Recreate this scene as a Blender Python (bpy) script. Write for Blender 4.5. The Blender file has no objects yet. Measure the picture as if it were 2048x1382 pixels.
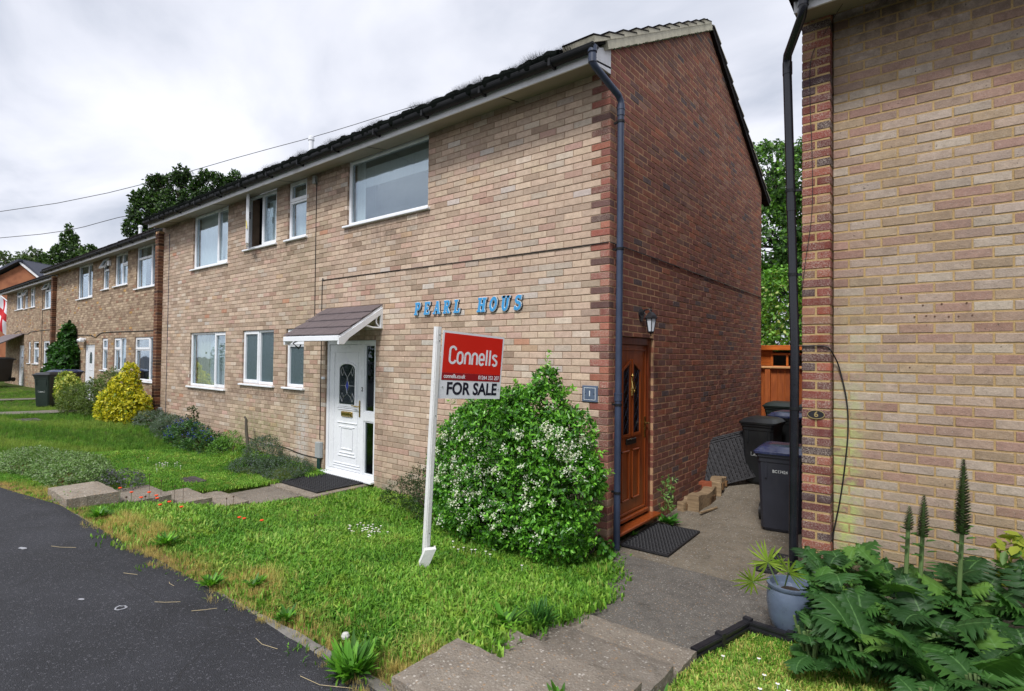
import bpy, bmesh, math, random
import numpy as np
from mathutils import Vector, Matrix
random.seed(7); RNG = np.random.default_rng(11)
SC = bpy.context.scene
COL = SC.collection
PI = math.pi

# ------------------------------------------------------------------ camera
def setup_camera():
    yaw, pit, rol = 0.6698, 0.0198, 0.0113
    r = Vector((math.cos(yaw), math.sin(yaw), 0))
    fw = Vector((-math.sin(yaw)*math.cos(pit), math.cos(yaw)*math.cos(pit), math.sin(pit)))
    up = r.cross(fw)
    r2 = r*math.cos(rol) + up*math.sin(rol)
    u2 = -r*math.sin(rol) + up*math.cos(rol)
    cd = bpy.data.cameras.new('camera'); cam = bpy.data.objects.new('camera', cd); COL.objects.link(cam)
    m = Matrix((r2, u2, -fw)).transposed().to_4x4()
    m.translation = (2.6577, -4.9431, 1.8211)
    cam.matrix_world = m
    cd.sensor_width = 36; cd.lens = 36*1085/2048
    cd.clip_start = 0.05; cd.clip_end = 2000
    SC.camera = cam
setup_camera()
CAM = np.array([2.6577, -4.9431, 1.8211])

# ------------------------------------------------------------------ world, sun, exposure
SUN_EL, SUN_AZ = math.radians(52), math.radians(166)      # direction towards the sun: azimuth from +Y clockwise
def setup_world():
    w = bpy.data.worlds.new('World'); SC.world = w; w.use_nodes = True
    nt = w.node_tree; nt.nodes.clear(); N = nt.nodes.new; L = nt.links.new
    out = N('ShaderNodeOutputWorld')
    sky = N('ShaderNodeTexSky'); sky.sky_type = 'NISHITA'; sky.sun_disc = False
    sky.sun_elevation = SUN_EL; sky.sun_rotation = SUN_AZ; sky.dust_density = 2
    bgs = N('ShaderNodeBackground'); bgs.inputs[1].default_value = 0.10
    L(sky.outputs[0], bgs.inputs[0])
    tc = N('ShaderNodeTexCoord')
    sep = N('ShaderNodeSeparateXYZ'); L(tc.outputs['Generated'], sep.inputs[0])
    zz = N('ShaderNodeMath'); zz.operation = 'ADD'; zz.inputs[1].default_value = 0.22; L(sep.outputs[2], zz.inputs[0])
    zm = N('ShaderNodeMath'); zm.operation = 'MAXIMUM'; zm.inputs[1].default_value = 0.12; L(zz.outputs[0], zm.inputs[0])
    comb = N('ShaderNodeCombineXYZ')
    for i in (0, 1):
        d = N('ShaderNodeMath'); d.operation = 'DIVIDE'; L(sep.outputs[i], d.inputs[0]); L(zm.outputs[0], d.inputs[1]); L(d.outputs[0], comb.inputs[i])
    n1 = N('ShaderNodeTexNoise'); n1.inputs['Scale'].default_value = 1.15; n1.inputs['Detail'].default_value = 7; n1.inputs['Roughness'].default_value = 0.52
    n1.inputs['Distortion'].default_value = 0.35
    mp = N('ShaderNodeMapping'); mp.inputs['Location'].default_value = (3.6, 0.4, 0.9); mp.inputs['Rotation'].default_value = (0, 0, 0.5); mp.inputs['Scale'].default_value = (1, 1.5, 1)
    L(comb.outputs[0], mp.inputs[0]); L(mp.outputs[0], n1.inputs['Vector'])
    cr = N('ShaderNodeValToRGB'); e = cr.color_ramp.elements
    e[0].position = 0.30; e[0].color = (0.44, 0.48, 0.57, 1)
    e[1].position = 0.60; e[1].color = (0.86, 0.87, 0.93, 1)
    m = cr.color_ramp.elements.new(0.46); m.color = (0.70, 0.72, 0.80, 1)
    L(n1.outputs['Fac'], cr.inputs[0])
    bgc = N('ShaderNodeBackground'); bgc.inputs[1].default_value = 0.74; L(cr.outputs[0], bgc.inputs[0])
    mix = N('ShaderNodeMixShader'); mix.inputs[0].default_value = 0.93
    L(bgs.outputs[0], mix.inputs[1]); L(bgc.outputs[0], mix.inputs[2]); L(mix.outputs[0], out.inputs[0])
    sd = bpy.data.lights.new('sun', 'SUN'); sd.energy = 2.0; sd.angle = math.radians(12); sd.color = (1, 0.975, 0.94)
    so = bpy.data.objects.new('sun', sd); COL.objects.link(so)
    d = Vector((math.sin(SUN_AZ)*math.cos(SUN_EL), math.cos(SUN_AZ)*math.cos(SUN_EL), math.sin(SUN_EL)))
    so.rotation_euler = d.to_track_quat('Z', 'Y').to_euler(); so.location = (0, -20, 30)
setup_world()
SC.view_settings.view_transform = 'Standard'; SC.view_settings.look = 'None'
SC.view_settings.exposure = 0.75; SC.view_settings.gamma = 1; SC.view_settings.use_curve_mapping = False
SC.render.engine = 'CYCLES'
SC.cycles.use_denoising = True
SC.cycles.max_bounces = 6; SC.cycles.transparent_max_bounces = 12
SC.cycles.diffuse_bounces = 3; SC.cycles.glossy_bounces = 3; SC.cycles.transmission_bounces = 4

# ------------------------------------------------------------------ object helpers
WORLD = set()          # things whose parts are modelled straight in world coordinates
def link(o, parent=None):
    COL.objects.link(o)
    if parent is not None:
        o.parent = parent
        if parent.name in WORLD: o.matrix_parent_inverse = parent.matrix_basis.inverted()
    return o
def tag(o, label=None, cat=None, group=None, kind=None):
    if label: o['label'] = label
    if cat: o['category'] = cat
    if group: o['group'] = group
    if kind: o['kind'] = kind
    return o
def empty(name, loc, label, cat, group=None, rz=0, parent=None):
    o = bpy.data.objects.new(name, None); o.empty_display_size = 0.1
    o.location = loc; o.rotation_euler = (0, 0, rz)
    link(o, parent); return tag(o, label, cat, group)
def wthing(name, loc, label, cat, group=None):
    o = empty(name, loc, label, cat, group); WORLD.add(o.name); return o
def copy_tree(o, parent=None):
    c = o.copy(); COL.objects.link(c)
    if parent is not None: c.parent = parent
    for ch in [x for x in ALLKIDS.get(o.name, [])]:
        k = copy_tree(ch, c)
    return c
ALLKIDS = {}
def reg(o, parent):
    if parent is not None: ALLKIDS.setdefault(parent.name, []).append(o)

class MB:
    """collects simple shapes into one mesh"""
    def __init__(s): s.v = []; s.f = []; s.mi = []; s.c = []; s.cur = 0; s.col = (1, 1, 1, 1)
    def add(s, vs, fs):
        b = len(s.v); s.v += [tuple(v) for v in vs]; s.f += [tuple(i+b for i in f) for f in fs]
        s.mi += [s.cur]*len(fs); s.c += [s.col]*len(vs); return s
    def box(s, x0, x1, y0, y1, z0, z1, ch=0.0):
        if x0 > x1: x0, x1 = x1, x0
        if y0 > y1: y0, y1 = y1, y0
        if z0 > z1: z0, z1 = z1, z0
        if ch <= 0:
            vs = [(x0,y0,z0),(x1,y0,z0),(x1,y1,z0),(x0,y1,z0),(x0,y0,z1),(x1,y0,z1),(x1,y1,z1),(x0,y1,z1)]
            return s.add(vs, [(0,3,2,1),(4,5,6,7),(0,1,5,4),(1,2,6,5),(2,3,7,6),(3,0,4,7)])
        ch = min(ch, (x1-x0)*.45, (y1-y0)*.45, (z1-z0)*.45)
        def ring(i, z): return [(x0+i,y0,z),(x1-i,y0,z),(x1,y0+i,z),(x1,y1-i,z),(x1-i,y1,z),(x0+i,y1,z),(x0,y1-i,z),(x0,y0+i,z)]
        def inr(z): return [(x0+ch,y0+ch,z),(x1-ch,y0+ch,z),(x1-ch,y0+ch,z),(x1-ch,y1-ch,z),(x1-ch,y1-ch,z),(x0+ch,y1-ch,z),(x0+ch,y1-ch,z),(x0+ch,y0+ch,z)]
        vs = inr(z0) + ring(ch, z0+ch) + ring(ch, z1-ch) + inr(z1)
        fs = []
        for k in range(3):
            for i in range(8):
                j = (i+1) % 8
                fs.append((k*8+i, k*8+j, k*8+8+j, k*8+8+i))
        fs.append((0,6,4,2)); fs.append((24,26,28,30))
        return s.add(vs, fs)
    def obox(s, c, u, v, w):
        """box from centre and three half vectors"""
        c, u, v, w = map(Vector, (c, u, v, w))
        vs = [c-u-v-w, c+u-v-w, c+u+v-w, c-u+v-w, c-u-v+w, c+u-v+w, c+u+v+w, c-u+v+w]
        return s.add(vs, [(0,3,2,1),(4,5,6,7),(0,1,5,4),(1,2,6,5),(2,3,7,6),(3,0,4,7)])
    def tube(s, path, r, n=10, cap=True, squash=None):
        P = [Vector(p) for p in path]; rs = r if isinstance(r, (list, tuple)) else [r]*len(P)
        vs = []; prev = None
        for i, p in enumerate(P):
            t = (P[min(i+1, len(P)-1)] - P[max(i-1, 0)]).normalized()
            if prev is None:
                a = Vector((0, 0, 1)) if abs(t.z) < .9 else Vector((1, 0, 0))
                prev = t.cross(a).normalized()
            x = (prev - t*prev.dot(t)).normalized(); prev = x; y = t.cross(x)
            for k in range(n):
                a = 2*PI*k/n; vs.append(p + (x*math.cos(a) + y*math.sin(a))*rs[i])
        fs = []
        for i in range(len(P)-1):
            for k in range(n):
                j = (k+1) % n
                fs.append((i*n+k, i*n+j, i*n+n+j, i*n+n+k))
        if cap: fs.append(tuple(range(n-1, -1, -1))); fs.append(tuple(range((len(P)-1)*n, len(P)*n)))
        return s.add(vs, fs)
    def lathe(s, prof, c=(0,0,0), n=20):
        vs = []; m = len(prof)
        for r, z in prof:
            for k in range(n):
                a = 2*PI*k/n; vs.append((c[0]+r*math.cos(a), c[1]+r*math.sin(a), c[2]+z))
        fs = [(i*n+k, i*n+(k+1)%n, i*n+n+(k+1)%n, i*n+n+k) for i in range(m-1) for k in range(n)]
        return s.add(vs, fs)
    def prism(s, poly, fn, d0, d1):
        """poly of 2D points, fn(a,b,d) -> 3D"""
        n = len(poly)
        vs = [fn(a, b, d0) for a, b in poly] + [fn(a, b, d1) for a, b in poly]
        fs = [tuple(range(n)), tuple(range(2*n-1, n-1, -1))] + [(i, i+n, (i+1)%n+n, (i+1)%n) for i in range(n)]
        return s.add(vs, fs)
    def grid(s, fn, nu, nv):
        vs = [fn(i/nu, j/nv) for j in range(nv+1) for i in range(nu+1)]
        fs = [(j*(nu+1)+i, j*(nu+1)+i+1, (j+1)*(nu+1)+i+1, (j+1)*(nu+1)+i) for j in range(nv) for i in range(nu)]
        return s.add(vs, fs)
    def mesh(s, name, mats, smooth=False, color=False):
        me = bpy.data.meshes.new(name); me.from_pydata(s.v, [], s.f)
        for m in (mats if isinstance(mats, (list, tuple)) else [mats]): me.materials.append(m)
        if any(s.mi): me.polygons.foreach_set('material_index', s.mi)
        if smooth: me.polygons.foreach_set('use_smooth', [True]*len(s.f))
        if color:
            a = me.color_attributes.new('Col', 'FLOAT_COLOR', 'POINT')
            a.data.foreach_set('color', np.array(s.c, dtype=np.float32).ravel())
        me.update(); return me
    def build(s, name, mats, parent=None, smooth=False, color=False, loc=None):
        o = bpy.data.objects.new(name, s.mesh(name, mats, smooth, color))
        if loc is not None: o.location = loc
        link(o, parent); reg(o, parent); return o

def autosmooth(o, ang=40):
    me = o.data; me.polygons.foreach_set('use_smooth', [True]*len(me.polygons))
    me.set_sharp_from_angle(angle=math.radians(ang)); return o

# ------------------------------------------------------------------ materials
class G:
    """tiny node-graph helper"""
    def __init__(s, name):
        s.m = bpy.data.materials.new(name); s.m.use_nodes = True; s.nt = s.m.node_tree
        s.b = s.nt.nodes['Principled BSDF']; s.out = s.nt.nodes['Material Output']; s._pos = None
    def n(s, t, **kw):
        x = s.nt.nodes.new(t)
        for k, v in kw.items(): setattr(x, k, v)
        return x
    def l(s, a, b): s.nt.links.new(a, b)
    def put(s, sock, v):
        if hasattr(v, 'is_linked') or hasattr(v, 'links'): s.l(v, sock)
        else: sock.default_value = v
    @property
    def pos(s):
        if s._pos is None: s._pos = s.n('ShaderNodeNewGeometry').outputs['Position']
        return s._pos
    def obj(s): return s.n('ShaderNodeTexCoord').outputs['Object']
    def math(s, op, a, b=0.0, clamp=False):
        x = s.n('ShaderNodeMath', operation=op, use_clamp=clamp); s.put(x.inputs[0], a); s.put(x.inputs[1], b); return x.outputs[0]
    def noise(s, scale, detail=3, rough=.55, vec=None, stretch=None, dist=0):
        x = s.n('ShaderNodeTexNoise'); x.inputs['Scale'].default_value = scale; x.inputs['Detail'].default_value = detail
        x.inputs['Roughness'].default_value = rough; x.inputs['Distortion'].default_value = dist
        v = vec if vec is not None else s.pos
        if stretch:
            mp = s.n('ShaderNodeMapping'); mp.inputs['Scale'].default_value = stretch; s.l(v, mp.inputs[0]); v = mp.outputs[0]
        s.l(v, x.inputs['Vector']); return x.outputs['Fac']
    def voro(s, scale, vec=None, out='Distance', rnd=1):
        x = s.n('ShaderNodeTexVoronoi'); x.inputs['Scale'].default_value = scale; x.inputs['Randomness'].default_value = rnd
        s.l(vec if vec is not None else s.pos, x.inputs['Vector']); return x.outputs[out]
    def ramp(s, fac, a, b, lo=0., hi=1.):
        x = s.n('ShaderNodeMapRange'); s.put(x.inputs['Value'], fac)
        x.inputs['From Min'].default_value = a; x.inputs['From Max'].default_value = b
        x.inputs['To Min'].default_value = lo; x.inputs['To Max'].default_value = hi; return x.outputs[0]
    def colors(s, fac, stops):
        x = s.n('ShaderNodeValToRGB'); s.put(x.inputs[0], fac); e = x.color_ramp.elements
        while len(e) < len(stops): e.new(.5)
        for i, (p, c) in enumerate(stops): e[i].position = p; e[i].color = (*c, 1)
        return x.outputs[0]
    def mix(s, fac, a, b, mode='MIX'):
        x = s.n('ShaderNodeMix', data_type='RGBA', blend_type=mode)
        s.put(x.inputs[0], fac)
        for i, v in ((6, a), (7, b)):
            if isinstance(v, tuple) and len(v) == 3: v = (*v, 1)
            s.put(x.inputs[i], v)
        return x.outputs[2]
    def attr(s, name, typ='GEOMETRY', out='Color'):
        x = s.n('ShaderNodeAttribute', attribute_name=name, attribute_type=typ); return x.outputs[out]
    def bump(s, h, dist=.01, strength=1., normal=None):
        x = s.n('ShaderNodeBump'); x.inputs['Distance'].default_value = dist; x.inputs['Strength'].default_value = strength
        s.l(h, x.inputs['Height'])
        if normal is not None: s.l(normal, x.inputs['Normal'])
        return x.outputs[0]
    def boxmask(s, x0, x1, z0, z1, sx=.1, sz=.2, ax=0):
        sep = s.n('ShaderNodeSeparateXYZ'); s.l(s.pos, sep.inputs[0])
        X, Z = sep.outputs[ax], sep.outputs[2]
        a = s.ramp(X, x0-sx, x0+sx); b = s.ramp(X, x1-sx, x1+sx, 1, 0); c = s.ramp(Z, z0-sz, z0+sz); d = s.ramp(Z, z1-sz, z1+sz, 1, 0)
        return s.math('MULTIPLY', s.math('MULTIPLY', a, b), s.math('MULTIPLY', c, d))
    def done(s, col=None, rough=None, normal=None, spec=None, metal=None):
        if col is not None:
            if isinstance(col, tuple) and len(col) == 3: col = (*col, 1)
            s.put(s.b.inputs['Base Color'], col)
        if rough is not None: s.put(s.b.inputs['Roughness'], rough)
        if normal is not None: s.l(normal, s.b.inputs['Normal'])
        if spec is not None: s.b.inputs['Specular IOR Level'].default_value = spec
        if metal is not None: s.b.inputs['Metallic'].default_value = metal
        return s.m

def C(r, g, b):
    """sRGB 0-255 to linear"""
    f = lambda c: (c/255/12.92 if c/255 <= .04045 else ((c/255+.055)/1.055)**2.4)
    return (f(r), f(g), f(b))
def K(c, k): return tuple(x*k for x in c)

def plain(name, col, rough=.5, var=.12, scale=9, bump=0., bscale=60, spec=.5, metal=0., dirt=None):
    g = G(name)
    n = g.noise(scale, 4)
    c = g.mix(g.ramp(n, .3, .7), K(col, 1-var), K(col, 1+var*.7))
    if dirt:
        dn = g.noise(2.3, 6, .7, stretch=(1, 1, .35)); c = g.mix(g.ramp(dn, .5, .78, 0, dirt[1]), c, dirt[0])
    nb = g.noise(bscale, 3) if bump else None
    return g.done(c, g.ramp(n, .2, .8, max(rough-.07, .02), rough+.07), g.bump(nb, bump) if bump else None, spec, metal)

def brick_mat(name, source, bloom=0., rug=.004, stains=()):
    """source 'geo' reads the joined mesh's colour attribute, 'obj' the object's own colour"""
    g = G(name)
    if source == 'geo': base = g.attr('Col')
    else: base = g.n('ShaderNodeObjectInfo').outputs['Color']
    fine = g.noise(105, 5, .75); mid = g.noise(17, 4, .6); big = g.noise(1.3, 5, .6)
    c = g.mix(1., base, g.colors(fine, [(.25, (.74, .73, .72)), (.5, (1, 1, 1)), (.78, (1.14, 1.13, 1.1))]), 'MULTIPLY')
    c = g.mix(1., c, g.colors(mid, [(.3, (.84, .83, .82)), (.7, (1.1, 1.1, 1.1))]), 'MULTIPLY')
    c = g.mix(g.ramp(big, .42, .72, 0, .30), c, g.mix(1., c, (.68, .63, .58), 'MULTIPLY'))
    pits = g.noise(48, 2, .5); c = g.mix(g.ramp(pits, .70, .76, 0, .75), c, (.05, .04, .035)); wsp = g.noise(150, 2, .5); c = g.mix(g.ramp(wsp, .62, .72, 0, .45), c, (.46, .43, .40))
    if bloom:
        bl = g.noise(70, 6, .8, stretch=(1, 1, 1.6)); bl2 = g.noise(5.2, 3)
        c = g.mix(g.math('MULTIPLY', g.ramp(bl, .46, .66, 0, bloom), g.ramp(bl2, .35, .6)), c, (.50, .43, .36))
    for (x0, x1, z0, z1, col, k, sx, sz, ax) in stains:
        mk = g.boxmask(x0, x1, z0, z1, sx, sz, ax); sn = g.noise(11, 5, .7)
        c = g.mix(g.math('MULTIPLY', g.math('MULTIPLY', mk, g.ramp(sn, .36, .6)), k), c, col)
    h = g.math('ADD', g.math('MULTIPLY', fine, .5), g.math('MULTIPLY', g.noise(40, 4, .6), .8))
    return g.done(c, .9, g.bump(h, rug), .25)

def mortar_mat(name, col, dark=.5):
    g = G(name); n = g.noise(8, 5, .65); f = g.noise(120, 2)
    c = g.mix(g.ramp(n, .35, .7), K(col, dark), col)
    c = g.mix(1., c, g.colors(f, [(.3, (.8, .8, .8)), (.7, (1.12, 1.12, 1.12))]), 'MULTIPLY')
    return g.done(c, .95, g.bump(f, .002), .2)

FACADE_STAINS = [(-12.2, .2, -.4, .12, (.13, .125, .08), .6, .1, .16, 0), (-5.1, -3.6, 1.95, 2.2, (.10, .08, .065), .5, .1, .08, 0), (-3.72, -3.5, .1, 1.3, (.16, .13, .10), .35, .08, .4, 0),
                 (-9.6, -8.9, .4, 1.0, (.12, .10, .08), .3, .3, .2, 0), (-7.4, -6.9, .6, 1.1, (.12, .09, .07), .35, .2, .2, 0), (-3.9, -3.2, 3.2, 3.75, (.13, .10, .08), .35, .3, .2, 0),
                 (-5.85, -5.55, .0, 1.15, (.62, .62, .62), .75, .08, .15, 0),
                 (-8.2, -6.3, .1, .75, (.20, .23, .08), .55, .3, .25, 0),
                 (-3.76, -3.45, 1.1, 1.7, (.06, .045, .035), .5, .10, .25, 0),
                 (-12., -3.0, 4.45, 5.2, (.10, .075, .065), .55, .6, .3, 0),  # band under the soffit: grime with some eaves shade painted in
                 (-8.3, -5.5, 1.0, 1.2, (.10, .06, .045), .6, .15, .1, 0),
                 (-10.4, -8.4, .85, 1.05, (.10, .07, .055), .6, .15, .1, 0),
                 (-7.8, -5.6, 3.5, 3.75, (.10, .07, .055), .5, .15, .1, 0),
                 (-4.6, -2.6, 3.5, 3.75, (.12, .09, .07), .4, .15, .1, 0),
                 (-6.3, -5.2, -.2, 4.2, (.26, .25, .12), .25, .5, .3, 0)]
H6_STAINS = [(2.0, 7, -.3, .75, (.20, .19, .11), .4, .2, .3, 0), (2.6, 3.1, 2.4, 3.2, (.16, .14, .12), .25, .3, .3, 0),
              (1.95, 2.14, .2, 1.45, (.42, .50, .16), .8, .05, .25, 0),
             (1.95, 2.25, 1.2, 2.2, (.40, .42, .22), .35, .1, .35, 0),
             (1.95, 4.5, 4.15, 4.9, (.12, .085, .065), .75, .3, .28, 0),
             (2.0, 3.4, 2.1, 2.16, (.28, .15, .08), .3, .1, .06, 0)]
M = {}
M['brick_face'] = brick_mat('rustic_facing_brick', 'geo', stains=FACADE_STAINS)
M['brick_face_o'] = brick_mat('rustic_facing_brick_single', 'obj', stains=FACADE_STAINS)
M['brick_red'] = brick_mat('red_gable_brick', 'geo', bloom=.22)
M['brick_red_o'] = brick_mat('red_gable_brick_single', 'obj', bloom=.22)
M['brick_bloom_o'] = brick_mat('weathered_red_brick', 'obj', bloom=.9)
M['brick_h6'] = brick_mat('grey_pink_facing_brick', 'geo', rug=.006, stains=H6_STAINS)
M['brick_h6_o'] = brick_mat('grey_pink_facing_brick_single', 'obj', rug=.006, stains=H6_STAINS)
M['mortar_face'] = mortar_mat('grey_mortar', C(158, 134, 114), .7)
M['mortar_red'] = mortar_mat('cream_mortar', C(198, 160, 124), .8)
M['mortar_h6'] = mortar_mat('ochre_mortar', C(182, 154, 110), .75)
M['upvc'] = plain('white_upvc', (.80, .82, .86), .28, .03, 4, dirt=((.45, .45, .42), .25))
M['paint_white'] = plain('white_painted_board', (.72, .72, .74), .5, .05, 5, dirt=((.30, .28, .24), .5))
M['soffit'] = plain('soffit_board', C(146, 139, 124), .7, .08, 3, dirt=((.2, .18, .14), .4))
M['black_plastic'] = plain('black_gutter_plastic', (.010, .011, .013), .6, .25, 6, spec=.25, dirt=((.05, .05, .05), .4))
M['pipe_grey'] = plain('faded_downpipe_plastic', C(52, 62, 84), .42, .16, 7, dirt=((.02, .022, .03), .8))
M['pipe_black'] = plain('black_downpipe_plastic', (.012, .013, .018), .2, .2, 8)
M['cable'] = plain('black_cable', (.012, .011, .011), .5)
M['brush'] = plain('black_bristle', (.008, .010, .009), 1., spec=.02)
M['verge'] = plain('verge_mortar', C(194, 188, 168), .9, .15, 14, .003, 50, dirt=((.14, .12, .07), .6))
M['moss'] = plain('moss', (.045, .055, .02), .95, .3, 25, .01, 60)
M['tile_dark'] = plain('dark_roof_tile', C(34, 31, 31), .95, .25, 12, .003, 60, spec=.1)
M['slate'] = plain('slate', C(54, 58, 72), .6, .2, 6)
M['brass'] = plain('brass', (.55, .38, .12), .25, .2, 30, metal=1.)
M['chrome'] = plain('chrome', (.6, .6, .6), .15, .1, 30, metal=1.)
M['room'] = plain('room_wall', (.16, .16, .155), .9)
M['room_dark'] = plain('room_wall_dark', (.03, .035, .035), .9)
# ------------------------------------------------------------------ glass and curtains
def glass_mat(name, tint, refl, rough=.0, frost=False, tr=.85):
    g = G(name)
    gl = g.n('ShaderNodeBsdfGlossy'); gl.inputs['Roughness'].default_value = rough; gl.inputs['Color'].default_value = (.80, .91, 1, 1)
    fr = g.n('ShaderNodeLayerWeight'); fr.inputs['Blend'].default_value = .5
    fac = g.math('ADD', g.math('MULTIPLY', g.math('POWER', fr.outputs['Facing'], 3.0), .7), refl, True)
    if frost:
        d = g.n('ShaderNodeBsdfDiffuse'); d.inputs['Color'].default_value = (*tint, 1)
        h = g.noise(38, 3, .6); b = g.bump(h, .01); g.l(b, d.inputs['Normal']); g.l(b, gl.inputs['Normal'])
        base = d.outputs[0]
    else:
        t = g.n('ShaderNodeBsdfTransparent'); t.inputs['Color'].default_value = (*K(tint, tr), 1); base = t.outputs[0]
        h = g.noise(1.1, 2); b = g.bump(h, .006); g.l(b, gl.inputs['Normal'])
    mx = g.n('ShaderNodeMixShader'); g.l(fac, mx.inputs[0]); g.l(base, mx.inputs[1]); g.l(gl.outputs[0], mx.inputs[2])
    g.l(mx.outputs[0], g.out.inputs[0]); return g.m
M['glass'] = glass_mat('window_glass', (.95, .99, 1.), .17, tr=.97)
M['glass_dark'] = glass_mat('dark_window_glass', (.5, .55, .55), .04)
M['glass_frost'] = glass_mat('obscured_window_glass', C(58, 76, 78), .09, .10, True)
M['glass_frost_light'] = glass_mat('pale_obscured_window_glass', C(150, 175, 185), .10, .12, True)
def curtain_mat(name, col):
    g = G(name); w = g.noise(3, 3, .5, stretch=(14, 14, .3))
    c = g.mix(g.ramp(w, .3, .7), K(col, .78), col)
    g.b.inputs['Transmission Weight'].default_value = 0
    return g.done(c, .9, None, .1)
M['net'] = curtain_mat('net_curtain', (.80, .84, .82))
M['net_cream'] = curtain_mat('cream_curtain', (.66, .66, .50))
M['blind'] = curtain_mat('pale_roller_blind', (.62, .66, .66))
M['shade'] = curtain_mat('dark_curtain', (.20, .23, .25))

def interval_sub(iv, cut):
    out = []
    for a, b in iv:
        if cut[1] <= a or cut[0] >= b: out.append((a, b)); continue
        if cut[0] > a: out.append((a, cut[0]))
        if cut[1] < b: out.append((cut[1], b))
    return out

def backing(mb, fn, u0, u1, z0, ztop, ops, d0, d1):
    """solid wall with holes; ztop(u) gives the top, fn(u,d,z) the world point"""
    us = sorted(set([u0, u1] + [o[i] for o in ops for i in (0, 1) if u0 < o[i] < u1]))
    for a, b in zip(us[:-1], us[1:]):
        cuts = [(z0, 99)]
        for o in ops:
            if o[0] < b-1e-6 and o[1] > a+1e-6: cuts = interval_sub(cuts, (o[2], o[3]))
        for c, d in cuts:
            t0, t1 = (min(d, ztop(a)), min(d, ztop(b)))
            if max(t0, t1) <= c: continue
            apex = []
            vs = [fn(a, d0, c), fn(b, d0, c), fn(b, d1, c), fn(a, d1, c), fn(a, d0, t0), fn(b, d0, t1), fn(b, d1, t1), fn(a, d1, t0)]
            mb.add(vs, [(0,3,2,1),(4,5,6,7),(0,1,5,4),(1,2,6,5),(2,3,7,6),(3,0,4,7)])

def lay(u0, u1, z0, ztop, ops, offs, kz=.075, L=.225, j=.010, jz=.010, zbase=0.):
    """running bond: list of (ua,ub,za,zb_left,zb_right,course)"""
    out = []
    k = math.ceil((z0-zbase)/kz - 1e-6)
    zmax = max(ztop(u0), ztop(u1), ztop((u0+u1)/2))
    while zbase + k*kz < zmax:
        za, zb = zbase+k*kz+jz/2, zbase+(k+1)*kz-jz/2
        o = offs[k % 2]
        n0 = math.floor((u0-o)/L) - 1; n1 = math.ceil((u1-o)/L) + 1
        for n in range(n0, n1):
            a, b = o+n*L+j/2, o+(n+1)*L-j/2
            a, b = max(a, u0), min(b, u1)
            if b-a < .02: continue
            iv = [(a, b)]; lo, hi = za, zb
            for p in ops:
                if p[0] < b and p[1] > a and p[2] < zb and p[3] > za:
                    ov = min(zb, p[3]) - max(za, p[2])
                    if ov > .5*(zb-za): iv = interval_sub(iv, (p[0], p[1]))
                    else:
                        full = (min(b, p[1]) - max(a, p[0])) > .5*(b-a)
                        if full:
                            if p[2] > za + .01: hi = min(hi, p[2])
                            else: lo = max(lo, p[3])
                        else: iv = interval_sub(iv, (p[0], p[1]))
            for c, d in iv:
                if d-c < .005 or hi-lo < .008: continue
                tl, tr = min(hi, ztop(c)), min(hi, ztop(d))
                if tl-lo < .004 and tr-lo < .004: continue
                out.append((c, d, lo, max(tl, lo+.001), max(tr, lo+.001), k))
        k += 1
    return out

def brick_geo(mb, fn, a, b, z0, z1l, z1r, depth=.05, proud=0., ch=.003, simple=False, jit=0.):
    """one brick, front face towards d=0"""
    r = lambda s=1: random.uniform(-jit, jit)*s
    A, B = a+r(), b+r()
    if simple or z1l != z1r:
        vs = [fn(A, depth, z0), fn(B, depth, z0), fn(B, depth, z1r), fn(A, depth, z1l), fn(A, -proud, z0), fn(B, -proud, z0), fn(B, -proud, z1r), fn(A, -proud, z1l)]
        return mb.add(vs, [(4,5,6,7),(0,1,5,4),(1,2,6,5),(2,3,7,6),(3,0,4,7)])
    q = [(A, z0+r(.6)), (B, z0+r(.6)), (B, z1r+r(.6)), (A, z1l+r(.6))]
    sg = [(1, 1), (-1, 1), (-1, -1), (1, -1)]
    vs = [fn(u, depth, z) for u, z in q] + [fn(u, ch-proud, z) for u, z in q] + \
         [fn(u+s[0]*ch*random.uniform(.6, 1.8), -proud, z+s[1]*ch*random.uniform(.6, 1.8)) for (u, z), s in zip(q, sg)]
    fs = []
    for k in (0, 4):
        for i in range(4):
            j = (i+1) % 4; fs.append((k+i, k+j, k+4+j, k+4+i))
    fs.append((8, 9, 10, 11))
    return mb.add(vs, fs)

def jcol(c, v=.05, h=.009):
    k = random.gauss(1, v); k = min(max(k, .7), 1.35)
    return tuple(min(max(x*k*random.gauss(1, h), .01), .95) for x in c) + (1.,)
def pick(pal):
    t = random.random()*sum(w for w, _ in pal)
    for w, c in pal:
        t -= w
        if t <= 0: return c
    return pal[-1][1]
PAL_FACE = [(7, C(198, 177, 157)), (7, C(193, 171, 152)), (5, C(188, 165, 147)), (2.5, C(193, 164, 149)), (2, C(186, 171, 157)), (1.0, C(180, 149, 135)),
            (.7, C(190, 163, 136)), (.10, C(186, 140, 116)), (1.0, C(174, 154, 138)), (2.0, C(205, 189, 172)), (.6, C(196, 186, 177))]
PAL_FACE2 = [(5, C(175, 155, 137)), (4, C(168, 148, 130)), (4, C(181, 161, 143)), (.8, C(156, 135, 118)), (1.5, C(190, 171, 153)), (.5, C(173, 142, 126))]
PAL_GABLE = [(5, C(132, 84, 72)), (4, C(124, 78, 68)), (3, C(140, 87, 70)), (1.8, C(112, 78, 72)), (.6, C(94, 78, 80)), (.7, C(150, 90, 68)), (.8, C(144, 106, 92)), (1.4, C(120, 86, 76))]
PAL_QUOIN = [(4, C(148, 90, 78)), (3, C(128, 82, 74)), (2, C(160, 102, 84)), (1.5, C(108, 80, 76)), (1.5, C(158, 126, 106))]
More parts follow.
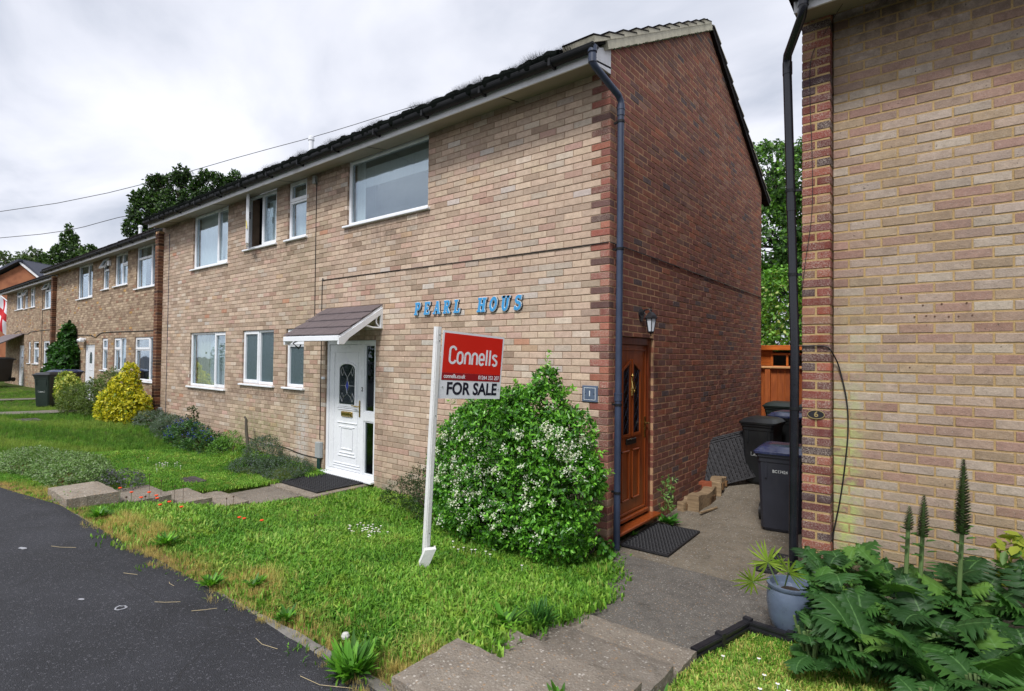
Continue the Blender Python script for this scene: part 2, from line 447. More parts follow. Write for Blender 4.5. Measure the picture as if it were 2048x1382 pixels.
PAL_BLOOM = [(4, C(118, 60, 52)), (3, C(98, 56, 54)), (2, C(138, 76, 60)), (2, C(78, 58, 60)), (1.5, C(140, 102, 84))]
PAL_H6 = [(5, C(164, 146, 132)), (4, C(168, 153, 140)), (3, C(158, 136, 122)), (2.5, C(157, 129, 116)), (1.6, C(174, 160, 146)), (1.6, C(154, 134, 114)), (.8, C(152, 122, 110)), (.06, C(176, 130, 102)), (1.5, C(162, 142, 120))]
PAL_PILL = [(4, C(98, 60, 42)), (3, C(82, 50, 38)), (2, C(114, 72, 50)), (1, C(66, 44, 36))]

BRICK_VARIANTS = {}
def full_brick(mat):
    key = mat.name
    if key not in BRICK_VARIANTS:
        L = []
        for i in range(6):
            mb = MB(); brick_geo(mb, lambda u, d, z: (u, d, z), 0, .215, 0, .065, .065, ch=.0035, jit=.0012)
            L.append(mb.mesh('brick', mat))
        BRICK_VARIANTS[key] = L
    return random.choice(BRICK_VARIANTS[key])

class Wall:
    """collects bricks of one building, then makes the 300 that show largest single parts"""
    def __init__(s, parent): s.p = parent; s.items = []
    def add(s, rects, fn, rot, palfn, mats, jitter=True, simple=False, depth=.05):
        nrm = Vector(fn(0, -1, 0)) - Vector(fn(0, 0, 0))
        for r in rects:
            c = Vector(fn((r[0]+r[1])/2, 0, (r[2]+r[3])/2)); v = Vector(CAM) - c; d = v.length
            area = (r[1]-r[0])*(r[3]-r[2])*max(nrm.dot(v/d), 0)/(d*d)
            s.items.append((area, r, fn, rot, jcol(palfn(r)), mats, simple, depth))
    def finish(s, n=300, name='brick'):
        s.items.sort(key=lambda t: -t[0])
        joined = {}
        for i, (area, r, fn, rot, col, mats, simple, depth) in enumerate(s.items):
            a, b, z0, zl, zr, k = r
            proud = random.uniform(-.0015, .0025)
            if i < n and not simple:
                o0 = Vector(fn(a, -proud, z0))
                if abs(b-a-.215) < .002 and abs(zl-z0-.065) < .002 and zl == zr:
                    me = full_brick(mats[1])
                else:
                    mb = MB(); brick_geo(mb, lambda u, d, z: (u, d, z), 0, b-a, 0, zl-z0, zr-z0, jit=.0008); me = mb.mesh('brick', mats[1])
                o = bpy.data.objects.new(name, me); o.location = o0; o.rotation_euler = (0, 0, rot); o.color = col
                link(o, s.p)
            else:
                mb = joined.setdefault(mats[0].name, (MB(), mats[0]))[0]
                mb.col = col
                brick_geo(mb, fn, a, b, z0, zl, zr, depth=depth, proud=proud, simple=simple, jit=.0008)
        for mb, m in joined.values():
            tag(mb.build('brickwork', m, s.p, color=True), kind='stuff')

def facade_fn(s): return lambda u, d, z: (u, s+d, z)
def gable_fn(x): return lambda u, d, z: (x-d, u, z)

# ------------------------------------------------------------------ windows
def rect_frame(mb, x0, x1, z0, z1, y0, y1, w, wb=None):
    wb = wb or w
    mb.box(x0, x0+w, y0, y1, z0, z1, .004); mb.box(x1-w, x1, y0, y1, z0, z1, .004)
    mb.box(x0+w, x1-w, y0+.0012, y1-.001, z1-w, z1-.0004, .003); mb.box(x0+w, x1-w, y0+.0012, y1-.001, z0+.0004, z0+wb, .003)
def add_window(house, s, x0, x1, z0, z1, cells, curtain='net', sill=True, glass='glass', room='room', cur_cfg=None, topgap=0., rec=.035):
    """cells: (fx0,fx1,fz0,fz1,kind) in fractions"""
    y0, y1 = s+rec, s+rec+.07
    mb = MB(); rect_frame(mb, x0, x1, z0, z1, y0, y1, .034, .045)
    X = lambda f: x0+.012+(x1-x0-.024)*f
    Z = lambda f: z0+.02+(z1-z0-.032)*f
    panes = []; extra = []
    for c in cells:
        a, b, e, f = X(c[0]), X(c[1]), Z(c[2]), Z(c[3])
        k = c[4]
        if k == 'fixed':
            rect_frame(mb, a, b, e, f, y0+.006, y1-.01, .032); panes.append((a+.03, b-.03, e+.03, f-.03, y0+.04, 0))
        elif k == 'sash':
            rect_frame(mb, a, b, e, f, y0-.008, y1-.02, .058); panes.append((a+.056, b-.056, e+.056, f-.056, y0+.025, 0))
        else:
            rect_frame(mb, a, b, e, f, y0+.006, y1-.01, .026); extra.append((a+.02, b-.02, e+.02, f-.02, k))
    w = mb.build('window', M['upvc'], house)
    for a, b, e, f, y, t in panes:
        pm = MB(); pm.box(a, b, y, y+.006, e, f); pm.build('pane', M[glass], w)
        if glass != 'glass_frost':
            gm = MB(); rect_frame(gm, a-.001, b+.001, e-.001, f+.001, y-.004, y-.001, .007); gm.build('glazing_seal', M['cable'], w)
    for a, b, e, f, k in extra:
        sm = MB()
        if k == 'tilt':      # top hung, pushed open
            rect_frame(sm, 0, b-a, -(f-e), 0, -.03, .02, .045)
            sm.cur = 1; sm.box(.04, b-a-.04, -.005, .003, -(f-e)+.04, -.04)
            o = sm.build('sash', [M['upvc'], M[glass]], w); o.location = (a, y0-.005, f); o.rotation_euler = (math.radians(-24), 0, 0)
        elif k == 'open':    # side hung on the left, standing out from the wall
            rect_frame(sm, 0, b-a, 0, f-e, -.03, .02, .05)
            sm.cur = 1; sm.box(.045, b-a-.045, -.005, .003, .045, f-e-.045)
            sm.cur = 2; sm.box(b-a-.05, b-a-.02, .02, .05, (f-e)*.5, (f-e)*.5+.12); 
            o = sm.build('sash', [M['upvc'], M[glass], M['cable']], w); o.location = (a, y0-.005, e); o.rotation_euler = (0, 0, math.radians(-27))
    if sill:
        sm = MB(); sm.box(x0-.06, x1+.05, s-.05, y0+.03, z0-.035, z0-.002, .006); sm.build('sill', M['upvc'], w)
    yb = y1+.9
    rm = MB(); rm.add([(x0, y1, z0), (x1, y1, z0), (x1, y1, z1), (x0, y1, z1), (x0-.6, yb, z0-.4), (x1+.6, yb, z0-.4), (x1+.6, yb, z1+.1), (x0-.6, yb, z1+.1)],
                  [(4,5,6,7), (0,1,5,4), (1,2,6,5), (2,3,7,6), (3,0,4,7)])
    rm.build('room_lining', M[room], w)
    for (fa, fb, ft, fbm, m, amp) in (cur_cfg if cur_cfg is not None else [(0, 1, 0, 0, curtain, .012)]):
        if not m: continue
        a, b = x0+(x1-x0)*fa+.01, x0+(x1-x0)*fb-.01; zt, zb = z1-(z1-z0)*ft-.01, z0+(z1-z0)*fbm+.01
        ph = random.random()*6
        cm = MB(); n = max(int((b-a)*45), 8)
        cm.grid(lambda u, v: (a+(b-a)*u, y1+.06+amp*math.sin(u*(b-a)*52+ph+math.sin(u*9)*1.2)*(1.15-v*.3), zb+(zt-zb)*v), n, 2)
        cm.build('curtain', M[m], w, smooth=True)
    return w
V1 = lambda f: [(0, f, 0, 1, 'fixed'), (f, 1, 0, 1, 'sash')]
V1r = lambda f: [(0, f, 0, 1, 'sash'), (f, 1, 0, 1, 'fixed')]
TL = lambda h, k='sash': [(0, 1, 0, h, 'fixed'), (0, 1, h, 1, k)]
# ------------------------------------------------------------------ terrain
def interp(x, xs, ys): return float(np.interp(x, xs, ys))
HX = [-60, -40, -30, -20, -15, -11.9, -9.5, -7.5, -6.4, -5.1, -4, 0, 1.4, 1.8, 2.4, 6, 20]
HZ = [.10, .10, .12, .20, .24, .24, .11, .03, .01, -.04, -.12, -.14, -.13, -.06, .0, .05, .1]
RX = [-60, -12, -6, -4, -2, 0, 3, 20]
RZ = [.40, .36, .33, .29, .25, .22, .21, .24]
EX = [-60, -30, -12, -8, -6.5, -5.2, -4.2, -3, -2, 0, 4, 20]
EY = [-6.5, -5.6, -4.6, -4.15, -3.9, -3.66, -3.45, -3.40, -3.33, -3.25, -3.22, -3.1]
def edge(x): return interp(x, EX, EY)
def h0(x): return interp(x, HX, HZ)
def r0(x): return interp(x, RX, RZ)
PROF_T = [0, .15, .30, .45, .60, .73, .86, 1]
PROF_L = [0, .08, .16, .34, .60, .85, 1.02, .98]
PROF_R = [0, .0, .02, .10, .26, .52, .82, .95]
def gz(x, y):
    e = edge(x)
    if y < e: return r0(x) - .012*min((e-y), 6) if y > -30 else r0(x)-.07
    if y >= 0:
        b = h0(x)
        if -.5 < x < 3: b += interp(y, [0, 1.4, 2.7, 4, 7, 14], [0, .02, .09, .22, .32, .35])
        else: b += .03*min(y, 12)
        return b
    t = y/e
    w = 1. if x > 1.45 else interp(x, [-9, -5.0, -4.15, -3.2, -2., -.8], [.3, .8, 1., .9, .6, 0.])
    pr = interp(t, PROF_T, PROF_R)*w + interp(t, PROF_T, PROF_L)*(1-w)
    return h0(x) + (r0(x)-h0(x))*pr
def wob(x, y): return .012*math.sin(x*2.1+1.3*math.sin(y*1.7)) + .010*math.sin(y*2.9+x*.7)

# lawn material
g = G('lawn_soil')
n = g.noise(6, 5); f = g.noise(60, 3)
c = g.mix(g.ramp(n, .35, .7), (.045, .075, .014), (.085, .115, .022))
c = g.mix(g.ramp(f, .55, .75, 0, .6), c, (.10, .085, .035)); vm_ = g.boxmask(-9, 3, -1, 2, .5, .1); sy = g.n('ShaderNodeSeparateXYZ'); g.l(g.pos, sy.inputs[0]); ev = g.math('MULTIPLY', g.ramp(sy.outputs[1], -3.15, -2.75, 1, 0), g.ramp(g.noise(4, 4), .35, .55)); c = g.mix(ev, c, C(128, 104, 70))
M['lawn'] = g.done(c, .95, g.bump(f, .02), .1)
# asphalt
g = G('asphalt')
v1 = g.voro(190); n1 = g.noise(2.2, 6, .65); n2 = g.noise(140, 2); n3 = g.noise(.55, 4)
c = g.mix(g.ramp(n1, .3, .75), (.0125, .0135, .0175), (.030, .0315, .039))
c = g.mix(g.ramp(n3, .5, .7, 0, .3), c, (.062, .062, .066))
spk = g.math('MULTIPLY', g.ramp(g.voro(150, out='Color'), .80, .86), 1.)
c = g.mix(g.math('MULTIPLY', spk, .38), c, (.19, .19, .21)); gr_ = g.noise(210, 2); c = g.mix(1., c, g.colors(gr_, [(.3, (.6, .6, .6)), (.7, (1.4, 1.4, 1.45))]), 'MULTIPLY')
sp2 = g.math('LESS_THAN', g.voro(9, out='Distance'), .022); c = g.mix(g.math('MULTIPLY', sp2, .7), c, (.34, .34, .36))
ck = g.n('ShaderNodeTexVoronoi'); ck.feature = 'DISTANCE_TO_EDGE'; ck.inputs['Scale'].default_value = .55; cn = g.n('ShaderNodeMix', data_type='VECTOR'); g.put(cn.inputs[0], .18); g.l(g.pos, cn.inputs[4]); nz_ = g.n('ShaderNodeTexNoise'); nz_.inputs['Scale'].default_value = 3; g.l(g.pos, nz_.inputs['Vector']); g.l(nz_.outputs['Color'], cn.inputs[5]); g.l(cn.outputs[1], ck.inputs['Vector'])
c = g.mix(g.ramp(ck.outputs['Distance'], .0, .0045, .55, 0), c, (.008, .008, .009))
st = g.noise(5, 4, .6, stretch=(1, 5, 1)); c = g.mix(g.ramp(st, .68, .74, 0, .25), c, (.11, .105, .10))
h = g.math('ADD', g.math('MULTIPLY', v1, .9), g.math('MULTIPLY', n2, .4))
M['asphalt'] = g.done(c, .72, g.bump(h, .006), .45)
# exposed aggregate concrete
def agg(name, a, b, pebble=.8, sc=75):
    g = G(name)
    n1 = g.noise(1.8, 6, .65); n2 = g.noise(9, 5, .7); v = g.n('ShaderNodeTexVoronoi'); v.inputs['Scale'].default_value = sc; g.l(g.pos, v.inputs['Vector'])
    c = g.mix(g.ramp(n1, .3, .7), a, b)
    c = g.mix(g.ramp(n2, .45, .75, 0, .6), c, K(a, .55))
    sel = g.n('ShaderNodeSeparateColor'); g.l(v.outputs['Color'], sel.inputs[0])
    pc = g.colors(sel.outputs[0], [(0, (.42, .40, .36)), (.3, (.20, .18, .16)), (.55, (.34, .22, .12)), (.75, (.12, .11, .11)), (1, (.55, .52, .48))])
    mk = g.math('MULTIPLY', g.math('LESS_THAN', v.outputs['Distance'], .42), g.math('GREATER_THAN', sel.outputs[1], .62))
    c = g.mix(g.math('MULTIPLY', mk, pebble), c, pc)
    v2 = g.voro(sc*2.4, out='Color'); c = g.mix(g.ramp(v2, .72, .9, 0, .5), c, (.36, .34, .31))
    gr = g.noise(2.7, 6, .75); c = g.mix(g.ramp(gr, .58, .72, 0, .55), c, (.035, .032, .024))
    fine = g.noise(160, 3)
    orn = g.n('ShaderNodeObjectInfo').outputs['Random']; c = g.mix(1., c, g.colors(orn, [(0, (.80, .79, .78)), (1, (1.22, 1.18, 1.12))]), 'MULTIPLY')
    h = g.math('ADD', g.math('MULTIPLY', v.outputs['Distance'], -.8), fine)
    return g.done(c, .88, g.bump(h, .006), .3)
M['path'] = agg('worn_path_concrete', (.125, .115, .105), (.185, .172, .155))
M['path_rough'] = agg('rough_alley_concrete', (.17, .145, .11), (.27, .235, .185), .9, 60)
M['step'] = agg('aggregate_step_concrete', (.18, .155, .13), (.26, .23, .195), .85, 62)
M['kerb'] = plain('kerb_concrete', (.17, .16, .145), .9, .3, 9, .006, 70, dirt=((.05, .045, .03), .7))

def axis(pts):
    out = []
    for (a, b, n) in pts: out += list(np.linspace(a, b, n, endpoint=False))
    return out + [pts[-1][1]]
XS = sorted(axis([(-160, -60, 5), (-60, -20, 14), (-20, -8, 24), (-8, 3.6, 60), (3.6, 12, 10), (12, 120, 6)]) + [.595, .635, 1.41, 1.47, -4.985, -4.93, -4.24, -4.18, -4.12, -4.09, -3.88, -3.84])
def under_path(x, y):
    if -1.55 < y < 0 and x > -1: xl = interp(y, [-1.55, -1.1, -.6, -.15, .02], [.60, .585, .34, .10, -.01]); return xl+.03 < x < (1.42 if y < -.9 else 1.8)
    return (.62 < x < 1.43 and -3.2 < y <= -1.5) or (-4.95 < x < -4.23 and -3.4 < y < -.05) or (-4.95 < x < -4.11 and -1.65 < y < -.05) or (-4.95 < x < -3.87 and -.95 < y < -.05)
def sheet(name, ys_fn, ny, mat, dz=0.):
    mb = MB()
    vs = []
    for x in XS:
        for j in range(ny+1):
            y = ys_fn(x, j/ny); vs.append((x, y, gz(x, y) + dz + (wob(x, y) if mat is M['lawn'] and -20 < x < 5 and y < 0 else 0) - (.22 if mat is M['lawn'] and under_path(x, y) else 0)))
    fs = [(i*(ny+1)+j, (i+1)*(ny+1)+j, (i+1)*(ny+1)+j+1, i*(ny+1)+j+1) for i in range(len(XS)-1) for j in range(ny)]
    mb.add(vs, fs)
    return tag(mb.build(name, mat, None, smooth=True), kind='structure')
def lawn_y(x, t):
    e = edge(x)-.05
    return e*(1-t/.6) if t < .6 else ((t-.6)/.4)**2*110
sheet('lawn', lawn_y, 42, M['lawn'], -.02)
def road_y(x, t): return edge(x) - 80*t**3
sheet('road', road_y, 16, M['asphalt'], .0)

# alley and garden path as one concrete sheet with a skirt
def path_sheet(name, xs, ys, mat, dz, pri):
    mb = MB(); nx, ny = len(xs), len(ys)
    vs = [(x, y, gz(x, y)+dz+.006*math.sin(3*x+2*y)) for x in xs for y in ys]
    fs = [(i*ny+j, (i+1)*ny+j, (i+1)*ny+j+1, i*ny+j+1) for i in range(nx-1) for j in range(ny-1)]
    mb.add(vs, fs)
    # skirt
    per = [(i, 0) for i in range(nx)] + [(nx-1, j) for j in range(1, ny)] + [(i, ny-1) for i in range(nx-2, -1, -1)] + [(0, j) for j in range(ny-2, 0, -1)]
    b = len(mb.v); top = [mb.v[i*ny+j] for i, j in per]
    mb.add(top + [(x, y, z-.18) for x, y, z in top], [(k, (k+1) % len(per), (k+1) % len(per)+len(per), k+len(per)) for k in range(len(per))])
    return tag(mb.build(name, mat, None, smooth=False), kind='structure')
path_sheet('alley', list(np.linspace(-.02, 1.80, 14)), list(np.linspace(.02, 7.2, 30)), M['path_rough'], .006, 0)
# front path: fans from the alley down to the steps
mb = MB(); rows = []
for j in range(17):
    y = .02 - 1.54*j/16
    xl = interp(y, [-1.55, -1.1, -.6, -.15, .02], [.60, .585, .34, .10, -.01]); xr = interp(y, [-1.55, -.9, -.85, .02], [1.46, 1.54, 1.9, 1.95])
    zc = interp(y, [-1.55, -1.0, 0], [-.075, -.10, -.128])
    rows.append([(xl+(xr-xl)*i/8, y, zc+.004*math.sin(5*i+j)) for i in range(9)])
mb.add([p for r_ in rows for p in r_], [(j*9+i, j*9+i+1, (j+1)*9+i+1, (j+1)*9+i) for j in range(16) for i in range(8)])
for side in (0, 8):
    mb.add([r_[side] for r_ in rows] + [(r_[side][0], r_[side][1], r_[side][2]-.2) for r_ in rows], [(j, j+1, j+18, j+17) for j in range(16)])
tag(mb.build('garden_path', M['path']), kind='structure')

def rough_slab(mb, x0, x1, y0, y1, z0, z1, seed=0, nx=14, ny=8):
    """slab with worn, slightly irregular edges"""
    rnd = random.Random(seed)
    def top(u, v):
        x = x0+(x1-x0)*u; y = y0+(y1-y0)*v
        e = min(u*(x1-x0), (1-u)*(x1-x0), v*(y1-y0), (1-v)*(y1-y0))
        dz = -.010 if e < 1e-6 else 0
        jx = rnd.uniform(-.006, .006); jy = rnd.uniform(-.007, .007)
        return (x+jx, y+jy, z1+dz+rnd.uniform(-.002, .002))
    b = len(mb.v); mb.grid(top, nx, ny)
    idx = [i for i in range(nx+1)] + [j*(nx+1)+nx for j in range(1, ny+1)] + [ny*(nx+1)+i for i in range(nx-1, -1, -1)] + [j*(nx+1) for j in range(ny-1, 0, -1)]
    tp = [mb.v[b+i] for i in idx]
    mb.add(tp + [(x+rnd.uniform(-.006, .006), y+rnd.uniform(-.006, .006), z0) for x, y, z in tp], [(k, k+len(tp), (k+1) % len(tp)+len(tp), (k+1) % len(tp)) for k in range(len(tp))])
def steps(loc, slabs):
    st = bpy.data.objects.new('garden_steps', None); st.location = loc; link(st); WORLD.add(st.name); tag(st, kind='structure')
    for i, (x0, x1, y0, y1, zt) in enumerate(slabs):
        mb = MB(); rough_slab(mb, x0, x1, y0, y1, zt-.30, zt, seed=i+int(loc[0]*10)); mb.build('step', M['step'], st)
    return st
steps((1.0, -2.4, 0), [(.60, 1.62, -3.24, -2.78, .30), (.612, 1.46, -2.80, -2.35, .19), (.605, 1.45, -2.37, -1.90, .075), (.615, 1.445, -1.92, -1.52, -.005)])
steps((-4.6, -2.3, 0), [(-4.95, -4.22, -3.42, -2.98, .345), (-5.02, -4.27, -3.0, -2.45, .20), (-4.97, -4.24, -2.47, -2.02, .09), (-4.98, -4.16, -2.04, -1.62, -.02), (-4.93, -4.10, -1.64, -.92, -.075), (-4.93, -3.85, -.94, -.03, -.055)])
# kerb edging along the road
kb = bpy.data.objects.new('kerb', None); link(kb); WORLD.add(kb.name); tag(kb, kind='structure')
x = 3.6; kk = 0
while x > -9:
    L = .72; a = x-L+.012; e0, e1 = edge(x)+.0, edge(a)+.0
    mb = MB(); n = 6; rnd = random.Random(kk)
    prof = [(-.035, -.15), (-.035, -.006), (-.026, .006), (.022, .008), (.034, -.004), (.034, -.15)]
    vs = []
    for i in range(n+1):
        xx = x+(a-x)*i/n; ee = e0+(e1-e0)*i/n
        for (dy, dz) in prof: vs.append((xx, ee+dy+rnd.uniform(-.004, .004), r0(xx)+dz+rnd.uniform(-.004, .004)-interp(xx, [-1.3, -.3], [.034, 0])))
    m_ = len(prof)
    mb.add(vs, [(i*m_+k, i*m_+k+1, (i+1)*m_+k+1, (i+1)*m_+k) for i in range(n) for k in range(m_-1)] + [tuple(range(m_)), tuple(range(n*m_+m_-1, n*m_-1, -1))])
    mb.build('kerb_stone', M['kerb'], kb); x -= L; kk += 1
# concrete paths crossing the far lawn
for (xa, xb) in ((-15.6, -14.7), (-21.5, -20.7)):
    mb = MB(); ys = np.linspace(edge((xa+xb)/2)-.05, .5, 14)
    for i in range(13):
        y0, y1 = ys[i], ys[i+1]
        mb.add([(xa, y0, gz(xa, y0)+.03), (xb, y0, gz(xb, y0)+.03), (xb, y1, gz(xb, y1)+.03), (xa, y1, gz(xa, y1)+.03)], [(0, 1, 2, 3)])
    tag(mb.build('footpath', M['path']), kind='structure')
# ------------------------------------------------------------------ eaves, roofs, pipes
def half_gutter(mb, x0, x1, y, z, r, n=10):
    for rr in (r, r-.006):
        mb.grid(lambda u, v: (x0+(x1-x0)*u, y-rr*math.cos(PI*v), z-rr*math.sin(PI*v)), 1, n)
    for s_ in (-1, 1): mb.box(x0, x1, y+s_*(r-.004)-.006, y+s_*(r-.004)+.006, z-.004, z+.006)
    for x in (x0, x1):
        mb.add([(x, y-r*math.cos(PI*k/n), z-r*math.sin(PI*k/n)) for k in range(n+1)], [tuple(range(n+1))])
        mb.box(x-.01, x+.006, y-r-.002, y+r+.002, z-.012, z+.008)
def eaves(house, x0, x1, s, zw=4.79, zf=4.715, brush=True, gy=-.41, gzc=4.835, box_end=None, gx1=None):
    mb = MB(); mb.box(x0, x1, s-.352, s-.334, zf, zf+.16); fa = mb.build('fascia', M['paint_white'], house)
    x = x1-2.9
    while x > x0: jm = MB(); jm.box(x-.03, x+.03, s-.355, s-.3515, zf-.002, zf+.16); jm.build('fascia_joint', M['paint_white'], fa); x -= 3.6
    mb = MB(); mb.add([(x0, s-.334, zf+.012), (x1, s-.334, zf+.012), (x1, s+.02, zw), (x0, s+.02, zw), (x0, s-.334, zf+.03), (x1, s-.334, zf+.03), (x1, s+.02, zw+.02), (x0, s+.02, zw+.02)],
                      [(0,3,2,1),(4,5,6,7),(0,1,5,4),(1,2,6,5),(2,3,7,6),(3,0,4,7)])
    sf = mb.build('soffit', M['soffit'], house)
    x = x1-1.2
    while x > x0: jm = MB(); jm.obox((x, s-.157, (zf+zw)/2+.004), (.004, 0, 0), (0, .177, (zw-zf-.012)/2), (0, 0, .003)); x -= 2.44; jm.build('soffit_joint', M['cable'], sf)
    mb = MB(); g1 = gx1 if gx1 is not None else x1
    half_gutter(mb, x0, g1, s+gy, gzc, .058)
    gt = mb.build('gutter', M['black_plastic'], house, smooth=False)
    x = g1-.5
    while x > x0+.2: bm_ = MB(); bm_.box(x-.014, x+.014, s+gy-.064, s+gy+.075, gzc-.066, gzc+.012); bm_.build('gutter_bracket', M['black_plastic'], gt); x -= .95
    if brush:
        n = int((x1-x0)*2200); v = np.zeros((n, 3, 3)); t = RNG.random(n)
        px = x0+.1+(g1-.35-x0)*t; a = RNG.uniform(-1.25, 1.25, n); L = RNG.uniform(.11, .145, n)*(1+.18*np.sin(px*7)+.12*np.sin(px*17))
        cx, cy, cz = px, s+gy, gzc-.005
        dx = RNG.normal(0, .25, n)
        v[:, 0] = np.stack([cx-.0016, cy+0*px, cz+0*px], 1); v[:, 1] = np.stack([cx+.0016, cy+0*px, cz+0*px], 1)
        v[:, 2] = np.stack([cx+dx*L, cy+np.sin(a)*L, cz+np.cos(a)*L], 1)
        me = bpy.data.meshes.new('gutter_brush'); me.from_pydata(v.reshape(-1, 3).tolist(), [], np.arange(n*3).reshape(-1, 3).tolist()); me.materials.append(M['brush'])
        o = bpy.data.objects.new('gutter_brush', me); link(o, house); tag(o, kind='stuff')
        cm = MB(); xs_ = np.arange(x0+.1, g1-.35, .06)
        cm.tube([(x, s+gy, gzc+.030+.008*math.sin(x*9)) for x in xs_], [.066+.010*math.sin(x*23)+.008*math.sin(x*51) for x in xs_], 9); cm.build('brush_core', M['brush'], house)
def roof(house, x0, x1, s, depth=5.96, ze=5.02, pitch=.549, verge=False, tilemat='tile_dark'):
    half = depth/2; apex = ze+pitch*half
    L = math.hypot(half+.38, (half+.38)*pitch); nrow = 11; ux = 1/math.hypot(1, pitch); uz = pitch*ux
    mb = MB()
    for sgn in (1, -1):
        for k in range(nrow):
            a = k*L/nrow; b = a+L/nrow+.06
            def P(x, t, h):
                yy = -.38+t*ux; zz = ze-.38*pitch+t*uz
                y = yy+(-uz)*h; z = zz+ux*h
                return (x, s+(y if sgn > 0 else depth-y), z)
            xx0, xx1 = x0, x1+(.03 if verge else 0)
            vs = [P(xx0, a, .045), P(xx1, a, .045), P(xx1, b, .02), P(xx0, b, .02), P(xx0, a, .085), P(xx1, a, .085), P(xx1, b, .055), P(xx0, b, .055)]
            mb.add(vs, [(0,3,2,1),(4,5,6,7),(0,1,5,4),(1,2,6,5),(2,3,7,6),(3,0,4,7)])
    rf = mb.build('roof', M[tilemat], house)
    rm = MB(); n = int((x1-x0)/.45)
    for i in range(n):
        a = x0+(x1-x0)*i/n
        rm.grid(lambda u, v: (a+(x1-x0)/n*u*.985, s+half+.12*math.cos(PI*v), apex+.03+.11*math.sin(PI*v)), 1, 8)
    rm.build('ridge_tiles', M[tilemat], rf)
    # rounded front edge of the eaves tiles
    em = MB(); x = x0
    while x < x1-.02:
        em.lathe([(0, 0)], n=3) if False else None
        zz = ze-.38*pitch+.055+random.uniform(-.006, .006)
        em.tube([(x+.15, s-.42, zz), (x+.15, s+.1, zz+.5*pitch+.02)], [.055, .05], 8); em.tube([(x+.0, s-.40, zz-.01), (x+.0, s+.1, zz+.5*pitch)], [.03, .03], 6)
        x += .30
    tag(em.build('eaves_tiles', M[tilemat], rf), kind='stuff')
    if verge:
        def P(x, t, h, sgn=1):
            yy = -.38+t*ux; zz = ze-.38*pitch+t*uz; y = yy-uz*h; z = zz+ux*h
            return (x, s+(y if sgn > 0 else depth-y), z)
        for sgn in (1, -1):
            vm = MB(); N_ = 44
            for k in range(N_):
                a, b = L*k/N_, L*(k+1)/N_
                if sgn == 1 and b < .34: continue
                lo = -.028+random.uniform(-.006, .005)
                vm.add([P(x1+.052, a, lo, sgn), P(x1+.052, b, lo, sgn), P(x1+.052, b, .072, sgn), P(x1+.052, a, .072, sgn), P(x1-.05, a, lo, sgn), P(x1-.05, b, lo, sgn), P(x1-.05, b, .072, sgn), P(x1-.05, a, .072, sgn)],
                       [(0,1,2,3),(4,7,6,5),(0,4,5,1),(3,2,6,7),(0,3,7,4),(1,5,6,2)], )
            VM_ = 'verge' if sgn > 0 else 'tile_dark'; v = vm.build('verge', M[VM_], rf)  # rear verge in dark tile colour: its underside's shade is painted in
            mm = MB()
            for k in range(70):
                a = random.uniform(.35, L); mm.tube([P(x1+.045+random.uniform(0, .012), a, -.034), P(x1+.047, a+random.uniform(.02, .07), -.036)], random.uniform(.005, .012), 5)
            if sgn == 1: tag(mm.build('moss', M['moss'], v) if False else mm.build('verge_moss', M['moss'], rf), kind='stuff')
            for k in range(nrow):
                a = k*L/nrow; b = a+L/nrow
                tm = MB()
                tm.cur = 0
                tm.add([P(x1+.058, a-.02, .058, 1 if sgn > 0 else -1), P(x1+.058, b-.03, .055, sgn), P(x1+.058, b-.03, .075, sgn), P(x1+.058, a-.02, .125, sgn),
                        P(x1-.30, a-.02, .058, sgn), P(x1-.30, b-.03, .055, sgn), P(x1-.30, b-.03, .075, sgn), P(x1-.30, a-.02, .125, sgn)], [(0,1,2,3),(4,7,6,5),(0,4,5,1),(3,2,6,7),(0,3,7,4),(1,5,6,2)])
                tm.cur = 1
                tm.add([P(x1+.062, a-.022, .118, sgn), P(x1+.062, b-.02, .072, sgn), P(x1+.062, b-.02, .082, sgn), P(x1+.062, a-.022, .134, sgn),
                        P(x1-.30, a-.022, .118, sgn), P(x1-.30, b-.02, .072, sgn), P(x1-.30, b-.02, .082, sgn), P(x1-.30, a-.022, .134, sgn)], [(0,1,2,3),(4,7,6,5),(0,4,5,1),(3,2,6,7),(0,3,7,4),(1,5,6,2)])
                tm.build('roof_tile', [M[VM_], M['tile_dark'] if sgn > 0 else M['verge']], rf)
    return rf
def flue(house, x, y, z, h=.42):
    mb = MB(); mb.lathe([(.06, -.3), (.06, h), (.075, h), (.075, h+.08), (.05, h+.1), (0, h+.1)], (x, y, z), 14); mb.lathe([(.11, -.02), (.08, .04), (.06, .05)], (x, y, z), 14)
    autosmooth(mb.build('flue', M['upvc'], house))
def downpipe(house, path, mat, r=.034, collars=(), brackets=()):
    mb = MB(); mb.tube(path, r, 16)
    for p, q, rr in collars: mb.tube([p, q], rr, 16)
    o = autosmooth(mb.build('downpipe', M[mat], house), 50)
    for (c, to) in brackets:
        bm_ = MB(); bm_.tube([(c[0], c[1], c[2]-.012), (c[0], c[1], c[2]+.012)], r+.006, 16)
        bm_.obox(((c[0]+to[0])/2, (c[1]+to[1])/2, c[2]), ((to[0]-c[0])/2, (to[1]-c[1])/2, 0), (.008*(1 if abs(to[1]-c[1]) > abs(to[0]-c[0]) else 0)+.002, .008*(1 if abs(to[0]-c[0]) > abs(to[1]-c[1]) else 0)+.002, 0), (0, 0, .010))
        bm_.build('pipe_bracket', M['black_plastic'], o)
    return o
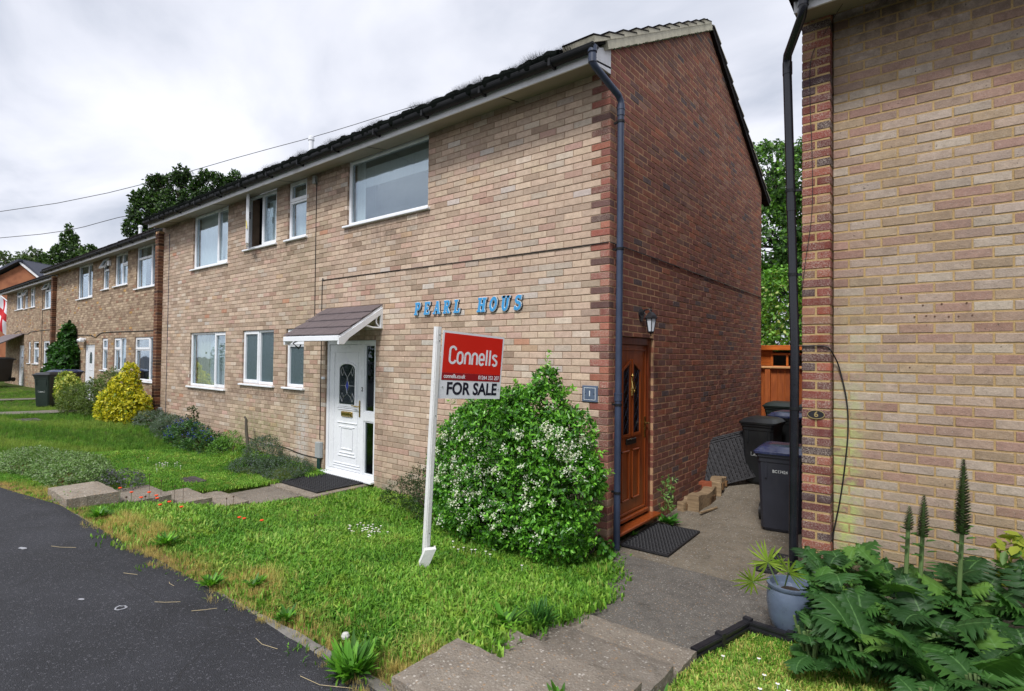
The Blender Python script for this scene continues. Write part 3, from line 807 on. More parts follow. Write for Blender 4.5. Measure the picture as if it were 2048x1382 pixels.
def cable(parent, pts, r=.004, name='cable', mat='cable', n=6):
    # smooth through the points
    P = [Vector(p) for p in pts]; out = []
    for i in range(len(P)-1):
        p0, p1, p2, p3 = P[max(i-1, 0)], P[i], P[i+1], P[min(i+2, len(P)-1)]
        for k in range(6):
            t = k/6; out.append(.5*((2*p1)+(p2-p0)*t+(2*p0-5*p1+4*p2-p3)*t*t+(3*p1-p0-3*p2+p3)*t**3))
    out.append(P[-1]); mb = MB(); mb.tube(out, r, n); return mb.build(name, M[mat], parent, smooth=True)

def text_mesh(body, size, ext=.001, offset=0., sx=1., align='CENTER', shear=0., res=4):
    cu = bpy.data.curves.new('t', 'FONT'); cu.body = body; cu.size = size; cu.extrude = ext; cu.offset = offset; cu.align_x = align; cu.align_y = 'CENTER'; cu.shear = shear; cu.resolution_u = res
    o = bpy.data.objects.new('t', cu); COL.objects.link(o)
    me = bpy.data.meshes.new_from_object(o.evaluated_get(bpy.context.evaluated_depsgraph_get()))
    bpy.data.objects.remove(o); bpy.data.curves.remove(cu)
    v = np.zeros(len(me.vertices)*3); me.vertices.foreach_get('co', v); v = v.reshape(-1, 3); v[:, 0] *= sx; me.vertices.foreach_set('co', v.ravel())
    return me
def place_text(name, parent, body, size, origin, ux, uy, mat, **kw):
    """text in the plane of ux (reading direction) and uy (up) at origin; vertices baked to world"""
    me = text_mesh(body, size, **kw); me.materials.clear(); me.materials.append(M[mat]); me.name = name
    ux, uy = Vector(ux).normalized(), Vector(uy).normalized(); uz = ux.cross(uy)
    m = Matrix((ux, uy, uz)).transposed().to_4x4(); m.translation = Vector(origin)
    me.transform(m); o = bpy.data.objects.new(name, me); return link(o, parent)

# ------------------------------------------------------------------ the corner block
H1 = wthing('terraced_house', (0, 0, -.12), 'two-storey house block with cream brick front, red brick gable and blue name letters', 'house', 'brick terrace blocks of the street')
OPS = [(-4.54, -2.72, 3.80, 5.), (-6.28, -5.69, 3.80, 5.), (-7.80, -6.67, 3.80, 5.), (-10.22, -8.56, 3.64, 5.),
       (-10.28, -8.57, 1.10, 2.25), (-7.85, -6.68, 1.25, 2.25), (-6.26, -5.69, 1.25, 2.25), (-5.05, -3.78, -.3, 2.04)]
F0 = facade_fn(0.)
ftop = lambda u: 4.83
mb = MB(); backing(mb, F0, -12., -.012, -.5, lambda u: 4.95, OPS, .0045, .26); mb.build('wall', M['mortar_face'], H1)
GT = lambda u: min(5.035+.549*u, 5.035+.549*(5.96-u))
GOPS = [(.16, 1.10, -.3, 2.05), (2.98, 2.98, -9, -9)]
mb = MB(); backing(mb, gable_fn(0.), .007, 5.955, -.5, GT, GOPS, .0022, .25); mb.build('wall', M['mortar_red'], H1)
mb = MB(); mb.box(-12, -.3, 5.7, 5.95, -.4, 4.95); mb.build('back_wall', M['mortar_face'], H1)
W = Wall(H1)
def pal_face(r):
    if r[0] < -11.6: return pick(PAL_FACE2)
    if random.random() < interp(r[0], [-9, -4, -1.5], [.55, .30, .05]) or (r[2] > 4.35 and random.random() < .5): return pick(PAL_FACE2)
    return pick(PAL_FACE)
fr = lay(-12., 0., -.3, ftop, OPS, (-.1075, .005), jz=.009, j=.007)
quo = [r for r in fr if r[1] > -.002]; fr = [r for r in fr if r[1] <= -.002]
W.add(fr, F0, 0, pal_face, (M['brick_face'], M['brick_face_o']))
gr = [r for r in lay(0., 5.955, -.3, GT, GOPS, (-.005, .1075)) if r[0] > .01 or r[2] > 4.73]
W.add(gr, gable_fn(0.), PI/2, lambda r: pick(PAL_GABLE) if r[0] > .4 else pick(PAL_GABLE[:3]+PAL_QUOIN[:2]), (M['brick_red'], M['brick_red_o']))
W.finish(300)
for (a, b, z0, zl, zr, k) in quo:          # quoin bricks, seen on both faces
    mb = MB(); dep = .1025 if k % 2 else .215
    mb.box(a, b, -random.uniform(-.001, .003), dep, z0, zl, .004)
    o = mb.build('quoin_brick', M['brick_bloom_o'] if random.random() < .6 else M['brick_red_o'], H1); o.color = jcol(pick(PAL_QUOIN), .15)
eaves(H1, -11.86, .0, 0., gx1=.05)
mb = MB()      # boxed end of the eaves
mb.add([(.0, -.352, 4.708), (.0, .0, 4.735), (.0, .0, 5.01), (.0, -.352, 4.85), (-.02, -.352, 4.708), (-.02, .0, 4.735), (-.02, .0, 5.01), (-.02, -.352, 4.85)],
       [(0,1,2,3),(4,7,6,5),(0,4,5,1),(3,2,6,7),(0,3,7,4),(1,5,6,2)])
mb.build('eaves_box_end', M['paint_white'], H1)
roof(H1, -11.95, 0., 0., verge=True)
flue(H1, -9.5, 2.35, 6.33, .75)
# windows
B = .9
add_window(H1, 0, -4.54, -2.72, 3.80, 4.80, [(0, 1, 0, 1, 'fixed')], cur_cfg=[(0, .13, 0, 0, 'net', .012), (.13, 1, .10, .58, 'blind', .0)])
add_window(H1, 0, -6.28, -5.69, 3.80, 4.80, TL(.66), cur_cfg=[(0, 1, .1, 0, 'net', .004)])
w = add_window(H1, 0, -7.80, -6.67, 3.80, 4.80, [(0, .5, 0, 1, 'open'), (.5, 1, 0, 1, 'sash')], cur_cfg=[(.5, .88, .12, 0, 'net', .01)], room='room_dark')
mb = MB(); mb.box(-7.31, -7.29, -.33, -.31, 4.28, 4.42); 
M['yellow'] = plain('yellow_tag', (.8, .66, .12), .5)
mb = MB(); mb.tube([(-7.34, -.20, 4.34), (-7.33, -.22, 4.26), (-7.31, -.22, 4.10)], .009, 6); mb.build('handle_strap', M['yellow'], w)
add_window(H1, 0, -10.22, -8.56, 3.64, 4.80, V1(.69), cur_cfg=[(0, 1, .0, 0, 'net', .014)])
add_window(H1, 0, -10.28, -8.57, 1.10, 2.25, V1(.69), cur_cfg=[(0, .42, 0, 0, 'net_cream', .012), (.40, 1, 0, 0, 'net', .016)])
add_window(H1, 0, -7.85, -6.68, 1.25, 2.25, V1r(.50), glass='glass_frost')
add_window(H1, 0, -6.26, -5.69, 1.25, 2.25, TL(.73), glass='glass_frost')

# ---- white front door, number 2
def uarc(cx, cz, rx, rz, a0, a1, n=12): return [(cx+rx*math.cos(a0+(a1-a0)*i/n), cz+rz*math.sin(a0+(a1-a0)*i/n)) for i in range(n+1)]
YF = lambda y: (lambda a, b, d: (a, y+d, b))
def ring_poly(mb, outer, inner, fn, d0, d1):
    n = len(outer)
    vs = [fn(a, b, d0) for a, b in outer]+[fn(a, b, d0) for a, b in inner]+[fn(a, b, d1) for a, b in outer]+[fn(a, b, d1) for a, b in inner]
    fs = []
    for i in range(n):
        j = (i+1) % n
        fs += [(i, j, n+j, n+i), (2*n+i, 3*n+i, 3*n+j, 2*n+j), (i, 2*n+i, 2*n+j, j), (n+i, n+j, 3*n+j, 3*n+i)]
    mb.add(vs, fs)
def moulding(mb, x0, x1, z0, z1, y, w=.014, h=.012):
    for a, b, c, d in ((x0, x1, z0, z0+w), (x0, x1, z1-w, z1), (x0, x0+w, z0+w, z1-w), (x1-w, x1, z0+w, z1-w)): mb.box(a, b, y-h, y, c, d, .004)
dy = .03
mb = MB()
rect_frame(mb, -5.05, -3.78, -.01, 2.035, dy, dy+.075, .062, .05)
mb.box(-4.155, -4.085, dy+.001, dy+.07, .04, 1.974, .004)
mb.box(-4.084, -3.843, dy+.002, dy+.07, .835, .965, .004)
rect_frame(mb, -4.084, -3.842, .966, 1.972, dy+.012, dy+.06, .02); rect_frame(mb, -4.084, -3.842, .042, .834, dy+.012, dy+.06, .02)
door = mb.build('door', M['upvc'], H1)
for z0, z1 in ((.985, 1.955), (.06, .815)):
    pm = MB(); pm.box(-4.064, -3.862, dy+.035, dy+.04, z0, z1); pm.build('side_pane', M['glass_dark'], door)
mb = MB(); lx0, lx1 = -4.985, -4.160
mb.box(lx0, lx1, dy+.012, dy+.06, .045, 1.970, .005)
arch_o = [(-4.74, 1.02), (-4.27, 1.02)] + uarc(-4.505, 1.60, .235, .11, 0, PI, 14)
arch_i = [(-4.705, 1.055), (-4.305, 1.055)] + uarc(-4.505, 1.59, .20, .085, 0, PI, 14)
ring_poly(mb, arch_o, arch_i, YF(dy+.012), -.016, .0)
for (z, w_) in ((.995, .26), (.965, .24), (.76, .25), (.70, .20), (.30, .19), (.255, .22), (.13, .33), (.095, .35)):
    mb.box(-4.505-w_, -4.505+w_, dy-.001, dy+.012, z, z+.018, .005)
moulding(mb, -4.86, -4.24, .13, 1.86, dy+.012, .012, .006)
moulding(mb, -4.66, -4.35, .36, .70, dy+.012)
mb.build('door_leaf', M['upvc'], door)
pm = MB(); pm.prism(arch_i, YF(dy+.008), -.001, .004); pm.build('arched_pane', M['glass_dark'], door)
M['lead'] = plain('lead_strip', (.62, .64, .66), .3, metal=.6); M['blue_glass'] = plain('blue_glass', (.05, .08, .42), .15)
lm = MB(); cx = -4.505; yl = dy+.004
def seg(mb, a, b, y, r=.003): mb.tube([(a[0], y, a[1]), (b[0], y, b[1])], r, 5)
for (dx, z0) in ((0, 1.33),):
    for sx in (-1, 1):
        seg(lm, (cx, 1.46), (cx+sx*.045, 1.34), yl); seg(lm, (cx+sx*.045, 1.34), (cx, 1.22), yl)
        seg(lm, (cx+sx*.045, 1.34), (cx+sx*.19, 1.34), yl)
        for zc in (1.56, 1.16):
            d_ = [(.13, .07), (.17, 0), (.13, -.07), (.09, 0)]
            for i in range(4): seg(lm, (cx+sx*d_[i][0], zc+d_[i][1]), (cx+sx*d_[(i+1) % 4][0], zc+d_[(i+1) % 4][1]), yl)
        seg(lm, (cx+sx*.09, 1.16), (cx, 1.22), yl); seg(lm, (cx+sx*.09, 1.56), (cx, 1.46), yl)
lm.build('leading', M['lead'], door)
pm = MB(); pm.prism([(cx, 1.42), (cx+.034, 1.34), (cx, 1.26), (cx-.034, 1.34)], YF(yl), -.002, .001); pm.build('blue_star', M['blue_glass'], door)
lb = MB(); lb.box(-4.64, -4.36, dy-.012, dy+.011, .865, .945, .008); lb.box(-4.62, -4.38, dy-.020, dy-.010, .880, .930, .006); lb.build('letter_box', M['brass'], door)
hd = MB(); hd.box(-4.195, -4.172, dy-.006, dy+.011, .88, 1.13, .006); hd.tube([(-4.183, dy-.01, 1.04), (-4.183, dy-.05, 1.04), (-4.22, dy-.055, 1.045), (-4.31, dy-.05, 1.05)], .009, 8); hd.build('handle', M['brass'], door)
place_text('number', door, '2', .085, (-4.12, dy-.003, 1.30), (1, 0, 0), (0, 0, 1), 'cable', offset=.002)
sm = MB(); sm.box(-5.07, -3.76, -.07, dy+.01, -.045, -.012, .006); sm.build('threshold', M['upvc'], door)
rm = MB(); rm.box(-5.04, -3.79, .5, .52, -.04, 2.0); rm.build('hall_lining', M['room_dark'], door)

# ---- canopy over the white door
M['canopy_tile'] = plain('brown_canopy_tile', C(98, 88, 90), .6, .12, 8, .002, 60)
cp = MB()
cy, cz0, cz1, cf = -.70, 2.55, 2.075, -.70
cp.add([(-5.03, .0, 2.50), (-3.64, .0, 2.50), (-3.64, cy, 2.045), (-5.03, cy, 2.045), (-5.03, 0, 2.535), (-3.64, 0, 2.535), (-3.64, cy, 2.075), (-5.03, cy, 2.075)], [(0,1,2,3),(4,7,6,5),(0,4,5,1),(3,2,6,7),(0,3,7,4),(1,5,6,2)])
can = cp.build('door_canopy', M['upvc'], H1)
for r_ in range(4):
    t0, t1 = r_/4, (r_+1)/4
    nt = 5
    offs_ = (r_ % 2)*.5
    for k in range(-1, nt+1):
        a = -5.05+(k+offs_)*1.42/nt; b = a+1.42/nt-.004; a, b = max(a, -5.05), min(b, -3.63)
        if b-a < .03: continue
        y0_, y1_ = cy*(t1)-.012, cy*t0
        z0_, z1_ = 2.54-(2.54-2.08)*t1, 2.54-(2.54-2.08)*t0
        lift = .020+random.uniform(-.002, .003)
        tm = MB(); tm.add([(a, y0_, z0_+lift), (b, y0_, z0_+lift), (b, y1_, z1_+.008), (a, y1_, z1_+.008), (a, y0_, z0_+lift-.012), (b, y0_, z0_+lift-.012), (b, y1_, z1_), (a, y1_, z1_)], [(0,1,2,3),(4,7,6,5),(0,4,5,1),(3,2,6,7),(0,3,7,4),(1,5,6,2)])
        tm.build('canopy_tile', M['canopy_tile'], can)
fm = MB(); fm.box(-5.03, -3.64, cy-.03, cy+.0, 2.00, 2.072, .006); fm.build('canopy_gutter', M['upvc'], can)
for x in (-3.66, -5.03):
    bm_ = MB(); XF = lambda a, b, d: (x+d, a, b)
    out = [(0, 2.50), (cy, 2.04), (cy-.02, 1.955), (cy+.05, 1.955)] + [(cy+.05+.36*math.sin(PI/2*t/6), 1.955+.24*(1-math.cos(PI/2*t/6))) for t in range(1, 7)] + [(-.20, 2.215), (-.10, 2.205), (-.0, 2.21)]
    # scalloped cheek: strips so the cut-outs stay open
    bm_.prism([(0, 2.50), (0, 2.42), (cy+.03, 1.97), (cy-.02, 1.955), (cy-.02, 2.04)], XF, 0, .035)
    bm_.prism([(cy-.02, 1.955), (cy+.06, 1.955), (cy+.14, 2.04), (cy+.02, 2.03)], XF, .001, .034)
    bm_.prism([(0, 2.2), (-.035, 2.2), (-.035, 2.42), (0, 2.44)], XF, .001, .034)
    arc = [(-.035-.33*(1-math.cos(PI/2*t/8)) , 2.20+.0*t) for t in range(2)]
    A = [(-.03-.30*t/8, 2.215-.012*math.sin(PI*t/8)) for t in range(9)]
    for i in range(8):
        bm_.obox(((0), (A[i][0]+A[i+1][0])/2, (A[i][1]+A[i+1][1])/2), (.0, 0, 0), (0, .02, 0), (0, 0, .01)) if False else None
    bm_.tube([(x+.017, -.01, 2.205), (x+.017, -.16, 2.205), (x+.017, -.30, 2.235), (x+.017, -.38, 2.262)], .013, 8)
    cc = [(x+.017, -.12-.085*math.cos(a), 2.30+.085*math.sin(a)) for a in np.linspace(-PI*.42, PI*.42, 9)]
    bm_.tube([(x+.017, -.045, 2.215), (x+.017, -.10, 2.27), (x+.017, -.105, 2.33), (x+.017, -.06, 2.40)], .012, 8)
    bm_.tube([(x+.017, -.045, 2.215), (x+.017, -.19, 2.255), (x+.017, -.21, 2.30), (x+.017, -.16, 2.345)], .010, 8) if False else None
    bm_.build('canopy_bracket', M['upvc'], can)
bm_ = MB(); bm_.tube([(-4.98, -.45, 2.05), (-4.98, -.60, 1.98), (-4.95, -.52, 1.90), (-4.98, -.47, 1.96)], .012, 6); bm_.build('hook', M['cable'], can)

# ---- brown side door, number 1
def wood_mat(name, a, b, rough=.35, sc=(1, 1, .12), s=26):
    g = G(name); n = g.noise(s, 5, .6, stretch=sc); n2 = g.noise(3, 3)
    c = g.mix(g.ramp(n, .3, .7), a, b); c = g.mix(g.ramp(n2, .4, .7, 0, .3), c, K(a, .7))
    return g.done(c, rough, g.bump(n, .001), .5)
M['oak'] = wood_mat('golden_oak_door', C(118, 54, 22), C(160, 80, 34))
M['oak_dark'] = wood_mat('oak_frame', C(92, 40, 22), C(124, 58, 30))
XW = lambda x: (lambda a, b, d: (x+d, a, b))
fx = -.045
mb = MB()
for a, b, c, d in ((.165, .235, .0, 2.045), (1.03, 1.10, .0, 2.045), (.235, 1.03, 1.965, 2.045)): mb.box(fx-.06, fx+.012, a, b, c, d, .004)
d1 = mb.build('door', M['oak_dark'], H1)
mb = MB(); mb.box(fx-.05, fx-.012, .236, 1.029, .05, 1.964, .004)
for a, b, z0, z1 in ((.41, .575, .98, 1.70), (.665, .83, .98, 1.70)):
    sgn = 1 if a < .5 else -1
    pk = [(a-.025, z0-.03), (b+.025, z0-.03), (b+.025, z1-.02 if sgn < 0 else z1+.10), (a-.025, z1+.10 if sgn < 0 else z1-.02)]
    pi_ = [(a, z0), (b, z0), (b, z1-.03 if sgn < 0 else z1+.06), (a, z1+.06 if sgn < 0 else z1-.03)]
    ring_poly(mb, pk, pi_, XW(fx-.012), .018, .0)
for a, b, z0, z1 in ((.40, .585, .25, .80), (.655, .84, .25, .80)):
    for p in ((a, b, z0, z0+.02), (a, b, z1-.02, z1), (a, a+.018, z0, z1), (b-.018, b, z0, z1)): mb.box(fx-.014, fx+.004, p[0], p[1], p[2], p[3], .004)
for q_ in ((.27, .995, .10, .13), (.27, .995, 1.90, 1.92), (.27, .29, .13, 1.9), (.975, .995, .13, 1.9)): mb.box(fx-.014, fx+.001, q_[0], q_[1], q_[2], q_[3], .004)
mb.box(fx-.02, fx+.03, .24, 1.025, .045, .09, .008)
mb.build('door_leaf', M['oak'], d1)
for a, b in ((.41, .575), (.665, .83)):
    sgn = 1 if a < .5 else -1
    pm = MB(); pm.prism([(a, .98), (b, .98), (b, 1.67 if sgn < 0 else 1.76), (a, 1.76 if sgn < 0 else 1.67)], XW(fx-.012), .003, .006); pm.build('leaded_pane', M['glass_dark'], d1)
    lm = MB(); z = 1.0
    while z < 1.66:
        for (p, q_) in (((a+.03, z), (b-.03, z+.14)), ((b-.03, z), (a+.03, z+.14))): lm.tube([(fx-.004, p[0], p[1]), (fx-.004, q_[0], q_[1])], .0015, 4)
        z += .14
    for yy in (a+.03, b-.03): lm.tube([(fx-.004, yy, .985), (fx-.004, yy, 1.68)], .0015, 4)
    lm.build('leading', M['pipe_grey'], d1)
mb = MB(); mb.box(fx-.014, fx+.006, .50, .745, .86, .925, .006); mb.build('letter_box', plain('bronze', (.03, .025, .02), .35, metal=.5), d1)
mb = MB(); mb.tube([(fx+.0, .62, 1.60), (fx+.006, .62, 1.40)], .016, 8); mb.lathe([(0, -.02), (.02, 0), (0, .025)], (fx+.01, .62, 1.62), 8)
mb.tube([(fx+.012, .60, 1.56), (fx+.03, .59, 1.48), (fx+.03, .62, 1.44), (fx+.03, .65, 1.48), (fx+.012, .64, 1.56)], .008, 6); mb.build('knocker', M['brass'], d1)
mb = MB(); mb.box(fx-.014, fx+.004, .962, .985, .90, 1.14, .005); mb.tube([(fx, .973, 1.07), (fx+.05, .973, 1.07), (fx+.052, .93, 1.072), (fx+.045, .87, 1.066)], .010, 8); mb.build('handle', M['brass'], d1)
mb = MB(); mb.box(fx+.0, .085, .13, 1.15, -.015, .02, .008); mb.build('threshold', M['oak'], d1)
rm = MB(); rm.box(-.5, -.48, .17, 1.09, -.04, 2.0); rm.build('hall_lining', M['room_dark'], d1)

# ---- name letters, plaque, lantern
M['sign_blue'] = plain('letter_blue', C(58, 148, 204), .35, .05, 6)
M['letter_white'] = plain('letter_rim', (.78, .82, .84), .4)
M['letter_shade_side'] = plain('letter_shade_side', C(16, 46, 66), .5)
def stroke(pts, w): # quads along a polyline
    out = []
    for i in range(len(pts)-1):
        a, b = Vector((*pts[i], 0)), Vector((*pts[i+1], 0)); d = (b-a).normalized(); n_ = Vector((-d.y, d.x, 0))*w/2
        e = d*w*.0
        out.append([(a-n_-e)[:2], (b-n_+e)[:2], (b+n_+e)[:2], (a+n_-e)[:2]])
    return out
def R_(x0, x1, y0, y1): return [(x0, y0), (x1, y0), (x1, y1), (x0, y1)]
def arcp(cx, cy, rx, ry, a0, a1, n=10): return [(cx+rx*math.cos(math.radians(a0+(a1-a0)*i/n)), cy+ry*math.sin(math.radians(a0+(a1-a0)*i/n))) for i in range(n+1)]
def glyph(ch, e):
    """slab-serif capital on a unit-high body; e fattens every stroke"""
    T = .23+2*e; t = .14+2*e; P_ = []
    def v(x, y0=0, y1=1): P_.append(R_(x-T/2, x+T/2, y0-e, y1+e))
    def h(x0, x1, y): P_.append(R_(x0-e, x1+e, y-t/2, y+t/2))
    def sf(x, y, w=.30): P_.append(R_(x-w/2-e, x+w/2+e, y-.06-e, y+.06+e))
    if ch == 'P': v(.2); sf(.2, .06, .42); sf(.15, .94, .3); P_.extend(stroke([(.2, .93), (.5, .93)]+arcp(.5, .70, .16, .23, 90, -90)+[(.2, .47)], .17+2*e))
    elif ch == 'R': v(.2); sf(.2, .06, .40); sf(.15, .94, .3); P_.extend(stroke([(.2, .93), (.48, .93)]+arcp(.48, .72, .15, .21, 90, -90)+[(.2, .51)], .16+2*e)); P_.extend(stroke([(.42, .5), (.66, .06)], .19+2*e)); sf(.72, .06, .22)
    elif ch == 'E': v(.2); h(.05, .72, .935); h(.05, .74, .065); h(.2, .52, .5); P_.append(R_(.64-e, .76+e, .03, .26+e)); P_.append(R_(.62-e, .74+e, .74-e, .97)); P_.append(R_(.48-e, .58+e, .38-e, .62+e))
    elif ch == 'L': v(.24); sf(.22, .94, .42); h(.05, .72, .065); P_.append(R_(.62-e, .76+e, .03, .32+e))
    elif ch == 'A': P_.extend(stroke([(.14, .05), (.40, .97)], .14+2*e)); P_.extend(stroke([(.44, .97), (.70, .05)], .22+2*e)); h(.25, .6, .33); sf(.12, .06, .30); sf(.72, .06, .34); P_.append(R_(.28-e, .52+e, .88-e, 1+e))
    elif ch == 'H': v(.2); v(.68); h(.2, .68, .5); [sf(x, y, .40) for x in (.2, .68) for y in (.06, .94)]
    elif ch == 'O': P_.extend(stroke(arcp(.42, .5, .29, .415, 0, 360, 24), .20+2*e))
    elif ch == 'U': v(.2, .3, 1); P_.append(R_(.64-.09-e, .64+.09+e, .3, 1+e)); P_.extend(stroke(arcp(.42, .34, .22, .27, 180, 360, 12), .19+2*e)); sf(.18, .94, .40); sf(.66, .94, .32)
    elif ch == 'S': P_.extend(stroke(arcp(.42, .72, .24, .20, 20, 270, 12), .18+2*e)); P_.extend(stroke(arcp(.42, .29, .26, .21, 90, -160, 12), .19+2*e)); P_.append(R_(.60-e, .70+e, .72-e, .98+e)); P_.append(R_(.12-e, .22+e, .02-e, .28+e))
    return P_
def letters(text, x_, z_, hgt, adv, y):
    for ch in text:
        if ch != ' ':
            for (e, mat, d0, d1, nm) in ((.034, 'letter_white', 0, .012, 'letter'), (.008, 'sign_blue', -.004, .002, 'letter_face')):
                mb = MB()
                for i, poly in enumerate(glyph(ch, e)):
                    fn = lambda a, b, d: (x_+hgt*(a*.86+.16*b), y+d, z_+hgt*b)
                    mb.prism(poly, fn, d0-.0003*(i % 7), d1+.0002*(i % 5))
                if nm == 'letter': Lo = mb.build(nm, M[mat], NS)
                else: mb.build(nm, M[mat], Lo)
            mb = MB()  # sides as a dark copy shifted right and down, shade in the colour
            for i, poly in enumerate(glyph(ch, .032)):
                fn = lambda a, b, d: (x_+.006+hgt*(a*.86+.16*b), y+d, z_-.004+hgt*b)
                mb.prism(poly, fn, .013-.0003*(i % 7), .024+.0002*(i % 5))
            mb.build('letter_shade_side', M['letter_shade_side'], Lo)
        x_ += adv
NS = wthing('house_name_sign', (-2, 0, 2.36), 'raised blue letters PEARL HOUS with white rims on the cream brick wall', 'sign')
letters('PEARL', -2.93, 2.362, .163, .184, -.026)
letters('HOUS', -1.79, 2.355, .170, .186, -.026)
M['slate_plaque'] = plain('grey_slate', C(84, 98, 120), .6, .15, 20)
pl = wthing('number_plaque', (-.21, 0, 1.36), 'square grey slate plaque with number 1 beside the corner', 'sign')
mb = MB(); mb.box(-.302, -.118, -.014, .0, 1.355, 1.525, .004); mb.build('slate_plate', M['slate_plaque'], pl)
mb = MB()
for q_ in ((-.278, -.142, 1.376, 1.380), (-.278, -.142, 1.500, 1.504), (-.278, -.274, 1.38, 1.50), (-.146, -.142, 1.38, 1.50)): mb.box(q_[0], q_[1], -.0155, -.0135, q_[2], q_[3])
mb.build('border_line', M['letter_white'], pl)
place_text('number', pl, '1', .085, (-.21, -.0155, 1.44), (1, 0, 0), (0, 0, 1), 'letter_white')
mb = MB(); [mb.tube([(x, -.017, 1.44), (x, -.013, 1.44)], .005, 8) for x in (-.262, -.158)]; mb.build('screw', M['cable'], pl)

M['black_metal'] = plain('black_painted_metal', (.018, .018, .022), .35, .2, 20)
M['lamp_glass'] = plain('frosted_lamp_glass', (.62, .66, .72), .25, .05, 10)
ln = wthing('wall_lantern', (0, .74, 2.3), 'black coach lantern on a curved arm above the brown side door', 'lamp')
mb = MB(); mb.tube([(.0, .74, 2.315), (.02, .74, 2.315)], .055, 16); mb.tube([(.0, .74, 2.26), (.016, .74, 2.26)], .035, 12)
mb.tube([(.015, .74, 2.30), (.05, .74, 2.355), (.10, .74, 2.365), (.125, .74, 2.33)], .010, 8); mb.tube([(.015, .74, 2.33), (.04, .74, 2.34), (.055, .74, 2.31), (.035, .74, 2.30)], .006, 6)
autosmooth(mb.build('arm', M['black_metal'], ln))
cx, cy_ = .125, .74
mb = MB(); mb.lathe([(.0, 2.395), (.006, 2.385), (.006, 2.36), (.016, 2.35), (.008, 2.335), (.03, 2.325), (.062, 2.29), (.078, 2.262), (.074, 2.256), (.06, 2.256)], (cx, cy_, 0), 6); mb.lathe([(0, 2.06), (.008, 2.07), (.006, 2.085), (.030, 2.10), (.036, 2.115), (.0, 2.115)], (cx, cy_, 0), 6)
for k in range(6):
    a = 2*PI*k/6; mb.tube([(cx+.034*math.cos(a), cy_+.034*math.sin(a), 2.11), (cx+.060*math.cos(a), cy_+.060*math.sin(a), 2.258)], .0045, 5)
mb.build('lantern_frame', M['black_metal'], ln)
mb = MB(); mb.lathe([(.030, 2.112), (.056, 2.256)], (cx, cy_, 0), 6); mb.build('lantern_glass', M['lamp_glass'], ln)

# ---- rainwater pipe, cables, boxes on the corner block
downpipe(H1, [(.02, -.41, 4.80), (.02, -.41, 4.68), (.028, -.37, 4.645), (.078, .02, 4.50), (.085, .060, 4.45), (.085, .063, 4.38), (.085, .063, 3.0), (.075, .07, 1.5), (.068, .07, -.13)], 'pipe_grey',
         collars=[((.02, -.41, 4.75), (.02, -.41, 4.67), .040), ((.02, -.41, 4.83), (.02, -.41, 4.77), .046), ((.085, .063, 4.42), (.085, .063, 4.30), .039), ((.0735, .07, 1.46), (.0733, .07, 1.38), .040), ((.085, .063, 4.375), (.085, .063, 4.36), .043), ((.0735, .07, 1.455), (.0735, .07, 1.445), .044)],
         brackets=[((.085, .063, 4.24), (.01, .063)), ((.085, .063, 2.93), (.01, .063)), ((.073, .07, 1.34), (.01, .07)), ((.07, .07, .45), (.01, .07))])
cable(H1, [(-5.16, -.008, .45), (-5.165, -.008, 1.6), (-5.17, -.008, 2.92), (-5.12, -.008, 3.0), (-5.0, -.008, 3.012), (-3, -.008, 3.006), (-.9, -.008, 2.995), (-.1, -.010, 2.998), (-.01, -.012, 2.999)], .006)
cable(H1, [(.008, .01, 2.998), (.008, 1.2, 2.995), (.008, 3., 2.99), (.008, 5.9, 2.98)], .006)
cable(H1, [(-5.40, -.008, 4.70), (-5.385, -.008, 4.45), (-5.38, -.008, 3.4), (-5.37, -.008, 2.3)], .006)
cable(H1, [(-5.44, -.02, 4.74), (-5.36, -.05, 4.70), (-5.37, -.02, 4.6), (-5.38, -.008, 4.5)], .005)
cable(H1, [(-7.6, -.01, .26), (-6.9, -.01, .19), (-6.3, -.01, .21), (-5.7, -.01, .16), (-5.2, -.01, .15)], .006)
mb = MB(); mb.tube([(-11.54, -.004, .4), (-11.54, -.004, 4.6)], .007, 6); mb.build('conduit', M['pipe_grey'], H1)
M['grey_box'] = plain('grey_plastic_box', (.34, .36, .36), .5, .1)
mb = MB(); mb.box(-5.45, -5.37, -.05, 0, 4.62, 4.75, .006); mb.build('junction_box', M['grey_box'], H1)
mb = MB(); mb.box(-5.20, -5.07, -.07, 0, .17, .42, .008); mb.build('meter_box', M['grey_box'], H1)
M['green_pipe'] = plain('dark_green_pipe', C(24, 56, 52), .4, .2)
mb = MB(); mb.tube([(-5.135, -.035, .17), (-5.13, -.035, -.1)], .028, 12); mb.build('service_duct', M['green_pipe'], H1)
mb = MB(); mb.box(-11.9, -11.74, -.05, 0, .32, .52, .008); mb.build('meter_box', M['grey_box'], H1)
mb = MB(); mb.box(-5.12, -5.05, -.03, 0, 1.42, 1.46, .005); mb.build('door_bell', M['upvc'], H1)

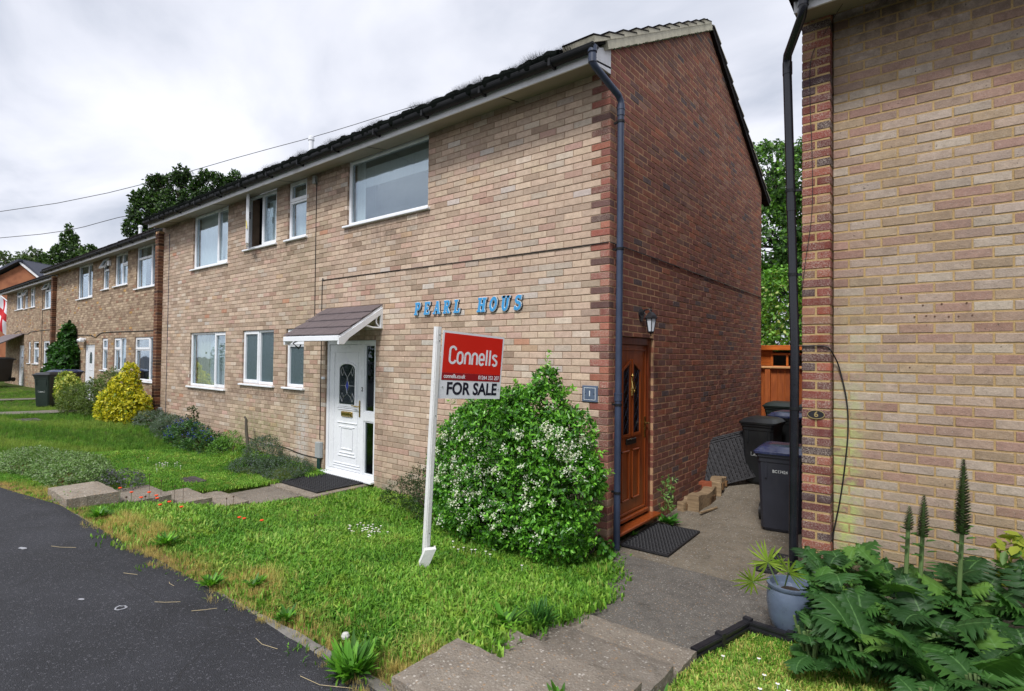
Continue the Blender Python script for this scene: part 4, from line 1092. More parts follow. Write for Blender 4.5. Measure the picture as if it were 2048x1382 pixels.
# ---- pillar between the blocks
PI1 = bpy.data.objects.new('party_wall_pillar', None); PI1.location = (-11.99, -.05, .2); link(PI1); WORLD.add(PI1.name)
tag(PI1, 'narrow dark red brick pillar between the corner block and the next block', 'pillar', 'brick pillars between terrace blocks')
def pillar(P, x0, x1, yf, yb, z0, z1, pal, mats, mort):
    mb = MB(); mb.box(x0+.006, x1-.006, yf+.006, yb, z0, z1); mb.build('core', mort, P)
    nb = 0; big = MB()
    k = math.ceil(z0/.075)
    while (k+1)*.075 < z1:
        za, zb = k*.075+.005, (k+1)*.075-.005
        segs = [(x0, x1)] if k % 2 else [(x0, (x0+x1)/2-.005), ((x0+x1)/2+.005, x1)]
        for i, (a, b) in enumerate(segs):
            mb = MB(); jj = random.uniform(-.002, .002); mb.box(a, b, yf+jj, yb-.002, za, zb, .004)
            o = mb.build('brick', mats, P); o.color = jcol(pick(pal), .18)
        k += 1
pillar(PI1, -12.10, -11.89, -.115, .45, -.2, 4.70, PAL_PILL, M['brick_red_o'], M['mortar_red'])
# ------------------------------------------------------------------ further blocks of the terrace
def block(x0, x1, s, ops, label, pal, z0=-.2):
    H = wthing('terraced_house', (x1, s, gz(x1-1, -.1)), label, 'house', 'brick terrace blocks of the street')
    F = facade_fn(s); mb = MB(); backing(mb, F, x0, x1, z0, lambda u: 4.95, ops, .005, .25); mb.build('wall', M['mortar_face'], H)
    mb = MB(); mb.box(x0, x0+.2, s+.26, s+5.9, z0, 5.0); mb.box(x0, x1, s+5.7, s+5.9, z0, 4.9); mb.build('back_wall', M['mortar_red'], H)
    W = Wall(H); W.add(lay(x0, x1, z0, lambda u: 4.83, ops, (0, .1125)), F, 0, lambda r: pick(pal), (M['brick_face'], M['brick_face_o'])); W.finish(0)
    return H
PAL_B2 = [(6, C(162, 142, 120)), (5, C(150, 130, 110)), (4, C(172, 152, 130)), (2, C(136, 116, 98)), (2, C(186, 166, 142)), (1.2, C(150, 116, 96)), (.5, C(176, 140, 90))]
O2 = [(-15.40, -13.70, 3.62, 5), (-17.27, -16.12, 3.82, 5), (-18.43, -17.82, 3.80, 5), (-21.20, -19.50, 3.64, 5),
      (-15.38, -13.68, 1.02, 2.24), (-17.20, -16.08, 1.24, 2.24), (-18.34, -17.76, 1.24, 2.24), (-20.15, -19.08, -.3, 2.05)]
H2 = block(-24.0, -12.1, .5, O2, 'set-back second house block with a climber and yellow shrub against its front', PAL_B2)
eaves(H2, -24.3, -12.05, .5, brush=False, gx1=-12.1)
roof(H2, -24.3, -12.05, .5)
flue(H2, -23.0, 2.9, 6.15, .75)
TT = lambda k: [(0, .64, 0, .72, 'fixed'), (0, .64, .72, 1, k), (.64, 1, 0, 1, 'fixed')]
add_window(H2, .5, -15.40, -13.70, 3.62, 4.80, TT('fixed'), cur_cfg=[(0, .2, 0, 0, 'net', .02), (.5, .7, 0, 0, 'shade', .02)])
add_window(H2, .5, -17.27, -16.12, 3.82, 4.80, [(0, .52, 0, 1, 'fixed'), (.52, 1, 0, .62, 'fixed'), (.52, 1, .62, 1, 'sash')], cur_cfg=[(0, 1, .3, 0, 'net', .01)])
add_window(H2, .5, -18.43, -17.82, 3.80, 4.80, TL(.62, 'tilt'), cur_cfg=[(0, 1, .4, 0, 'net', .01)])
add_window(H2, .5, -21.20, -19.50, 3.64, 4.80, V1(.66), cur_cfg=[(0, .3, 0, 0, 'shade', .02)])
add_window(H2, .5, -15.38, -13.68, 1.02, 2.24, TT('sash'), cur_cfg=[], glass='glass')
add_window(H2, .5, -17.20, -16.08, 1.24, 2.24, [(0, .48, 0, .66, 'fixed'), (0, .48, .66, 1, 'sash'), (.48, 1, 0, 1, 'fixed')], cur_cfg=[(0, 1, .2, 0, 'blind', 0)])
add_window(H2, .5, -18.34, -17.76, 1.24, 2.24, TL(.66), cur_cfg=[(0, 1, .2, 0, 'blind', 0)])
def far_door(H, s, x0, x1, z0, z1, glass=True):
    mb = MB(); rect_frame(mb, x0, x1, z0, z1, s+.03, s+.1, .07); mb.box(x0+.07, x1-.07, s+.045, s+.09, z0+.06, z1-.07, .004)
    for q_ in ((.25, .75, .12, .36), (.25, .75, .42, .60)):
        w_ = x1-x0; h_ = z1-z0; moulding(mb, x0+w_*q_[0], x0+w_*q_[1], z0+h_*q_[2], z0+h_*q_[3], s+.045, .02, .012)
    d = mb.build('door', M['upvc'], H)
    cx = (x0+x1)/2; pm = MB(); pm.prism([(cx-.13, z1-.62), (cx+.13, z1-.62)] + uarc(cx, z1-.40, .13, .16, 0, PI, 8), YF(s+.038), 0, .01); pm.build('arched_pane', M['glass_dark'], d)
    mb = MB(); mb.box(cx-.1, cx+.1, s+.03, s+.046, z0+.95, z0+1.0); mb.build('letter_box', M['brass'], d)
    return d
far_door(H2, .5, -20.15, -19.08, -.02, 2.05)
mb = MB(); mb.tube([(-20.12, .5, 2.22), (-20.1, .36, 2.24), (-20.05, .28, 2.16)], .05, 8); mb.box(-20.3, -19.95, .30, .44, 2.14, 2.24, .02); mb.build('security_light', M['upvc'], H2)
cable(H2, [(-12.2, .49, 2.40), (-15, .49, 2.41), (-17.9, .49, 2.43), (-18.6, .49, 2.38), (-18.95, .49, 2.29), (-19.4, .49, 2.33), (-19.8, .49, 2.37), (-23.9, .49, 2.40)], .012)
mb = MB(); mb.box(-17.72, -17.60, .42, .5, 4.5, 4.66, .01); mb.build('alarm_box', M['upvc'], H2)
PI2 = bpy.data.objects.new('party_wall_pillar', None); PI2.location = (-24.1, .45, .2); link(PI2); WORLD.add(PI2.name)
tag(PI2, 'farther dark red brick pillar beside the wheelie bin and the third block', 'pillar', 'brick pillars between terrace blocks')
pillar(PI2, -24.25, -24.02, .37, .95, -.2, 4.70, PAL_PILL, M['brick_red_o'], M['mortar_red'])
s3 = .95
O3 = [(-28.35, -26.75, 3.66, 5), (-31.02, -30.02, 3.85, 5), (-32.15, -31.5, 3.84, 5), (-34.05, -32.5, 3.86, 5),
      (-28.25, -26.72, 1.12, 2.25), (-30.10, -29.05, 1.24, 2.25), (-31.1, -30.6, 1.24, 2.25), (-33.05, -31.95, -.3, 2.08)]
H3 = block(-36.3, -24.2, s3, O3, 'farthest terrace block with a brown lean-to porch and English flag at its far end', PAL_B2)
eaves(H3, -36.6, -24.25, s3, brush=False, gx1=-24.3)
roof(H3, -36.6, -24.25, s3)
add_window(H3, s3, -28.35, -26.75, 3.66, 4.80, [(0, .6, 0, .70, 'fixed'), (0, .6, .70, 1, 'tilt'), (.6, 1, 0, 1, 'fixed')], cur_cfg=[(0, .3, 0, 0, 'net', .02)])
add_window(H3, s3, -31.02, -30.02, 3.85, 4.80, [(0, .5, 0, .62, 'fixed'), (0, .5, .62, 1, 'sash'), (.5, 1, 0, 1, 'fixed')], cur_cfg=[])
add_window(H3, s3, -32.15, -31.5, 3.84, 4.80, TL(.6, 'tilt'), cur_cfg=[])
add_window(H3, s3, -34.05, -32.5, 3.86, 4.80, [(0, .62, 0, .7, 'fixed'), (0, .62, .7, 1, 'sash'), (.62, 1, 0, 1, 'fixed')], cur_cfg=[(.0, .5, .3, 0, 'shade', .02)])
add_window(H3, s3, -28.25, -26.72, 1.12, 2.25, [(0, .6, 0, .66, 'fixed'), (0, .6, .66, 1, 'sash'), (.6, 1, 0, 1, 'fixed')], cur_cfg=[(0, 1, 0, 0, 'shade', .02)])
add_window(H3, s3, -30.10, -29.05, 1.24, 2.25, TL(.66), cur_cfg=[(0, 1, .3, 0, 'blind', 0)])
add_window(H3, s3, -31.1, -30.6, 1.24, 2.25, TL(.66), cur_cfg=[])
far_door(H3, s3, -33.05, -31.95, .02, 2.08)
cable(H3, [(-24.4, s3-.01, 2.72), (-28, s3-.01, 2.73), (-30.5, s3-.01, 2.70), (-31.2, s3-.01, 2.62), (-32.5, s3-.01, 2.66), (-33, s3-.01, 2.8), (-34.2, s3-.01, 2.70)], .014)
cable(H3, [(-28.5, s3-.01, .9), (-28.5, s3-.01, 4.6)], .012)
mb = MB(); mb.add([(-36.4, s3, 2.62), (-32.0, s3, 2.62), (-31.9, s3-.9, 2.10), (-36.4, s3-.9, 2.10), (-36.4, s3, 2.66), (-32.0, s3, 2.66), (-31.9, s3-.9, 2.15), (-36.4, s3-.9, 2.15)], [(0,1,2,3),(4,7,6,5),(0,4,5,1),(3,2,6,7),(0,3,7,4),(1,5,6,2)])
po = mb.build('porch_roof', M['canopy_tile'], H3)
mb = MB(); mb.box(-36.4, -31.9, s3-.94, s3-.90, 2.02, 2.12); mb.build('porch_fascia', M['upvc'], po)
aw = wthing('awning_arms', (-34.5, 0, 2.0), 'pair of white folding arms reaching out in front of the farthest block', 'awning')
for d_ in (0, .35):
    mb = MB(); mb.tube([(-36.6+d_, s3-1.2, 2.06), (-33.2+d_, s3-1.6, 1.68), (-31.9, s3-1.7, 1.60)], .05, 8); mb.build('arm', M['upvc'], aw)

# ------------------------------------------------------------------ neighbouring house on the right
H6 = wthing('brick_house', (1.762, 0, -.1), 'nearby house on the right with grey-pink brick wall and worn red corner pier', 'house')
mb = MB(); mb.box(1.974, 7.5, .1135, .36, -.5, 4.75); mb.build('wall', M['mortar_h6'], H6)
mb = MB(); mb.box(1.768, 1.962, .004, .34, -.5, 4.75); mb.box(1.768, 1.96, .34, 6.2, -.5, 4.75); mb.build('pier_core', M['mortar_h6'], H6)
W = Wall(H6)
r6 = lay(1.972, 7.5, -.3, lambda u: 4.70, [], (2.0765-.2165*10+.003, 2.181-.2165*10+.003), L=.2165, j=.012, jz=.012)
W.add(r6, lambda u, d, z: (u, .11+d, z), 0, lambda r: pick(PAL_H6), (M['brick_h6'], M['brick_h6_o'])); W.finish(300)
mb = MB()
for k in range(-4, 62):
    za, zb = k*.075+.006, (k+1)*.075-.006
    segs = [(1.762, 1.967)] if k % 2 == 0 else [(1.762, 1.859), (1.871, 1.967)]
    for a, b in segs:
        bb = MB(); jj = random.uniform(-.003, .002); bb.box(a, b, jj, .113, za+random.uniform(-.0015, .0015), zb, .005)
        o = bb.build('pier_brick', M['brick_bloom_o'], H6); o.color = jcol(pick(PAL_BLOOM), .2)
sd = MB()
for (a, b, z0, zl, zr, k) in lay(.12, 6.1, -.3, lambda u: 4.7, [], (0, .1125)):
    sd.col = jcol(pick(PAL_GABLE)); brick_geo(sd, lambda u, d, z: (1.762+d, u, z), a, b, z0, zl, zr, depth=.03, simple=True)
tag(sd.build('side_brickwork', M['brick_red'], H6, color=True), kind='stuff')
eaves(H6, 1.77, 7.5, 0, zw=4.60, zf=4.50, brush=False, gzc=4.62, gx1=7.5)
mb = MB(); mb.box(1.71, 7.6, -.40, 3, 4.69, 4.74); mb.add([(1.71, -.42, 4.70), (7.6, -.42, 4.70), (7.6, 3, 6.6), (1.71, 3, 6.6), (1.71, -.42, 4.78), (7.6, -.42, 4.78), (7.6, 3, 6.7), (1.71, 3, 6.7)], [(0,1,2,3),(4,7,6,5),(0,4,5,1),(3,2,6,7),(0,3,7,4),(1,5,6,2)])
mb.build('roof', M['tile_dark'], H6)
downpipe(H6, [(1.845, -.41, 4.62), (1.845, -.41, 4.50), (1.83, -.38, 4.44), (1.665, -.05, 4.345), (1.655, -.02, 4.30), (1.655, -.01, 4.2), (1.685, .0, 3.0), (1.712, .0, 1.9), (1.70, .0, -.1)], 'pipe_black',
         collars=[((1.845, -.41, 4.60), (1.845, -.41, 4.50), .039), ((1.655, -.01, 4.30), (1.656, -.01, 4.20), .038), ((1.6805, .0, 3.17), (1.6835, .0, 3.05), .038)],
         brackets=[((1.679, .0, 3.22), (1.79, .02)), ((1.697, .0, 2.52), (1.79, .02)), ((1.711, .0, 1.42), (1.79, .02))])
cable(H6, [(1.70, -.008, 1.935), (1.80, -.010, 1.930), (1.90, -.012, 1.932), (1.955, -.012, 1.915), (1.99, .06, 1.84), (2.019, .095, 1.741), (2.064, .10, 1.503), (2.074, .10, 1.266), (2.053, .10, .987), (2.019, .10, .704), (1.963, .08, .355), (1.95, .05, .1)], .0058)
cable(H6, [(2.10, -.2, 4.57), (1.93, -.006, 4.46), (1.833, -.006, 4.288), (1.823, -.006, 3.941), (1.837, -.006, 3.526), (1.838, -.006, 3.035), (1.79, -.006, 2.62), (1.766, -.004, 2.40)], .0026)
mb = MB()
for (x, z) in ((2.50, 2.15), (2.57, 2.155), (2.62, 2.15), (2.70, 2.145), (2.755, 2.145), (2.83, 2.15), (2.55, 2.235), (2.66, 2.24), (2.80, 2.24), (2.42, 2.30), (2.47, 1.77)):
    mb.tube([(x, .105, z), (x, .112, z)], .006, 8)
mb.build('screw_plug', plain('rusty_plug', (.10, .05, .03), .8), H6)
pq = wthing('number_plaque', (1.867, 0, 1.38), 'oval black and gold number 6 plaque on the red corner pier', 'sign')
M['gold'] = plain('gold_paint', (.42, .32, .14), .4, metal=.4)
mb = MB(); mb.prism([(1.867+.062*math.cos(a), 1.382+.036*math.sin(a)) for a in np.linspace(0, 2*PI, 36)[:-1]], YF(0), -.010, -.003); mb.build('oval_plate', M['black_metal'], pq)
mb = MB(); ring_poly(mb, [(1.867+.062*math.cos(a), 1.382+.036*math.sin(a)) for a in np.linspace(0, 2*PI, 36)[:-1]], [(1.867+.057*math.cos(a), 1.382+.031*math.sin(a)) for a in np.linspace(0, 2*PI, 36)[:-1]], YF(0), -.0125, -.009); mb.build('rim', M['gold'], pq)
place_text('number', pq, '6', .062, (1.868, -.0112, 1.382), (1, 0, 0), (0, 0, 1), 'gold', offset=.0012)

# ------------------------------------------------------------------ estate agent's board
M['sign_red'] = plain('sign_red', C(216, 34, 22), .4, .03, 3)
M['sign_dark_red'] = plain('sign_dark_red', C(150, 22, 34), .4, .03, 3)
M['sign_white'] = plain('sign_white', (.80, .82, .88), .4, .03, 3)
M['sign_ink'] = plain('sign_ink', C(22, 24, 44), .4, .05)
M['post_paint'] = plain('white_post_paint', (.74, .74, .74), .5, .06, 6, .002, 40, dirt=((.22, .20, .16), .5))
BL = Vector((-.663, -1.744, 1.459)); UX = Vector((.076, .719, -.039)); UY = Vector((.038, .016, .576))
UX -= UX.project(UY)*.0
wS, hS = UX.length, UY.length; ux, uy = UX.normalized(), UY.normalized(); nz = ux.cross(uy).normalized()
sg = wthing('for_sale_board', (-.70, -1.86, .07), 'red and white FOR SALE board on a white post in the grass', 'sign')
def P3(a, b, d=0): return tuple(BL + ux*a + uy*b + nz*d)
mb = MB(); mb.prism([(0, 0), (wS, 0), (wS, hS), (0, hS)], lambda a, b, d: P3(a, b, d), -.006, 0); bd = mb.build('board', M['sign_white'], sg)
mb = MB(); mb.prism([(.018, .222), (wS-.018, .222), (wS-.018, hS-.018), (.018, hS-.018)], P3, .0004, .0012); mb.build('red_panel', M['sign_red'], bd)
mb = MB(); mb.prism([(.018, .158), (wS-.018, .158), (wS-.018, .2215), (.018, .2215)], P3, .0004, .0012); mb.build('dark_red_band', M['sign_dark_red'], bd)
# hand-drawn rounded letter strokes for the big word
def rstroke(mb, pts, w, fn):
    for i in range(len(pts)-1):
        a, b = Vector((*pts[i], 0)), Vector((*pts[i+1], 0)); d = (b-a).normalized(); n_ = Vector((-d.y, d.x, 0))*w/2
        mb.prism([tuple((a-n_)[:2]), tuple((b-n_)[:2]), tuple((b+n_)[:2]), tuple((a+n_)[:2])], fn, .0014+.00002*(i % 5), .0022+.00002*(i % 7))
        mb.prism([(b.x+w/2*math.cos(t), b.y+w/2*math.sin(t)) for t in np.linspace(0, 2*PI, 11)[:-1]], fn, .00141+.00003*(i % 4), .00221+.00003*(i % 6)) if i < len(pts)-2 else None
GL = {'C': (.50, [arcp(.25, .76, .19, .18, 0, 180, 8)+arcp(.25, .22, .19, .18, 180, 360, 8)]),
      'o': (.50, [arcp(.24, .46, .17, .20, 0, 180, 8)+arcp(.24, .22, .17, .18, 180, 360, 8)+[(.41, .46)]]),
      'n': (.50, [[(.08, .02), (.08, .42)]+arcp(.25, .44, .17, .22, 180, 0, 8)+[(.42, .02)]]),
      'e': (.50, [[(.08, .34), (.41, .34), (.41, .46)]+arcp(.245, .46, .165, .20, 0, 180, 8)+[(.08, .22)]+arcp(.245, .22, .165, .18, 180, 330, 8)]),
      'l': (.24, [[(.10, .02), (.10, .92)]]),
      's': (.46, [arcp(.23, .52, .15, .13, 20, 180, 6)+[(.08, .50), (.38, .28)]+arcp(.23, .18, .15, .14, 0, -160, 6)])}
mb = MB(); tw = sum(GL[c][0] for c in 'Connells'); sc_ = .155; sx_ = (wS*.80)/tw; x = wS*.11
for ch in 'Connells':
    adv, strokes = GL[ch]
    for st in strokes: rstroke(mb, [(x+a*sx_, .30+b*sc_) for a, b in st], .0205, P3)
    x += adv*sx_
mb.build('company_name', M['sign_white'], bd)
place_text('web_address', bd, 'connells.co.uk', .050, P3(.040, .192, .0014), ux, uy, 'sign_white', align='LEFT', sx=.84, offset=.0008)
place_text('phone_number', bd, '01264 352 207', .050, P3(wS-.030, .190, .0014), ux, uy, 'sign_white', align='RIGHT', sx=.86, offset=.0002)
place_text('sale_words', bd, 'FOR SALE', .148, P3(wS*.52, .082, .0006), ux, uy, 'sign_ink', sx=.94, offset=.0042)
mb = MB(); [mb.tube([P3(a, b, .0), P3(a, b, .004)], .007, 8) for a, b in ((.035, .10), (wS-.03, .09))]; mb.build('bolt', M['grey_box'], bd)
pt0, pt1 = Vector((-.738, -1.79, .10)), Vector((-.655, -1.765, 2.062)); ax = (pt1-pt0).normalized()
mb = MB(); mid = (pt0+pt1)/2; vx = (ux - ax*ux.dot(ax)).normalized(); vy = ax.cross(vx)
mb.obox(mid, vx*.026, vy*.019, (pt1-pt0)/2); mb.obox(mid+vx*-.0+vy*-.021, vx*.017, vy*.004, (pt1-pt0)/2*.999)
mb.build('post', M['post_paint'], sg)
ft0, ft1 = Vector((-.80, -1.83, -.05)), Vector((-.70, -1.77, .22)); fx_ = (ft1-ft0).normalized()
mb = MB(); wv = Vector((.55, .83, 0)).normalized(); mb.obox((ft0+ft1)/2+Vector((.03, -.03, 0)), wv*.045, fx_.cross(wv)*.022, (ft1-ft0)/2); mb.build('stake', M['post_paint'], sg)
mb = MB(); [mb.tube([tuple(pt0+(pt1-pt0)*t+vy*s_*.020+vx*o_), tuple(pt0+(pt1-pt0)*t+vy*s_*.027+vx*o_)], .005, 6) for t in (.94, .965, .62, .12) for s_ in (-1,) for o_ in (.006,)]; mb.build('nail', M['cable'], sg)

# ------------------------------------------------------------------ wheelie bins
M['bin_grey'] = plain('dark_grey_bin_plastic', C(44, 46, 56), .45, .15, 5, .001, 60, dirt=((.10, .10, .09), .3))
M['bin_black'] = plain('black_bin_plastic', C(30, 33, 36), .42, .15, 5, dirt=((.09, .09, .08), .3))
M['bin_green'] = plain('dark_green_bin_plastic', C(30, 42, 38), .45, .15, 5)
M['lid_blue'] = plain('blue_bin_lid', C(44, 54, 92), .22, .15, 6, dirt=((.28, .30, .34), .6))
M['label_white'] = plain('faded_white_print', (.5, .52, .52), .5)
def make_bin(label, loc, rz, w, d, h, body, lid, group='wheelie bins', lidblue=False, sticker=None, number=None, scuff=False):
    t = empty('wheelie_bin', loc, label, 'bin', group, rz)
    def lv(k, z, wk, dk, y=0):
        r = .03; x, yy = w/2*wk, d/2*dk
        return [(-x+r, -yy+y, z), (x-r, -yy+y, z), (x, -yy+r+y, z), (x, yy-r+y, z), (x-r, yy+y, z), (-x+r, yy+y, z), (-x, yy-r+y, z), (-x, -yy+r+y, z)]
    L = [lv(0, .0, .72, .70, .01), lv(0, .03, .80, .76, .01), lv(0, h*.80, .90, .90), lv(0, h*.805, .93, .93), lv(0, h*.86, .94, .94), lv(0, h*.865, 1.0, 1.0), lv(0, h*.90, 1.0, 1.0)]
    mb = MB(); vs = [p for l in L for p in l]; n = 8
    mb.add(vs, [(i*n+k, i*n+(k+1) % n, i*n+n+(k+1) % n, i*n+n+k) for i in range(len(L)-1) for k in range(n)] + [tuple(range(7, -1, -1))])
    mb.box(-w*.30, -w*.26, -d*.46, -d*.43, h*.62, h*.80); mb.box(w*.26, w*.30, -d*.46, -d*.43, h*.62, h*.80)
    mb.box(-w*.3, w*.3, d*.34, d*.40, .10, .16)
    b = mb.build('body', M[body], t)
    T = [lv(0, h*.90, 1.06, 1.05, -.005), lv(0, h*.925, 1.07, 1.06, -.005), lv(0, h*.93, 1.02, 1.0, -.0), lv(0, h*.965, .90, .86, .02), lv(0, h*.985, .70, .60, .05), lv(0, h*.99, .3, .3, .05)]
    mb = MB(); mb.add([p for l in T for p in l], [(i*n+k, i*n+(k+1) % n, i*n+n+(k+1) % n, i*n+n+k) for i in range(len(T)-1) for k in range(n)] + [tuple(range(40, 48)), tuple(range(7, -1, -1))])
    mb.box(-w*.40, w*.40, d*.50, d*.60, h*.915, h*.94, .008)
    l = autosmooth(mb.build('lid', M[lid], t), 50)
    mb = MB(); mb.tube([(-w*.5, d*.56, h*.90), (w*.5, d*.56, h*.90)], .016, 8); mb.build('handle', M[body], t)
    for sx in (-1, 1):
        mb = MB(); mb.tube([(sx*(w*.5-.02), d*.40, .1), (sx*(w*.5+.03), d*.40, .1)], .1, 18); mb.tube([(sx*(w*.5-.03), d*.40, .1), (sx*(w*.5+.035), d*.40, .1)], .045, 12)
        mb.build('wheel', M['cable'], t)
    if sticker:
        z0, z1 = h*.42, h*.60; ydz = lambda z: -(d/2*(.76+.14*(z-.03)/(h*.8-.03)))+.01-.004
        mb = MB()
        for p in ((-.09, .09, z0, z0+.004), (-.09, .09, z1-.004, z1), (-.09, -.086, z0, z1), (.086, .09, z0, z1)): mb.box(p[0], p[1], ydz(p[2])-.002, ydz(p[3])+.004, p[2], p[3])
        for i in range(5): mb.box(-.06+.008*(i % 2), .06-.006*(i % 3), ydz(z0+.02)-.002, ydz(z0+.02)+.002, z0+.012+i*.011, z0+.017+i*.011)
        mb.tube([(0, ydz(z0+.1)-.001, z0+.095), (0, ydz(z0+.1)+.002, z0+.095)], .018, 10)
        mb.box(-.05, .05, ydz(z1-.03)-.002, ydz(z1-.03)+.002, z1-.035, z1-.018)
        mb.build('printed_label', M['label_white'], b)
    if number:
        me = text_mesh(number, .045, ext=.0005, sx=.9, offset=.001); me.materials.clear(); me.materials.append(M['label_white'])
        zz = h*.70; me.transform(Matrix.Translation((.0, -(d/2*.885)-.001, zz)) @ Matrix.Rotation(math.radians(86), 4, 'X'))
        o = bpy.data.objects.new('serial_number', me); link(o, b)
    return t
make_bin('large dark grey bin with pale smeared blue lid, nearest in the alley', (1.25, 1.80, gz(1.2, 1.8)+.01), math.radians(4), .50, .54, .95, 'bin_grey', 'lid_blue', number='BC17424')
make_bin('black bin with a printed label on its front, standing against the alley wall', (.62, 3.50, gz(.6, 3.5)+.01), math.radians(-4), .46, .52, .95, 'bin_black', 'bin_black', sticker=True)
make_bin('bin with clean bright blue lid just behind the labelled black bin', (.86, 4.15, gz(.9, 4)+.01), math.radians(-6), .48, .52, .95, 'bin_black', 'lid_blue')
make_bin('dark green lidded bin at the back of the alley, left of its pair', (.50, 5.25, gz(.5, 5)+.01), 0, .46, .52, .98, 'bin_green', 'bin_green')
make_bin('dark green lidded bin at the back of the alley, right of its pair', (1.02, 5.3, gz(1, 5)+.01), 0, .46, .52, .98, 'bin_green', 'bin_green')
make_bin('lone black wheelie bin standing on the far lawn by the green shrubs', (-17.1, -1.05, gz(-17, -1.1)+.02), math.radians(40), .46, .52, .98, 'bin_green', 'bin_black', sticker=True)
for i, (x, y, lb) in enumerate(((-31.2, -.9, 'black bin in front of the farthest house door, right of the row'), (-32.6, -.6, 'black bin in the far row under the porch, middle one'), (-31.9, .1, 'raised black bin standing behind the others under the far porch'))):
    make_bin(lb, (x, y, gz(x, y) + (.25 if i == 2 else 0)), math.radians(30), .75, .75, 1.15, 'bin_black', 'bin_black')
make_bin('blue-lidded bin half hidden behind the shrubs before the second block', (-18.6, -.35, gz(-18, -.3)+.05), math.radians(30), .58, .7, 1.0, 'bin_black', 'lid_blue')

# ------------------------------------------------------------------ mats, trays, timber, edging
M['rubber'] = plain('black_rubber', (.020, .020, .024), .6, .3, 20)
def honey_mat(label, cx, cy, w, d, z, rz=0, cell=.05, bars=.006, tilt=None, group='black rubber mats', name='rubber_mat', cat='door mat'):
    t = empty(name, (cx, cy, z), label, cat, group, rz)
    mb = MB(); mb.box(-w/2, w/2, -d/2, d/2, 0, .004)
    for (a, b, c, e) in ((-w/2, w/2, -d/2, -d/2+.015), (-w/2, w/2, d/2-.015, d/2), (-w/2, -w/2+.015, -d/2+.015, d/2-.015), (w/2-.015, w/2, -d/2+.015, d/2-.015)): mb.box(a, b, c, e, .0005, .020)
    mb.build('base', M['rubber'], t)
    mb = MB(); ny = int((d-.03)/cell); nx = int((w-.03)/cell)
    for j in range(ny):
        y = -d/2+.015+(j+.5)*(d-.03)/ny
        for i in range(nx):
            x = -w/2+.015+(i+.5+(.25 if j % 2 else -.25))*(w-.03)/nx
            mb.tube([(x-cell*.42, y, .010), (x-cell*.2, y, .018), (x+cell*.2, y, .018), (x+cell*.42, y, .010)], bars*.9, 5, cap=False)
        mb.box(-w/2+.01, w/2-.01, y+cell*.42, y+cell*.58, .004, .013)
    tag(mb.build('ribs', M['rubber'], t), kind='stuff'); return t
honey_mat('black ribbed rubber mat lying below the brown side door', .31, .64, .50, .94, -.112, math.radians(1), .036)
honey_mat('large black honeycomb mat on the doorstep of the white door', -4.43, -.42, 1.0, .78, -.052, 0, .05)
honey_mat('small dark mat half hidden behind the potted plant', 1.42, .66, .18, .56, -.112, math.radians(-4), .04)
M['rubber_keep'] = M['rubber']; M['rubber'] = plain('scuffed_black_plastic', (.05, .05, .055), .4, .3, 20)
t = honey_mat('stack of black plastic grid trays leaning on the alley wall', .20, 3.15, .62, .95, .34, 0, .055, .010, group='leaning trays', name='plastic_tray', cat='tray')
M['rubber'] = M['rubber_keep']
t.rotation_euler = (math.radians(36), math.radians(66), math.radians(-16)); 
for i, off in enumerate(((-.035, .03, .02), (-.07, .06, .03))):
    t2 = t.copy(); COL.objects.link(t2); t2.location = Vector(t.location)+Vector(off); t2['label'] = ['middle black grid tray of the leaning stack', 'black grid tray closest to the alley wall in the stack'][i]
    for ch in t.children:
        c_ = ch.copy(); COL.objects.link(c_); c_.parent = t2
t['label'] = 'front black grid tray of the stack leaning by the labelled bin'
M['timber'] = wood_mat('weathered_timber', C(104, 84, 62), C(172, 148, 116), .8, (.12, 1, 1), 30)
M['timber_end'] = wood_mat('split_timber', C(84, 62, 40), C(132, 98, 62), .85, (1, 1, .2), 40)
def log(label, x0, y0, x1, y1, w, h, z, seed):
    rnd = random.Random(seed); t = wthing('timber_block', ((x0+x1)/2, (y0+y1)/2, z), label, 'timber', 'old timber blocks by the alley wall')
    a, b = Vector((x0, y0, 0)), Vector((x1, y1, 0)); d_ = (b-a).normalized(); nn = Vector((-d_.y, d_.x, 0)); n = 10
    mb = MB(); vs = []
    for i in range(n+1):
        c_ = a+(b-a)*i/n + nn*.02*math.sin(i*.7+seed); hh = h*(1+.06*math.sin(i*.9+seed)); 
        for (u, v) in ((-.5, 0), (.5, 0), (.54, .55), (.48, .96), (.40, 1), (-.40, 1), (-.5, .94), (-.52, .5)):
            p = c_+nn*w*(u+rnd.uniform(-.03, .03)); vs.append((p.x, p.y, z+hh*(v+rnd.uniform(-.015, .015))))
    m_ = 8; mb.add(vs, [(i*m_+k, i*m_+(k+1) % m_, (i+1)*m_+(k+1) % m_, (i+1)*m_+k) for i in range(n) for k in range(m_)] + [tuple(range(m_-1, -1, -1)), tuple(range(n*m_, n*m_+m_))])
    mb.build('beam', M['timber'], t)
    mb = MB()
    for k in range(4):
        s_ = rnd.uniform(.15, .8); p = a+(b-a)*s_ - nn*w*.52; mb.obox((p.x, p.y, z+h*rnd.uniform(.25, .6)), d_*rnd.uniform(.02, .05), nn*.018, (0, 0, h*rnd.uniform(.15, .28)))
    mb.build('split_wood', M['timber_end'], t); return t
log('pale topped timber block nearest the side door, by the alley wall', .23, 1.83, .20, 2.62, .14, .20, -.10, 1)
log('timber block with a split knot lying nearer the leaning trays', .22, 2.60, .14, 3.30, .15, .20, -.05, 5)
log('short dark offcut tucked between the wall and the nearest timber block', .09, 1.75, .07, 2.2, .08, .12, -.10, 9)
st_ = [((.34, 1.72), (.42, 2.1)), ((.45, 2.45), (.52, 3.0))]
